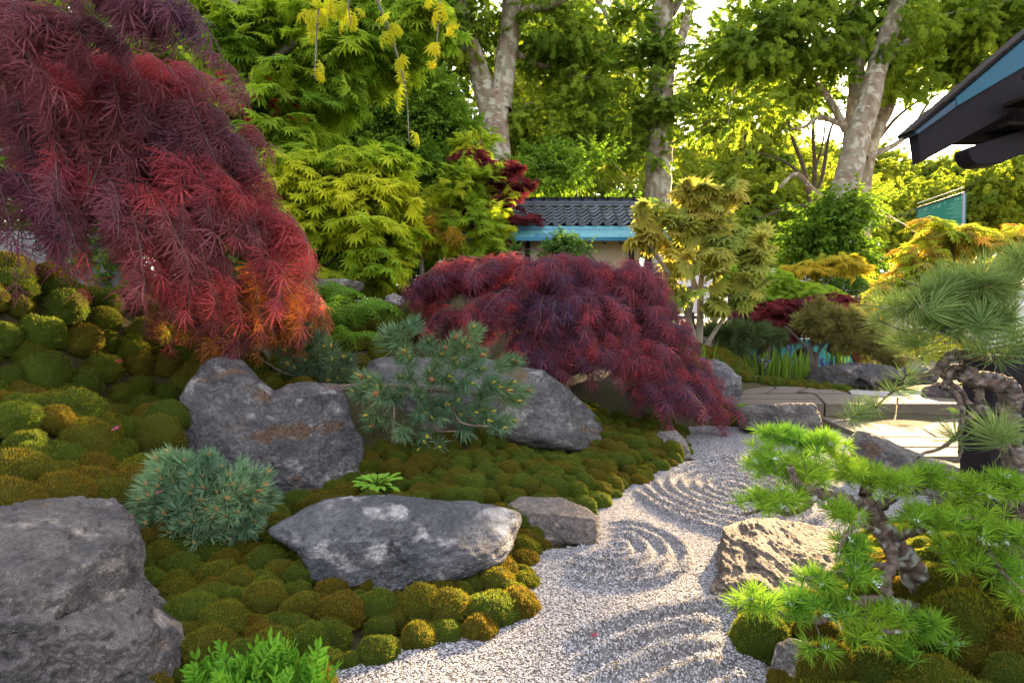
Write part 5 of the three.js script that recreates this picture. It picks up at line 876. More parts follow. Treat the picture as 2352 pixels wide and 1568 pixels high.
tree({ seed: 34, name: 'coral_bark_maple', label: 'bright green maple with thin red stems at the left end of the tea house roof', push: 1.2, at2: [1040, 640, 10.4], at: V(0, 0, 0), geos: SP.palm, mat: limeMat, mode: 'any', bark: barkOf([0.16, 0.03, 0.02], [0.30, 0.06, 0.04]),
  limbs: [['trunk', [[1050, 660, 10.5], [1055, 560, 10.4], [1070, 470, 10.3], [1100, 400, 10.2]], 0.03, 0.01], ['limb', [[1052, 600, 10.4], [1100, 520, 10.2], [1130, 470, 10.1]], 0.018, 0.006], ['limb', [[1052, 600, 10.4], [1080, 500, 10.2], [1062, 430, 10.1]], 0.018, 0.006], ['limb', [[1110, 420, 10.3], [1115, 360, 10.3], [1100, 310, 10.3]], 0.012, 0.005]],
  lumps: [[1080, 430, 10.2, 80, 45, 0.6], [1060, 490, 10.2, 80, 50, 0.6], [1120, 520, 10, 55, 40, 0.5], [1040, 550, 10, 60, 40, 0.5], [1130, 560, 9.9, 50, 30, 0.4], [1090, 330, 10.6, 45, 25, 0.3, 0.7], [1130, 470, 10, 50, 35, 0.5]], n: 900, shell: 0.7, clump: 1.6, gap: -0.08, size: 0.36, twigN: 70, twigO: { r: 0.004, reach: 1.5 }, color: vary([0.6, 0.8, 0.9], [1.2, 1.1, 1], 1.2) });
tree({ seed: 35, name: 'purple_maple', label: 'dark purple maple sprays reaching over the left end of the tiled roof', push: 1.15, at2: [1160, 640, 11], at: V(0, 0, 0), geos: SP.palm, mat: purpleMat, mode: 'tier', bark: darkBark,
  limbs: [['trunk', [[1140, 660, 11.2], [1135, 560, 11], [1130, 470, 10.9], [1150, 400, 10.8]], 0.03, 0.012], ['limb', [[1140, 560, 11], [1180, 500, 10.8], [1230, 490, 10.7]], 0.014, 0.005], ['limb', [[1135, 480, 10.9], [1110, 420, 10.9], [1080, 370, 10.9]], 0.014, 0.005]],
  lumps: [[1140, 385, 10.8, 55, 14, 0.4], [1170, 420, 10.8, 50, 16, 0.4], [1080, 360, 10.9, 40, 20, 0.3], [1200, 500, 10.6, 50, 10, 0.3], [1150, 460, 10.8, 45, 20, 0.4], [1120, 500, 10.7, 50, 30, 0.4], [1150, 560, 10.6, 35, 25, 0.3], [1070, 400, 10.8, 40, 18, 0.3]], n: 520, shell: 0.9, size: 0.34, twigN: 40, twigO: { r: 0.004, reach: 1.5 }, color: vary([0.7, 0.7, 0.8], [1.3, 1.1, 1], 1.5) });
tree({ seed: 29, name: 'scarlet_maple', label: 'scarlet leaves glinting inside the green maple right of the weeping red maple', push: 1.28, at2: [650, 640, 8.9], at: V(0, 0, 0), geos: SP.palm, mat: L([0.42, 0.015, 0.02], 0.55), mode: 'tier', bark: darkBark, limbs: [['trunk', [[660, 680, 8.9], [640, 520, 8.9], [620, 360, 8.9], [560, 220, 8.9]], 0.02, 0.006]], lumps: [[620, 250, 8.7, 70, 40, 0.3], [560, 190, 8.8, 70, 30, 0.3], [640, 440, 8.5, 40, 60, 0.3, 0.7], [600, 320, 8.6, 50, 50, 0.3, 0.7]], n: 46, shell: 0.9, size: 0.22, twigN: 16, twigO: { r: 0.003, reach: 1.5 } });
// the weeping red maple
const redLace = L([0.25, 0.062, 0.078], 0.5), redLace2 = L([0.15, 0.066, 0.086], 0.4), sunlitRedLace = L([0.36, 0.13, 0.030], 0.55);  // the amber one is the red maple with sunlight put into its leaf colour
tree({ seed: 36, name: 'weeping_red_maple', label: 'huge weeping red laceleaf maple hanging over the tall moss bank', at: P(180, 660, 7), geos: SP.weep, mat: redLace, mat2: redLace2, split: (p) => fbm(p.x * 1.3, p.y * 1.3, p.z * 1.3, 2) > -0.02, bark: darkBark, front: 0.5,
  limbs: [['trunk', [[120, 760, 7.2], [130, 560, 7], [160, 420, 6.8], [220, 330, 6.6]], 0.11, 0.07], ['limb', [[160, 420, 6.8], [90, 330, 6.8], [0, 350, 6.6], [-80, 390, 6.5]], 0.05, 0.03], ['limb', [[220, 330, 6.6], [330, 260, 6.3], [430, 260, 6.1], [520, 330, 6]], 0.055, 0.02], ['limb', [[220, 330, 6.6], [260, 220, 6.4], [240, 90, 6.2], [350, 20, 6]], 0.05, 0.02], ['limb', [[330, 260, 6.3], [440, 400, 5.9], [540, 520, 5.8]], 0.03, 0.012]],
  boughs: 330, per: 21, len: 0.95, rise: 0.25, drop: 0.85, hang: 0.75, radial: 0.35, pull: V(0.85, 0, 0.45), size: 0.37, clump: 1.4, gap: -0.1, show: 1,
  lumps: [[180, 190, 6.2, 190, 70, 0.6, 1], [330, 220, 6.0, 150, 70, 0.6, 1.1], [430, 330, 5.9, 110, 80, 0.5, 1.1], [300, 360, 5.8, 150, 80, 0.5, 1.1], [150, 330, 5.9, 150, 90, 0.6, 0.9], [480, 450, 5.9, 90, 70, 0.4, 1], [350, 480, 5.6, 110, 60, 0.4, 0.9], [200, 450, 5.5, 130, 60, 0.45, 0.7], [540, 530, 5.9, 60, 50, 0.35, 0.8], [30, 230, 5.6, 110, 90, 0.5, 0.6], [420, 560, 5.7, 90, 40, 0.3, 0.7], [60, 420, 5.4, 90, 50, 0.35, 0.4], [250, 530, 5.2, 60, 24, 0.2, 0.35]], color: vary([0.6, 0.75, 0.95], [1.5, 1.0, 0.85], 1.1) });
tree({ seed: 37, name: 'laceleaf_maple', label: 'lower weeping red maple boughs with painted amber sunlight touching the rear pine', at: P(560, 720, 6.6), geos: SP.weep, mat: sunlitRedLace, mat2: redLace, split: (p) => rnd() < 0.35, bark: darkBark, limbs: [['trunk', [[540, 790, 6.9], [545, 700, 6.7], [560, 640, 6.5]], 0.035, 0.015]],
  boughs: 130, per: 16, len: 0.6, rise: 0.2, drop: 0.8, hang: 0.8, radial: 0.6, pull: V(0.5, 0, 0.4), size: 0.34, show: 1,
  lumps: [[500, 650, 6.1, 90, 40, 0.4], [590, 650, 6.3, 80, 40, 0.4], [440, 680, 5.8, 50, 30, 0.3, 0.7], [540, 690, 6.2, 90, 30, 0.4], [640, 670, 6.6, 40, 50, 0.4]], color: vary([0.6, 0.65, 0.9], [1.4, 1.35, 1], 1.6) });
tree({ seed: 38, name: 'purple_laceleaf_maple', label: 'shadowed purple laceleaf sprays hanging in from the top left corner', at: P(-120, 40, 4.6), geos: SP.weep, mat: redLace2, bark: darkBark, limbs: [['branch', [[-420, 200, 5], [-150, 80, 4.8], [60, 0, 4.7], [300, -40, 4.7], [420, 20, 4.7]], 0.035, 0.008]],
  boughs: 62, per: 14, len: 0.6, rise: 0.15, drop: 0.6, hang: 0.6, radial: 0.2, pull: V(0.9, 0, 0.1), size: 0.36, show: 1,
  lumps: [[30, 20, 4.7, 150, 40, 0.35], [230, -20, 4.7, 140, 40, 0.3], [380, 10, 4.7, 60, 34, 0.2, 0.6], [-60, 110, 4.6, 80, 70, 0.3], [440, 130, 5.2, 40, 16, 0.1, 0.4], [-30, 690, 3.6, 24, 30, 0.06, 0.25]], color: vary([0.7, 0.85, 1.1], [1.5, 1.1, 1], 1.3) });
// the red dome
const domeMat = L([0.29, 0.062, 0.075], 0.55), domeDark = L([0.125, 0.056, 0.085], 0.4);
tree({ seed: 39, name: 'red_dome_maple', label: 'broad red laceleaf maple dome spreading in front of the tea house', at: P(1290, 830, 8.6), geos: SP.weep, mat: domeMat, mat2: domeDark, split: (p, o, t) => rnd() < 0.6, bark: darkBark, front: 0.5,
  limbs: [['trunk', [[1210, 900, 8.7], [1215, 850, 8.6], [1250, 790, 8.6], [1300, 720, 8.6]], 0.06, 0.04], ['limb', [[1300, 720, 8.6], [1200, 660, 8.4], [1080, 650, 8.2]], 0.04, 0.015], ['limb', [[1300, 720, 8.6], [1420, 680, 8.4], [1520, 760, 8.2], [1580, 860, 8]], 0.04, 0.012], ['stake', [[1348, 715, 7.3], [1352, 780, 7.3], [1353, 850, 7.4]], 0.014, 0.012]],
  boughs: 640, per: 16, len: 0.75, rise: 0.22, drop: 0.55, hang: 0.45, radial: 1, mid: [1280, 760, 8.9], size: 0.36, floor: -0.35, clump: 1.6, gap: -0.14, show: 2,
  lumps: [[1080, 650, 8.4, 90, 60, 0.6, 0.9], [1180, 620, 8.5, 110, 46, 0.7, 1], [1300, 620, 8.4, 120, 46, 0.7, 1], [1400, 650, 8.3, 90, 60, 0.7, 1], [1200, 690, 8.1, 130, 60, 0.6, 1], [1330, 700, 8.0, 120, 60, 0.6, 1], [1450, 740, 8.1, 80, 70, 0.6, 1], [1100, 720, 8.1, 80, 40, 0.5, 0.7], [1400, 800, 7.8, 110, 50, 0.5, 0.8], [1520, 850, 7.9, 70, 60, 0.4, 0.9], [1470, 880, 7.6, 80, 40, 0.4, 0.6], [1580, 920, 8, 34, 30, 0.3, 0.5], [1280, 790, 7.7, 120, 26, 0.35, 0.9], [1230, 770, 7.9, 110, 34, 0.4, 0.7], [1350, 770, 7.8, 80, 30, 0.4, 0.6]], color: vary([0.65, 0.8, 0.95], [1.5, 1.0, 0.9], 1.2) });
// the yellow green full moon maple
tree({ seed: 40, name: 'full_moon_maple', label: 'yellow green maple with several pale stems in front of the tea house corner', at: P(1598, 805, 11.4), geos: SP.moon, mat: L([0.42, 0.44, 0.08], 0.62), mode: 'any', bark: barkOf([0.22, 0.19, 0.15], [0.36, 0.32, 0.26]),
  limbs: [['trunk', [[1597, 812, 11.4], [1592, 770, 11.4], [1582, 735, 11.4], [1570, 690, 11.3], [1545, 640, 11.2], [1510, 590, 11.1], [1480, 545, 11]], 0.085, 0.03], ['stem', [[1604, 812, 11.4], [1608, 740, 11.4], [1610, 660, 11.4], [1615, 580, 11.4], [1600, 500, 11.4]], 0.085, 0.03], ['stem', [[1612, 810, 11.3], [1640, 765, 11.2], [1680, 700, 11.1], [1715, 620, 11], [1740, 540, 11]], 0.05, 0.018], ['limb', [[1608, 690, 11.4], [1590, 620, 11.5], [1580, 550, 11.5], [1560, 480, 11.5]], 0.04, 0.014], ['limb', [[1610, 640, 11.4], [1650, 560, 11.4], [1655, 480, 11.4]], 0.035, 0.012], ['limb', [[1582, 735, 11.4], [1592, 680, 11.2], [1588, 620, 11.1]], 0.04, 0.018], ['limb', [[1690, 680, 11.1], [1710, 650, 11], [1760, 640, 11]], 0.014, 0.006]], limbO: { seg: 10, steps: 8, knob: 0.08 },
  lumps: [[1650, 445, 11.5, 60, 24, 0.5], [1600, 440, 11.4, 50, 20, 0.4], [1600, 460, 11.4, 60, 28, 0.5], [1540, 478, 11.2, 60, 16, 0.4, 0.4], [1650, 500, 11.4, 60, 36, 0.5], [1580, 530, 11.3, 80, 26, 0.5, 0.9], [1500, 545, 11, 50, 26, 0.4], [1700, 540, 11.1, 45, 30, 0.4], [1640, 580, 11.2, 60, 24, 0.5, 0.8], [1560, 600, 11.1, 60, 20, 0.4, 0.7], [1745, 570, 11, 28, 24, 0.3], [1740, 610, 11, 36, 24, 0.3], [1725, 670, 10.9, 45, 22, 0.3], [1660, 640, 11, 45, 18, 0.35, 0.7], [1570, 670, 11, 55, 14, 0.3, 0.6], [1640, 690, 11, 40, 12, 0.3, 0.6], [1470, 480, 11, 46, 12, 0.3, 0.3]], n: 330, shell: 0.95, pow: 0.8, floor: -0.7, size: 0.38, clump: 2.2, gap: -0.08, twigN: 90, twigO: { r: 0.006, reach: 1.6 }, color: vary([0.7, 0.85, 0.9], [1.25, 1.05, 1], 1.2) });
// small maples at the right and behind
tree({ seed: 41, name: 'golden_maple', label: 'golden backlit maple behind the long needled pine at the right', at: P(2200, 720, 6.4), geos: SP.palm, mat: L([0.44, 0.46, 0.03], 0.65), mat2: L([0.58, 0.38, 0.05], 0.65), split: () => rnd() < 0.35, mode: 'tier', bark: darkBark,
  limbs: [['trunk', [[2210, 860, 6.6], [2205, 720, 6.5], [2200, 640, 6.4], [2185, 560, 6.4]], 0.03, 0.012], ['limb', [[2205, 700, 6.5], [2120, 640, 6.3], [2080, 600, 6.3]], 0.018, 0.006], ['limb', [[2200, 640, 6.4], [2280, 580, 6.4], [2360, 560, 6.4]], 0.018, 0.006]],
  lumps: [[2190, 540, 6.4, 80, 34, 0.35], [2270, 560, 6.4, 80, 34, 0.35], [2350, 540, 6.4, 60, 34, 0.35], [2110, 600, 6.3, 50, 40, 0.3], [2060, 660, 6.3, 50, 30, 0.3], [2140, 640, 6.2, 60, 40, 0.35], [2230, 620, 6.3, 80, 30, 0.35], [2200, 790, 6, 60, 20, 0.25, 0.6], [2140, 510, 6.4, 34, 18, 0.2, 0.7], [2330, 600, 6.3, 50, 40, 0.3, 0.7]], n: 620, shell: 0.9, pow: 0.9, size: 0.30, twigN: 80, twigO: { r: 0.004, reach: 1.4 }, color: vary([0.7, 0.85, 0.9], [1.3, 1.1, 1], 1.6) });
tree({ seed: 42, name: 'yellow_green_maple', label: 'small flat topped yellow green maple in front of the white display wall', at: P(1880, 700, 15.5), geos: SP.palm, mat: L([0.40, 0.38, 0.03], 0.6), mode: 'tier', bark: greyBark, limbs: [['trunk', [[1885, 760, 15.5], [1890, 680, 15.5], [1892, 620, 15.5]], 0.05, 0.02], ['limb', [[1890, 660, 15.5], [1930, 620, 15.5], [1960, 610, 15.5]], 0.02, 0.008]], lumps: [[1850, 615, 15.5, 50, 16, 0.5], [1915, 600, 15.5, 50, 20, 0.5], [1960, 612, 15.5, 34, 14, 0.4]], n: 200, shell: 0.9, size: 0.5, twigN: 24, twigO: { r: 0.006, reach: 2 }, color: vary([0.8, 0.9, 0.9], [1.3, 1.05, 1], 1) });
tree({ seed: 43, name: 'green_maple', label: 'rounded soft green maple below the long white display wall', at: P(1800, 720, 15), geos: SP.palm, mat: greenMapleMat, mode: 'tier', bark: greyBark, limbs: [['trunk', [[1790, 800, 15], [1795, 700, 15], [1810, 640, 15]], 0.05, 0.02]], lumps: [[1780, 650, 15, 60, 30, 0.6], [1850, 670, 14.8, 80, 26, 0.6], [1750, 690, 14.8, 50, 26, 0.5], [1640, 640, 15.5, 60, 40, 0.6], [1700, 640, 15.5, 50, 40, 0.5]], n: 620, shell: 0.8, size: 0.5, twigN: 24, twigO: { r: 0.006, reach: 2 }, color: vary([0.8, 0.9, 0.9], [1.6, 1.35, 1.1], 1) });
tree({ seed: 44, name: 'small_purple_maple', label: 'low purple red maple canopy above the teal board fence', at: P(1800, 800, 14), geos: SP.palm, mat: purpleMat, mode: 'tier', bark: greyBark, limbs: [['trunk', [[1758, 842, 14], [1762, 800, 14], [1766, 760, 14], [1790, 720, 14]], 0.10, 0.04], ['limb', [[1766, 770, 14], [1840, 720, 14], [1910, 710, 14]], 0.035, 0.012]],
  lumps: [[1760, 720, 13.9, 60, 26, 0.6], [1830, 705, 13.8, 80, 24, 0.7], [1910, 696, 13.8, 70, 22, 0.6], [1790, 750, 13.6, 80, 24, 0.5], [1870, 740, 13.6, 80, 20, 0.5], [1960, 715, 13.8, 40, 24, 0.4]], n: 700, shell: 0.7, size: 0.42, twigN: 40, twigO: { r: 0.005, reach: 2 }, color: vary([0.7, 0.8, 0.9], [1.4, 1.1, 1], 1.2) });
tree({ seed: 45, name: 'laceleaf_maple', label: 'bare stemmed small maple branching low behind the iris bed', at: P(1870, 845, 12.6), geos: SP.lace, mat: purpleMat, mode: 'tier', bark: barkOf([0.14, 0.13, 0.12], [0.24, 0.22, 0.20]), limbs: [['trunk', [[1868, 850, 12.6], [1862, 820, 12.6], [1858, 800, 12.6]], 0.09, 0.06], ['stem', [[1876, 850, 12.6], [1880, 810, 12.6], [1910, 770, 12.6], [1940, 740, 12.6]], 0.04, 0.015], ['stem', [[1860, 805, 12.6], [1830, 775, 12.6], [1806, 750, 12.6]], 0.04, 0.015], ['stem', [[1860, 800, 12.6], [1872, 760, 12.6], [1868, 730, 12.6]], 0.03, 0.012], ['stem', [[1862, 800, 12.6], [1890, 770, 12.6], [1885, 730, 12.6]], 0.025, 0.01]], lumps: [[1900, 770, 12.5, 30, 10, 0.3], [1806, 770, 12.5, 20, 8, 0.2]], n: 30, shell: 0.9, size: 0.3, twigN: 8, twigO: { reach: 1.5, r: 0.004 } });
// ---------- pines, larch ----------
// needles round the end of a twig that runs along +Z from -len to 0
function brush(k, n, o) {
  seed(700 + k);
  const T = new Tris(), w = o.w ?? 0.02;
  for (let i = 0; i < n; i++) {
    const t = Math.pow(rnd(), o.bias ?? 1), z = -t * (o.len ?? 0.6), a = rnd() * 6.283, lean = lerp(o.tip ?? 0.35, o.base ?? 1.25, t) + gauss() * 0.16, Ln = rr(0.8, 1.12) * (o.L ?? 1);
    const d = V(Math.cos(a) * Math.sin(lean), Math.sin(a) * Math.sin(lean), Math.cos(lean)), b = V(Math.cos(a) * 0.02, Math.sin(a) * 0.02, z), side = d.clone().cross(V(gauss(), gauss(), gauss())).normalize();
    const bend = V(gauss() * 0.06, -(o.sag ?? 0.04) + gauss() * 0.04, 0.06), mid = b.clone().addScaledVector(d, Ln * 0.5), tip = b.clone().addScaledVector(d, Ln).add(bend), v = rr(0.72, 1.25), c = o.tone ? o.tone(v) : [v, v, v];
    T.quad(b.clone().addScaledVector(side, w * 0.5), mid.clone().addScaledVector(side, w), mid.clone().addScaledVector(side, -w), b.clone().addScaledVector(side, -w * 0.5), c);
    T.tri(mid.clone().addScaledVector(side, w), tip, mid.clone().addScaledVector(side, -w), c);
  }
  return T.geo();
}
function candles(k, n, len, spread) { // pale buds at a shoot's tip
  seed(760 + k); const gs = [];
  for (let i = 0; i < n; i++) { const a = rnd() * 6.28, s = i ? spread * rr(0.5, 1) : 0.05, d = V(Math.cos(a) * s, Math.sin(a) * s, 1).normalize(), l = len * rr(0.6, 1.1); gs.push(colored(sweep([V(0, 0, -0.02), d.clone().multiplyScalar(l * 0.5), d.clone().multiplyScalar(l)], [0.035, 0.05, 0.014], 5, 3), () => { const v = rr(0.8, 1.2); return [v, v, v]; })); }
  return mergeGeometries(gs);
}
const budGeo = [0, 1, 2].map((k) => candles(k, 4, 0.28, 0.6)), coneGeo = [0, 1].map((k) => { seed(k + 4); const g = new THREE.IcosahedronGeometry(0.16, 2), p = g.attributes.position; for (let i = 0; i < p.count; i++) { const f = 1 + 0.3 * noise(p.getX(i) * 22, p.getY(i) * 22, p.getZ(i) * 22 + k); p.setXYZ(i, p.getX(i) * f, p.getY(i) * f, p.getZ(i) * f); } g.deleteAttribute('uv'); g.computeVertexNormals(); return colored(g, (x, y, z) => { const v = 0.8 + noise(x * 40, y * 40, z * 40) * 0.6; return [v, v, v]; }); });
const budMat = vcol(0.8, { color: new THREE.Color().setRGB(0.50, 0.40, 0.06) }), coneMat = vcol(0.9, { color: new THREE.Color().setRGB(0.30, 0.11, 0.05) });
function conifer(o) {
  seed(o.seed);
  const root = thing(o.name, o.label, o.category ?? 'pine', o.at, o.group), nodes = limbs(root, o.limbs, o.bark, o.limbO);
  let spots = (o.spots ?? []).map(([x, y, z]) => ({ p: P(x, y, z ?? (o.Z + gauss() * (o.dz ?? 0.12))), o: V(gauss() * 0.3, 0.5, 0.5) }));
  if (o.lumps) spots.push(...inLumps(o.lumps, o.n, o));
  const c = o.heart ?? null, items = spots.map((s) => {
    const d = (c ? s.p.clone().sub(c).normalize() : s.o.clone()).add(V(gauss() * 0.35, (o.rise ?? 0.35) + gauss() * 0.25, gauss() * 0.35 + (o.face ?? 0.25))).normalize();
    return { p: s.p, m: basis(d, V(gauss() * 0.5, 1, gauss() * 0.5)), s: o.size * rr(0.78, 1.15), c: o.color ? o.color(s.p) : [1, 1, 1], d };
  });
  twigs(root, nodes, items.map((s) => s.p.clone().addScaledVector(s.d, -o.size * 0.45)), o.bark, { r: o.twigR ?? 0.003, reach: o.reach ?? 1.5, arch: o.arch ?? 0.1, grow: 1, seg: 5, ...(o.twigO ?? {}) });
  inst('needles', o.geos, o.mat, items, root);
  if (o.buds) inst('buds', budGeo, o.budMat ?? budMat, items.filter(() => rnd() < o.buds).map((s) => ({ ...s, p: s.p.clone().addScaledVector(s.d, o.size * 0.1), s: o.size * rr(1.0, 1.6) })), root);
  if (o.cones) inst('cones', coneGeo, coneMat, items.filter(() => rnd() < o.cones).map((s) => ({ ...s, p: s.p.clone().addScaledVector(s.d, o.size * 0.12) })), root);
  return root;
}
const two = (a, b) => (v) => mixc(a, b, clamp((v - 0.7) / 0.5, 0, 1)).map((x) => x * v);
const pineBrush = [0, 1, 2].map((k) => brush(k, 96, { len: 0.9, L: 0.95, w: 0.026, tip: 0.3, base: 1.2 })), blueBrush = [0, 1, 2].map((k) => brush(10 + k, 84, { len: 0.7, L: 0.95, w: 0.03, tip: 0.35, base: 1.2 })), longBrush = [0, 1, 2].map((k) => brush(20 + k, 84, { len: 0.35, L: 1, w: 0.0125, tip: 0.35, base: 1.35, sag: 0.08 })), larchTuft = [0, 1, 2, 3].map((k) => brush(30 + k, 34, { len: 0.06, L: 1, w: 0.027, tip: 0.15, base: 1.45, bias: 0.55, sag: 0.08 }));
const pineBark = barkOf([0.09, 0.06, 0.045], [0.26, 0.20, 0.16], 30);
const XY = (list) => list.map(([x, y]) => [800 + x * 0.399, 705.6 + y * 0.399]);
conifer({ seed: 50, name: 'spreading_pine', label: 'blue green pine with yellow candles spreading in front of the layered rock', at: V(P(800, 889, 6).x, P(800, 889, 6).y, -6), bark: pineBark, geos: pineBrush, mat: L([0.17, 0.28, 0.14], 0.3, { roughness: 0.6 }), size: 0.165, buds: 0.65, cones: 0.3, Z: 5.75, dz: 0.13, heart: P(960, 905, 6.3), rise: 0.25, face: 0.45, color: vary([0.75, 0.85, 0.9], [1.2, 1.15, 1.05], 2),
  limbs: [['trunk', [[770, 893, 6.1], [860, 888, 6.05], [960, 893, 6], [1040, 898, 5.95], [1110, 905, 5.9]], 0.045, 0.025], ['limb', [[1040, 898, 5.95], [1080, 850, 5.9], [1085, 800, 5.85]], 0.022, 0.010], ['limb', [[1110, 905, 5.9], [1150, 890, 5.8], [1190, 905, 5.75]], 0.016, 0.008], ['limb', [[900, 890, 6], [905, 940, 5.8], [900, 1020, 5.7]], 0.014, 0.008], ['limb', [[1035, 900, 5.9], [1040, 940, 5.8], [1060, 970, 5.7], [1130, 980, 5.6]], 0.016, 0.007], ['limb', [[960, 890, 6], [940, 850, 6], [920, 800, 5.95], [925, 765, 5.9]], 0.02, 0.008], ['limb', [[990, 895, 5.9], [1000, 985, 5.7], [1050, 990, 5.65]], 0.01, 0.006]],
  spots: [...XY([[240, 150], [210, 190], [280, 130], [390, 90], [360, 110], [320, 260], [290, 290], [350, 300], [330, 220], [460, 200], [430, 230], [650, 210], [620, 180], [720, 120], [750, 140], [680, 230], [590, 430], [570, 400], [930, 440], [910, 480], [1000, 500], [1030, 480], [880, 340], [930, 310], [960, 320], [820, 440], [840, 410], [740, 260], [770, 280], [720, 300], [540, 580], [560, 560], [630, 610], [390, 640], [410, 610], [230, 540], [200, 510], [270, 520], [140, 680], [120, 620], [220, 650], [330, 740], [300, 720], [220, 810], [250, 830], [340, 830], [400, 810], [450, 730], [430, 760], [520, 800], [680, 720], [830, 680], [800, 650], [910, 660], [940, 650], [890, 690], [80, 400], [60, 510], [40, 480], [100, 460], [140, 410], [500, 350], [470, 380], [400, 490], [420, 520], [440, 600], [480, 630], [660, 460], [700, 440], [720, 600], [750, 590], [600, 300], [620, 330], [560, 240], [530, 280], [480, 420], [350, 400], [300, 400], [970, 540], [940, 530], [700, 640], [620, 540], [860, 460], [790, 490], [780, 520], [290, 480], [160, 500], [180, 460], [820, 600], [540, 640], [500, 560], [690, 340], [760, 360]])] });
conifer({ seed: 51, name: 'rear_pine', label: 'pine with golden candles behind the saddle of the two peaked rock', at: P(690, 880, 6.7), bark: pineBark, geos: pineBrush, mat: L([0.15, 0.23, 0.13], 0.35, { roughness: 0.6 }), size: 0.17, buds: 0.9, cones: 0.1, Z: 6.5, dz: 0.15, heart: P(690, 850, 6.9), rise: 0.6, face: 0.3, color: vary([0.75, 0.85, 0.9], [1.25, 1.15, 1], 2), limbs: [['trunk', [[700, 900, 6.7], [690, 860, 6.65], [700, 800, 6.6], [690, 750, 6.6]], 0.025, 0.010], ['branch', [[690, 870, 6.6], [640, 850, 6.4], [600, 825, 6.3], [565, 805, 6.2]], 0.012, 0.006], ['branch', [[700, 860, 6.6], [760, 830, 6.6], [790, 840, 6.5]], 0.012, 0.006]],
  spots: [[555, 792], [545, 780], [565, 805], [640, 720], [665, 712], [655, 740], [690, 735], [640, 745], [620, 735], [710, 760], [735, 770], [730, 735], [690, 775], [670, 790], [650, 770], [700, 800], [740, 800], [760, 830], [780, 850], [740, 850], [720, 840], [700, 830], [680, 850], [660, 840], [770, 870], [750, 875], [700, 870], [800, 830], [810, 860], [630, 800], [610, 790], [735, 820], [655, 810], [690, 815], [600, 760], [675, 760], [715, 790], [760, 800], [785, 825], [645, 862], [725, 868]] });
conifer({ seed: 52, name: 'dwarf_blue_pine', label: 'rounded dwarf blue pine growing beside the huge boulder', at: P(475, 1270, 3.85), bark: pineBark, geos: blueBrush, mat: L([0.20, 0.32, 0.175], 0.3, { roughness: 0.55 }), size: 0.112, buds: 0.8, budMat: vcol(0.8, { color: new THREE.Color().setRGB(0.36, 0.22, 0.08) }), heart: P(475, 1190, 3.95), rise: 0.35, face: 0.25, shell: 0.35, floor: -0.8, front: 0.9, n: 250, color: vary([0.75, 0.85, 0.9], [1.25, 1.2, 1.15], 3),
  lumps: [[430, 1080, 3.75, 70, 50, 0.2], [390, 1140, 3.7, 60, 70, 0.2], [540, 1110, 3.72, 75, 45, 0.22], [580, 1130, 3.75, 40, 60, 0.18], [470, 1180, 3.62, 130, 70, 0.24, 1.2], [480, 1250, 3.6, 70, 40, 0.16, 0.9], [400, 1210, 3.68, 60, 40, 0.16]], limbs: [['trunk', [[475, 1290, 3.85], [478, 1240, 3.85], [470, 1180, 3.85]], 0.03, 0.02], ['limb', [[472, 1190, 3.85], [530, 1150, 3.75], [560, 1110, 3.7]], 0.014, 0.006], ['limb', [[472, 1190, 3.85], [420, 1170, 3.75], [395, 1120, 3.7]], 0.014, 0.006], ['limb', [[490, 1150, 3.7], [510, 1130, 3.6], [500, 1090, 3.6]], 0.010, 0.005]], twigO: { reach: 1 } });
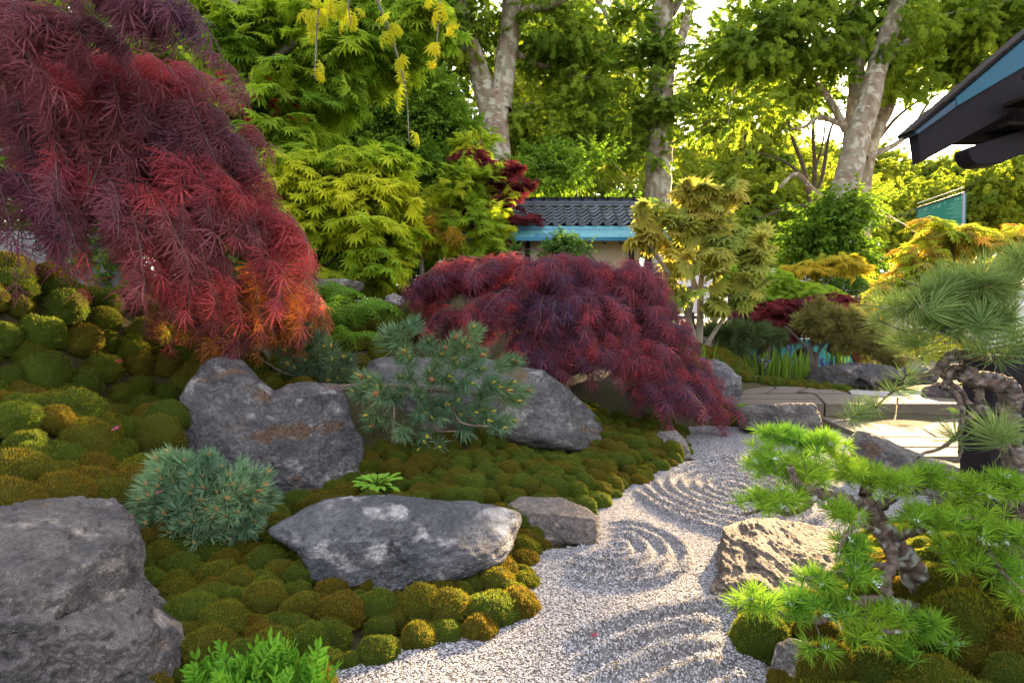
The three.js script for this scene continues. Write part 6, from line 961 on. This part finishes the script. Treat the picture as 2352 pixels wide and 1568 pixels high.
// the larch leaning over the gravel
{
  const gnarl = (g) => colored(g, (x, y, z) => { const n = fbm(x * 45, y * 26, z * 45, 4), m = noise(x * 22 + 5, y * 22, z * 22); return m > 0.34 ? [0.36, 0.40, 0.36] : mixc([0.05, 0.037, 0.03], [0.22, 0.155, 0.125], clamp(0.45 + n * 1.7, 0, 1)); });
  const B = [['trunk', [[2165, 1420, 2.75], [2125, 1360, 2.72], [2085, 1290, 2.68], [2045, 1240, 2.65], [2010, 1185, 2.65], [1985, 1140, 2.68]], 0.068, 0.036], ['limb', [[1995, 1160, 2.66], [1940, 1150, 2.6], [1880, 1130, 2.6], [1835, 1115, 2.6], [1815, 1070, 2.62]], 0.035, 0.014], ['limb', [[1880, 1130, 2.6], [1850, 1165, 2.56], [1810, 1180, 2.55], [1770, 1170, 2.55], [1710, 1180, 2.55]], 0.016, 0.006],
    ['limb', [[1985, 1140, 2.68], [2000, 1100, 2.75], [1960, 1060, 2.85], [1880, 1030, 2.9], [1790, 1010, 2.9]], 0.026, 0.008], ['limb', [[2010, 1170, 2.67], [2070, 1130, 2.6], [2150, 1110, 2.6], [2230, 1120, 2.55], [2330, 1130, 2.5]], 0.026, 0.008], ['limb', [[2050, 1240, 2.64], [2130, 1210, 2.5], [2220, 1190, 2.42], [2352, 1250, 2.35]], 0.022, 0.008], ['limb', [[2040, 1245, 2.6], [2050, 1290, 2.5], [2035, 1330, 2.45], [2040, 1370, 2.42]], 0.026, 0.02], ['limb', [[2110, 1400, 2.55], [2030, 1380, 2.42], [1960, 1385, 2.35], [1900, 1420, 2.32], [1830, 1420, 2.3], [1760, 1395, 2.3]], 0.026, 0.008], ['limb', [[2150, 1400, 2.6], [2190, 1450, 2.4], [2240, 1510, 2.3], [2300, 1540, 2.25]], 0.018, 0.008], ['limb', [[2260, 1260, 2.4], [2310, 1320, 2.3], [2360, 1370, 2.25]], 0.014, 0.006], ['limb', [[1990, 1390, 2.36], [2000, 1440, 2.3], [2060, 1450, 2.28], [2130, 1440, 2.3]], 0.014, 0.006], ['limb', [[2020, 1220, 2.6], [1960, 1210, 2.45], [1930, 1260, 2.4], [1925, 1290, 2.38]], 0.013, 0.006], ['limb', [[2060, 1300, 2.6], [1980, 1300, 2.4], [1900, 1320, 2.35], [1850, 1330, 2.32]], 0.013, 0.006]];
  seed(53);
  const spots = [], pads = [[1790, 1000, 2.88, 70, 24, 0.12], [1880, 1020, 2.88, 90, 30, 0.14], [1760, 1060, 2.75, 50, 50, 0.12], [1850, 1080, 2.7, 80, 40, 0.14], [1740, 1150, 2.56, 50, 22, 0.08], [1800, 1150, 2.56, 60, 30, 0.1], [1960, 1090, 2.75, 70, 40, 0.15], [2050, 1110, 2.62, 70, 34, 0.13], [2140, 1100, 2.6, 70, 34, 0.14], [2230, 1130, 2.52, 80, 34, 0.14], [2310, 1110, 2.5, 50, 34, 0.12], [2120, 1190, 2.5, 80, 34, 0.13], [2230, 1200, 2.42, 80, 40, 0.14], [2320, 1230, 2.36, 60, 50, 0.13], [1940, 1180, 2.5, 50, 26, 0.1], [1950, 1260, 2.42, 50, 34, 0.1], [1880, 1330, 2.34, 50, 26, 0.1], [1960, 1320, 2.38, 60, 34, 0.12], [1740, 1385, 2.3, 50, 30, 0.08], [1830, 1390, 2.32, 70, 34, 0.1], [1930, 1400, 2.34, 70, 34, 0.1], [2030, 1410, 2.34, 60, 34, 0.1], [2000, 1460, 2.28, 60, 26, 0.08], [2120, 1440, 2.3, 60, 40, 0.1], [2070, 1500, 2.27, 40, 26, 0.08], [2180, 1480, 2.32, 60, 40, 0.1], [2260, 1520, 2.26, 60, 30, 0.08], [2320, 1540, 2.24, 40, 26, 0.08], [2290, 1300, 2.36, 60, 40, 0.12], [2200, 1280, 2.44, 60, 34, 0.12], [1880, 1490, 2.26, 60, 18, 0.06, 0.5], [2340, 1370, 2.28, 30, 40, 0.08, 0.6]];
  spots.push(...inLumps(pads, 1080, { shell: 0.95, pow: 0.8, floor: -0.8 }));
  const root = thing('larch', 'weathered bonsai like larch with bright green tufts leaning over the gravel', 'larch', V(P(2165, 1420, 2.75).x, P(2165, 1420, 2.75).y - 0.05, -2.75));
  const nodes = limbs(root, B, gnarl, { seg: 16, steps: 16, knob: 0.34, freq: 34 });
  const items = spots.map((s) => { const d = s.o.clone().multiplyScalar(0.5).add(V(gauss() * 0.5, 0.55 + gauss() * 0.4, 0.35 + gauss() * 0.4)).normalize(), v = clamp(0.5 + fbm(s.p.x * 3, s.p.y * 3, s.p.z * 3, 2) * 1.5, 0, 1); return { p: s.p, m: basis(d, V(0, 1, 0.3)), s: 0.066 * rr(0.75, 1.15), c: mixc([0.7, 0.85, 0.8], [1.3, 1.1, 0.8], v), d }; });
  twigs(root, nodes, items.map((i) => i.p), gnarl, { r: 0.0026, reach: 0.6, arch: 0.1, seg: 5, grow: 2 });
  inst('needles', larchTuft, L([0.22, 0.41, 0.04], 0.5, { roughness: 0.8 }), items, root);
  // lichen on the twigs
  const lich = [0, 1].map((k) => { seed(k + 80); const T = new Tris(); for (let i = 0; i < 26; i++) { const p = V(gauss(), gauss() * 0.6, gauss()).multiplyScalar(0.6), a = V(gauss(), gauss(), gauss()).multiplyScalar(0.22), b = V(gauss(), gauss(), gauss()).multiplyScalar(0.22), v = rr(0.8, 1.15); T.tri(p.clone().sub(a), p.clone().add(b), p.clone().add(a).sub(b.multiplyScalar(0.4)), [v, v, v]); } return T.geo(); });
  inst('lichen', lich, vcol(1, { color: new THREE.Color().setRGB(0.42, 0.52, 0.46), side: THREE.DoubleSide }), spots.filter(() => rnd() < 0.4).map((s) => ({ p: s.p.clone().add(V(gauss() * 0.02, rr(-0.03, 0.01), gauss() * 0.02)), m: basis(V(gauss(), gauss(), gauss()), V(0, 1, 0)), s: rr(0.012, 0.026) })), root);
}
// the old black pine
{
  const bark = (g) => colored(g, (x, y, z) => { const n = fbm(x * 38, y * 38, z * 38, 4), m = noise(x * 26 + 5, y * 26, z * 26); return mixc([0.045, 0.033, 0.028], m > 0.2 ? [0.30, 0.27, 0.26] : [0.20, 0.145, 0.115], clamp(0.42 + n * 1.9, 0, 1)); });
  const B = [['trunk', [[2345, 1640, 2.62], [2338, 1400, 2.62], [2342, 1200, 2.62], [2335, 1080, 2.64], [2318, 1000, 2.66], [2315, 940, 2.68], [2322, 905, 2.68]], 0.062, 0.05], ['trunk', [[2332, 925, 2.68], [2318, 890, 2.68], [2280, 875, 2.68], [2235, 868, 2.68], [2205, 850, 2.68]], 0.055, 0.044], ['limb', [[2420, 790, 2.75], [2330, 805, 2.74], [2270, 815, 2.73], [2215, 812, 2.72], [2180, 820, 2.7], [2155, 850, 2.7], [2130, 862, 2.7], [2100, 873, 2.7]], 0.048, 0.014], ['limb', [[2250, 868, 2.7], [2190, 845, 2.72], [2175, 880, 2.7], [2160, 890, 2.7]], 0.03, 0.014], ['limb', [[2330, 990, 2.66], [2290, 970, 2.66], [2262, 945, 2.66], [2250, 935, 2.66], [2235, 955, 2.66], [2210, 965, 2.66]], 0.032, 0.018], ['limb', [[2165, 885, 2.7], [2195, 905, 2.68], [2210, 935, 2.67], [2212, 955, 2.66]], 0.018, 0.014], ['limb', [[2185, 880, 2.7], [2215, 905, 2.7], [2225, 925, 2.68], [2260, 935, 2.67]], 0.014, 0.012], ['limb', [[2212, 955, 2.66], [2205, 995, 2.65], [2190, 1010, 2.64], [2160, 1030, 2.63], [2115, 1045, 2.62], [2108, 1055, 2.62]], 0.016, 0.006], ['limb', [[2205, 995, 2.65], [2207, 1030, 2.64], [2205, 1050, 2.64]], 0.012, 0.008], ['limb', [[2255, 935, 2.66], [2250, 900, 2.68], [2262, 880, 2.68]], 0.024, 0.02], ['limb', [[2300, 985, 2.6], [2320, 1030, 2.58], [2345, 1075, 2.56]], 0.014, 0.012], ['branch', [[2130, 862, 2.7], [2085, 860, 2.7], [2070, 880, 2.72]], 0.008, 0.003],
    ['branch', [[2352, 745, 2.75], [2310, 752, 2.75], [2270, 745, 2.74], [2245, 735, 2.74]], 0.008, 0.005], ['branch', [[2270, 690, 2.75], [2285, 715, 2.75], [2272, 740, 2.74], [2245, 760, 2.73], [2252, 790, 2.73], [2270, 805, 2.73]], 0.007, 0.007], ['branch', [[2225, 800, 2.72], [2190, 770, 2.74], [2140, 755, 2.76], [2080, 760, 2.78], [2020, 735, 2.8]], 0.010, 0.004], ['branch', [[2190, 770, 2.74], [2170, 720, 2.76], [2130, 670, 2.78], [2070, 640, 2.8]], 0.008, 0.004], ['branch', [[2160, 850, 2.7], [2110, 880, 2.7], [2050, 900, 2.72], [2000, 945, 2.74], [1950, 960, 2.76]], 0.006, 0.003], ['branch', [[2280, 740, 2.74], [2330, 680, 2.74], [2345, 620, 2.74]], 0.008, 0.004], ['branch', [[2170, 720, 2.76], [2200, 660, 2.76], [2240, 620, 2.76]], 0.007, 0.004], ['branch', [[2340, 1000, 2.6], [2300, 1000, 2.5], [2290, 1000, 2.46]], 0.006, 0.004], ['branch', [[2352, 770, 2.78], [2290, 790, 2.78], [2230, 785, 2.78]], 0.012, 0.006], ['branch', [[2400, 730, 2.8], [2320, 770, 2.8], [2270, 780, 2.8]], 0.014, 0.008]];
  const root = thing('black_pine', 'old gnarled long needled pine with dark cracked bark at the right edge', 'pine', V(P(2345, 1400, 2.62).x, 0.05, -2.62)); seed(54);
  const nodes = limbs(root, B.map(([n, p, a, c]) => [n, p, a * 0.8, c * 0.85]), bark, { seg: 18, steps: 18, knob: 0.36, freq: 40 });
  const lumps = [[2230, 660, 2.76, 90, 55, 0.22], [2310, 660, 2.74, 60, 60, 0.2], [2140, 690, 2.78, 80, 50, 0.2], [2070, 700, 2.8, 60, 34, 0.2, 0.5], [2180, 740, 2.74, 90, 40, 0.2], [2280, 730, 2.72, 80, 40, 0.2], [2100, 785, 2.78, 60, 26, 0.15, 0.45], [2340, 600, 2.74, 30, 40, 0.12], [2330, 790, 2.66, 40, 26, 0.1, 0.6]];
  const spots = inLumps(lumps, 112, { shell: 0.95, pow: 0.8, floor: -0.8 });
  spots.push(...[[2290, 1000, 2.46], [2300, 1010, 2.46], [2310, 985, 2.5], [2280, 990, 2.44], [2195, 1000, 2.6], [1960, 955, 2.76], [1975, 945, 2.76], [2060, 895, 2.72], [2085, 860, 2.7], [2120, 810, 2.74], [2025, 735, 2.8], [2010, 690, 2.8], [2010, 930, 2.74], [2260, 800, 2.62], [2300, 810, 2.62]].map((a) => ({ p: P(...a), o: V(-0.2, 0.2, 0.3) })));
  const items = spots.map((s) => { const d = s.o.clone().multiplyScalar(0.6).add(V(gauss() * 0.4, 0.35 + gauss() * 0.35, gauss() * 0.4 + 0.15)).normalize(); return { p: s.p, m: basis(d, V(0, 1, 0.2)), s: 0.135 * rr(0.75, 1.15), c: vary([0.75, 0.85, 0.9], [1.25, 1.15, 0.95], 3)(s.p), d }; });
  twigs(root, nodes, items.map((i) => i.p.clone().addScaledVector(i.d, -0.04)), barkOf([0.16, 0.13, 0.12], [0.32, 0.28, 0.25], 30), { r: 0.003, reach: 0.7, arch: 0.05, seg: 5, grow: 1.5 });
  inst('needles', longBrush, L([0.23, 0.33, 0.10], 0.4, { roughness: 0.6 }), items, root);
  inst('buds', [0, 1].map((k) => candles(20 + k, 2, 0.42, 0.25)), budMat, items.filter(() => rnd() < 0.5).map((s) => ({ ...s, s: 0.09 })), root);
}
// the small pines in the distance
conifer({ seed: 56, name: 'red_trunk_pine', label: 'sunlit golden pine with a leaning red brown trunk behind the long dark rock', at: P(1978, 862, 12), bark: barkOf([0.16, 0.06, 0.03], [0.34, 0.14, 0.07], 14), geos: pineBrush, mat: L([0.24, 0.23, 0.07], 0.4, { roughness: 0.7 }), size: 0.2, rise: 0.5, shell: 0.7, n: 330, lumps: [[1865, 735, 12, 40, 34, 0.3], [1910, 760, 12, 50, 28, 0.3], [1960, 780, 11.9, 50, 34, 0.3], [2010, 790, 11.8, 50, 40, 0.3], [1990, 740, 12, 50, 26, 0.3], [1885, 705, 12, 22, 16, 0.2], [2050, 820, 11.6, 50, 30, 0.3, 0.8], [1930, 725, 12, 40, 20, 0.3]], limbs: [['trunk', [[1980, 866, 12], [1972, 830, 12], [1958, 800, 12], [1945, 775, 12], [1948, 750, 12]], 0.10, 0.06], ['limb', [[1945, 780, 12], [1915, 755, 12], [1885, 735, 12], [1880, 700, 12]], 0.06, 0.03], ['limb', [[1955, 790, 12], [2000, 770, 11.9], [2040, 800, 11.7]], 0.05, 0.02]], twigO: { r: 0.008, reach: 2 }, limbO: { seg: 10, knob: 0.2, freq: 10 } });
conifer({ seed: 57, name: 'flat_pine', label: 'dark horizontal pine branch spreading behind the upright slim stone', at: P(1600, 850, 12.4), bark: pineBark, geos: pineBrush, mat: L([0.11, 0.165, 0.06], 0.35, { roughness: 0.7 }), size: 0.26, rise: 0.4, shell: 0.8, n: 150, lumps: [[1640, 765, 12.4, 60, 20, 0.4], [1710, 765, 12.3, 60, 22, 0.4], [1770, 770, 12.3, 40, 18, 0.3], [1670, 795, 12.3, 70, 16, 0.3], [1560, 770, 12.6, 40, 24, 0.3]], limbs: [['trunk', [[1600, 838, 12.4], [1640, 818, 12.4], [1700, 806, 12.3], [1720, 795, 12.3], [1700, 775, 12.3], [1660, 760, 12.3]], 0.05, 0.02], ['limb', [[1720, 795, 12.3], [1750, 788, 12.3], [1795, 785, 12.3]], 0.03, 0.01]], twigO: { r: 0.006, reach: 2 } });
conifer({ seed: 58, name: 'dwarf_fir', label: 'small bright green conifer tuft at the right shoulder of the red dome maple', at: P(1540, 720, 10), bark: pineBark, geos: blueBrush, mat: L([0.22, 0.34, 0.04], 0.4), size: 0.13, rise: 0.6, shell: 0.6, n: 60, lumps: [[1535, 700, 10, 26, 14, 0.15], [1540, 725, 10, 20, 14, 0.12], [1525, 715, 10, 20, 14, 0.12]], limbs: [['trunk', [[1540, 750, 10], [1538, 715, 10]], 0.02, 0.01]] });
// ---------- ferns, irises and small plants ----------
{
  seed(61);
  const frondMat = L([0.13, 0.27, 0.02], 0.5);
  const frond = (k) => { seed(610 + k); const T = new Tris(), at = (t) => V(0, 0.38 * Math.sin(t * 2.2) - 0.42 * t * t, t); const n = 15; for (let i = 0; i < n; i++) { const t = (i + 0.5) / n, p = at(t), l = 0.30 * Math.sin(Math.min(1, t * 1.25 + 0.22) * Math.PI * 0.94) + 0.02; for (const sd of [-1, 1]) { const e = p.clone().add(V(sd * l, -0.05 - l * 0.2, l * 0.5)), m = 6; for (let j = 0; j < m; j++) { const a = p.clone().lerp(e, j / m), b = p.clone().lerp(e, (j + 1) / m), w = 0.032 * (1 - j / m) + 0.006, v = rr(0.75, 1.2); for (const q of [-1, 1]) T.tri(a, b, a.clone().lerp(b, 0.7).add(V(sd * 0.012, 0, q * w)), [v, v, v]); } } const b = at(t + 1 / n), v = [0.8, 0.7, 0.5]; T.quad(p.clone().add(V(0.006, 0, 0)), b.clone().add(V(0.005, 0, 0)), b.clone().add(V(-0.005, 0, 0)), p.clone().add(V(-0.006, 0, 0)), v); } return T.geo(); };
  const fr = [0, 1, 2].map(frond);
  for (const [x, y, z, n, s, label] of [[790, 745, 7.9, 16, 0.8, 'upper fern arching over the hidden waterfall channel'], [775, 800, 7.4, 14, 0.7, 'lower fern hanging beside the rear pine'], [745, 690, 8.6, 12, 0.7, 'fern below the bark like grey slab'], [840, 735, 8.5, 8, 0.5, 'fern leaning on the big waterfall boulder'], [2085, 905, 8.8, 6, 0.3, 'small fern at the back edge of the paving'], [2195, 948, 8.0, 5, 0.2, 'tiny fern on the paving step by the old pine']]) {
    const f = thing('fern', label, 'fern', P(x, y, z)); seed(x);
    for (let i = 0; i < n; i++) { const a = i / n * 6.28 + gauss() * 0.3, m = part('frond', fr[i % 3], frondMat, f); m.scale.setScalar(s * rr(0.75, 1.2)); m.quaternion.setFromRotationMatrix(basis(V(Math.cos(a), rr(0.0, 0.5), Math.sin(a)), V(0, 1, 0))); }
  }
}
{ // irises
  const blade = [0, 1, 2].map((k) => { seed(630 + k); const T = new Tris(), c = gauss() * 0.25, w = 0.028; let a = [V(-w * 0.6, 0, 0), V(w * 0.6, 0, 0)]; for (let i = 1; i <= 5; i++) { const t = i / 5, p = V(c * t * t * (t > 0.8 ? 1.3 : 1), t - 0.1 * Math.abs(c) * t * t, 0.18 * c * t * t), ww = i === 5 ? 0.001 : w * (1 - 0.45 * t), b = [p.clone().add(V(-ww, 0, 0)), p.clone().add(V(ww, 0, 0))], v = lerp(0.8, 1.15, t); T.quad(a[0], a[1], b[1], b[0], [v, v, v * 0.9]); a = b; } return T.geo(); });
  const lit = L([0.16, 0.28, 0.03], 0.55), dk = lit, stalk = std([0.12, 0.2, 0.05], 0.8), violet = leafMat([0.20, 0.12, 0.55], 0.4), pale = leafMat([0.55, 0.45, 0.68], 0.4);
  const petal = (() => { const T = new Tris(); for (let i = 0; i < 6; i++) { const a = i * 1.047, up = i % 2, d = V(Math.cos(a), up ? 1.3 : -0.35, Math.sin(a)), s = V(-Math.sin(a), 0, Math.cos(a)), m = d.clone().multiplyScalar(0.55).add(V(0, up ? 0.05 : 0.25, 0)), t = d.clone(); T.tri(V(0, 0, 0), m.clone().addScaledVector(s, 0.38), t); T.tri(V(0, 0, 0), t, m.clone().addScaledVector(s, -0.38)); } return T.geo(); })();
  for (const [x, y, z, w, h, n, mat, fl, label] of [[1778, 884, 12, 62, 0.78, 150, lit, [[1754, 833, 1], [1762, 826, 0]], 'wide clump of sunlit iris leaves with a pale flower behind the paving'], [1730, 880, 12.3, 20, 0.66, 40, dk, [[1738, 826, 0]], 'shaded iris clump left of the sunlit one'], [1838, 868, 13, 30, 0.55, 46, dk, [[1838, 832, 0], [1812, 800, 0]], 'shaded iris clump at the foot of the bare stemmed small maple'], [1925, 858, 12.5, 20, 0.72, 26, lit, [[1925, 826, 1], [1905, 838, 0]], 'sunlit iris tuft in front of the small bare stemmed maple'], [1996, 850, 12.6, 24, 0.5, 24, lit, [], 'yellow green iris tuft right of the leaning red trunk'], [1605, 852, 10, 26, 0.5, 26, lit, [[1582, 800, 1], [1612, 832, 0]], 'arching iris tuft above the blue grey upright rock'], [1672, 838, 12.4, 8, 0.6, 14, dk, [], 'narrow iris tuft on the moss hummock'], [1885, 870, 12.6, 14, 0.4, 20, dk, [[1886, 832, 0]], 'small iris tuft with a violet flower beside the long dark rock']]) {
    seed(x); const b = P(x, y, z), f = thing('iris', label, 'iris', b), items = [];
    for (let i = 0; i < n; i++) { const a = rnd() * 6.28; items.push({ p: b.clone().add(V(gauss() * w / F * z, -0.02, gauss() * 0.15)), m: basis(V(Math.cos(a), 0, Math.sin(a)), V(gauss() * 0.12, 1, gauss() * 0.12)), s: h * rr(0.6, 1.1) }); }
    inst('leaves', blade, mat, items, f);
    for (const [px, py, k] of fl) { const t = P(px, py, z).sub(b); part('stalk', sweep([V(t.x * 0.8, 0, 0), V(t.x * 0.95, t.y * 0.6, 0), t], [0.008, 0.006], 5, 4), stalk, f); for (let j = 0; j < 2; j++) { const m = part('flower', petal, k ? pale : violet, f); m.position.copy(t).add(V(j * 0.03, -j * 0.09, 0.02)); m.scale.setScalar(0.075); m.rotation.y = j + px; } }
  }
}
{ // the leafy clump on the moss
  seed(64); const b = P(868, 1125, 4.75), f = thing('leafy_clump', 'bright green rosette of broad leaves behind the white patched rock', 'plant', b), mat = L([0.20, 0.40, 0.04], 0.45);
  const leaf = [0, 1].map((k) => { const T = new Tris(); seed(640 + k); const at = (u, s) => V(s * 0.2 * Math.pow(Math.sin(Math.min(1, u * 0.95 + 0.02) * Math.PI), 0.8) * (0.5 + u * 0.7), 0.28 * u - 0.34 * u * u + Math.abs(s) * 0.07, u); for (let i = 0; i < 6; i++) { const u0 = i / 6, u1 = (i + 1) / 6; T.quad(at(u0, 0), at(u1, 0), at(u1, 1), at(u0, 1), [1, 1, 1]); T.quad(at(u0, -1), at(u1, -1), at(u1, 0), at(u0, 0), [0.9, 0.95, 0.9]); } return T.geo(); });
  for (let i = 0; i < 34; i++) { const a = i * 2.4, r = Math.sqrt(i / 34) * 0.12, m = part('leaf', leaf[i % 2], mat, f); m.position.set(Math.cos(a) * r, 0.05 - r * 0.1 + rr(0, 0.03), Math.sin(a) * r); m.scale.setScalar(rr(0.09, 0.14)); m.quaternion.setFromRotationMatrix(basis(V(Math.cos(a), rr(0.1, 0.9) - r * 4, Math.sin(a)), V(0, 1, 0.15))); }
}
{ // the shrub at the bottom edge
  seed(65); const b = G(590, 1700), f = thing('leafy_shrub', 'fresh green narrow leaved shrub at the bottom left edge', 'shrub', V(b.x, 0, b.z)), mat = L([0.13, 0.32, 0.03], 0.4, { roughness: 0.6 });
  const sh = [0, 1, 2].map((k) => spray(80 + k, 22, 1, 0.22, (T, M, c) => ovalLeaf(T, M, 0.17, c, 0.05), { bend: 0.05, pitch: -0.25, out: 0.75, wild: 0.35, twig: 0.008, twigCol: [0.9, 0.7, 0.6] })), items = [];
  for (const [x, y, z, n] of [[455, 1555, 2.25, 9], [500, 1520, 2.25, 12], [560, 1530, 2.2, 12], [610, 1500, 2.2, 12], [655, 1490, 2.2, 10], [700, 1540, 2.2, 10], [745, 1510, 2.2, 7], [640, 1560, 2.1, 14], [520, 1570, 2.1, 12], [590, 1580, 2.1, 10]]) for (let i = 0; i < n; i++) { const t = P(x + gauss() * 30, y + gauss() * 24, z + gauss() * 0.06), d = V(gauss() * 0.35 + (x - 590) * 0.002, 1, gauss() * 0.3).normalize(), s = rr(0.15, 0.24); items.push({ p: t.clone().addScaledVector(d, -s), m: basis(d, V(gauss(), 0.2, gauss())), s, c: vary([0.75, 0.85, 0.8], [1.3, 1.15, 0.9], 6)(t) }); }
  inst('leafy_stems', sh, mat, items, f);
}
{ // low plants along the paving and the maple's foot
  const mat = L([0.22, 0.36, 0.03], 0.5);
  for (const [x, y, z, w, n, label] of [[1825, 872, 12, 16, 24, 'little sunlit leafy plant on the moss edge behind the paving'], [1878, 876, 11.8, 14, 18, 'little leafy plant leaning on the long dark rock'], [1700, 935, 8.5, 22, 40, 'low green plants between the upright rock and the paving step'], [2230, 905, 9, 16, 24, 'sunlit yellow green seedling by the old pine'], [2185, 920, 9.3, 14, 20, 'low leafy plant beside the reddish low stone'], [780, 690, 9.2, 40, 70, 'variegated ground cover under the lime green maple'], [960, 700, 9.8, 34, 60, 'leafy ground cover right of the dry waterfall'], [2330, 1290, 2.7, 20, 26, 'green seedlings among the big moss cushions']]) { seed(x + 5); const f = thing('small_plant', label, 'plant', P(x, y, z)), items = []; for (let i = 0; i < n; i++) { const a = rnd() * 6.28, p = P(x + gauss() * w, y + gauss() * w * 0.4, z + gauss() * 0.1); items.push({ p, m: basis(V(Math.cos(a), 0.5, Math.sin(a)), V(gauss() * 0.3, 1, 0.2)), s: rr(0.10, 0.2) * (z < 4 ? 0.4 : 1), c: vary([0.6, 0.75, 0.9], [1.2, 1.1, 1], 2)(p) }); } inst('leaves', SP.oval, mat, items, f); }
}
{ // fallen maple leaves
  const red = leafMat([0.42, 0.02, 0.05], 0.4), pink = leafMat([0.5, 0.10, 0.22], 0.4), g = (() => { const T = new Tris(); palmLeaf(T, new THREE.Matrix4(), 5, 1.6, 0.11, [1, 1, 1], -0.1); return T.geo(); })();
  [[1365, 1455, 0, red, 'red fallen maple leaf lying on the raked gravel', 3.0, 0.03], [262, 983, 1, pink, 'pink fallen petals on the dark moss of the tall bank', 4.1, 0.05], [268, 830, 1, red, 'red fallen leaf on a round cushion of the tall moss bank', 5.0, 0.05], [372, 805, 1, red, 'red fallen leaf near the top of the tall moss bank', 5.6, 0.05], [158, 1314, 1, red, 'tiny red leaf lying on the huge boulder', 2.6, 0.03], [365, 1128, 1, pink, 'pink fallen leaf caught in the dwarf blue pine', 3.5, 0.04]].forEach(([x, y, k, mat, label, z, s], i) => { const p = k ? P(x, y, z) : G(x, y, 0.03), m = solo('fallen_leaf', g, mat, label, 'leaf'); m.position.copy(p); m.scale.setScalar(s); m.rotation.set(0.3, i * 1.3, 0.2); });
}
renderer.render(scene, camera);
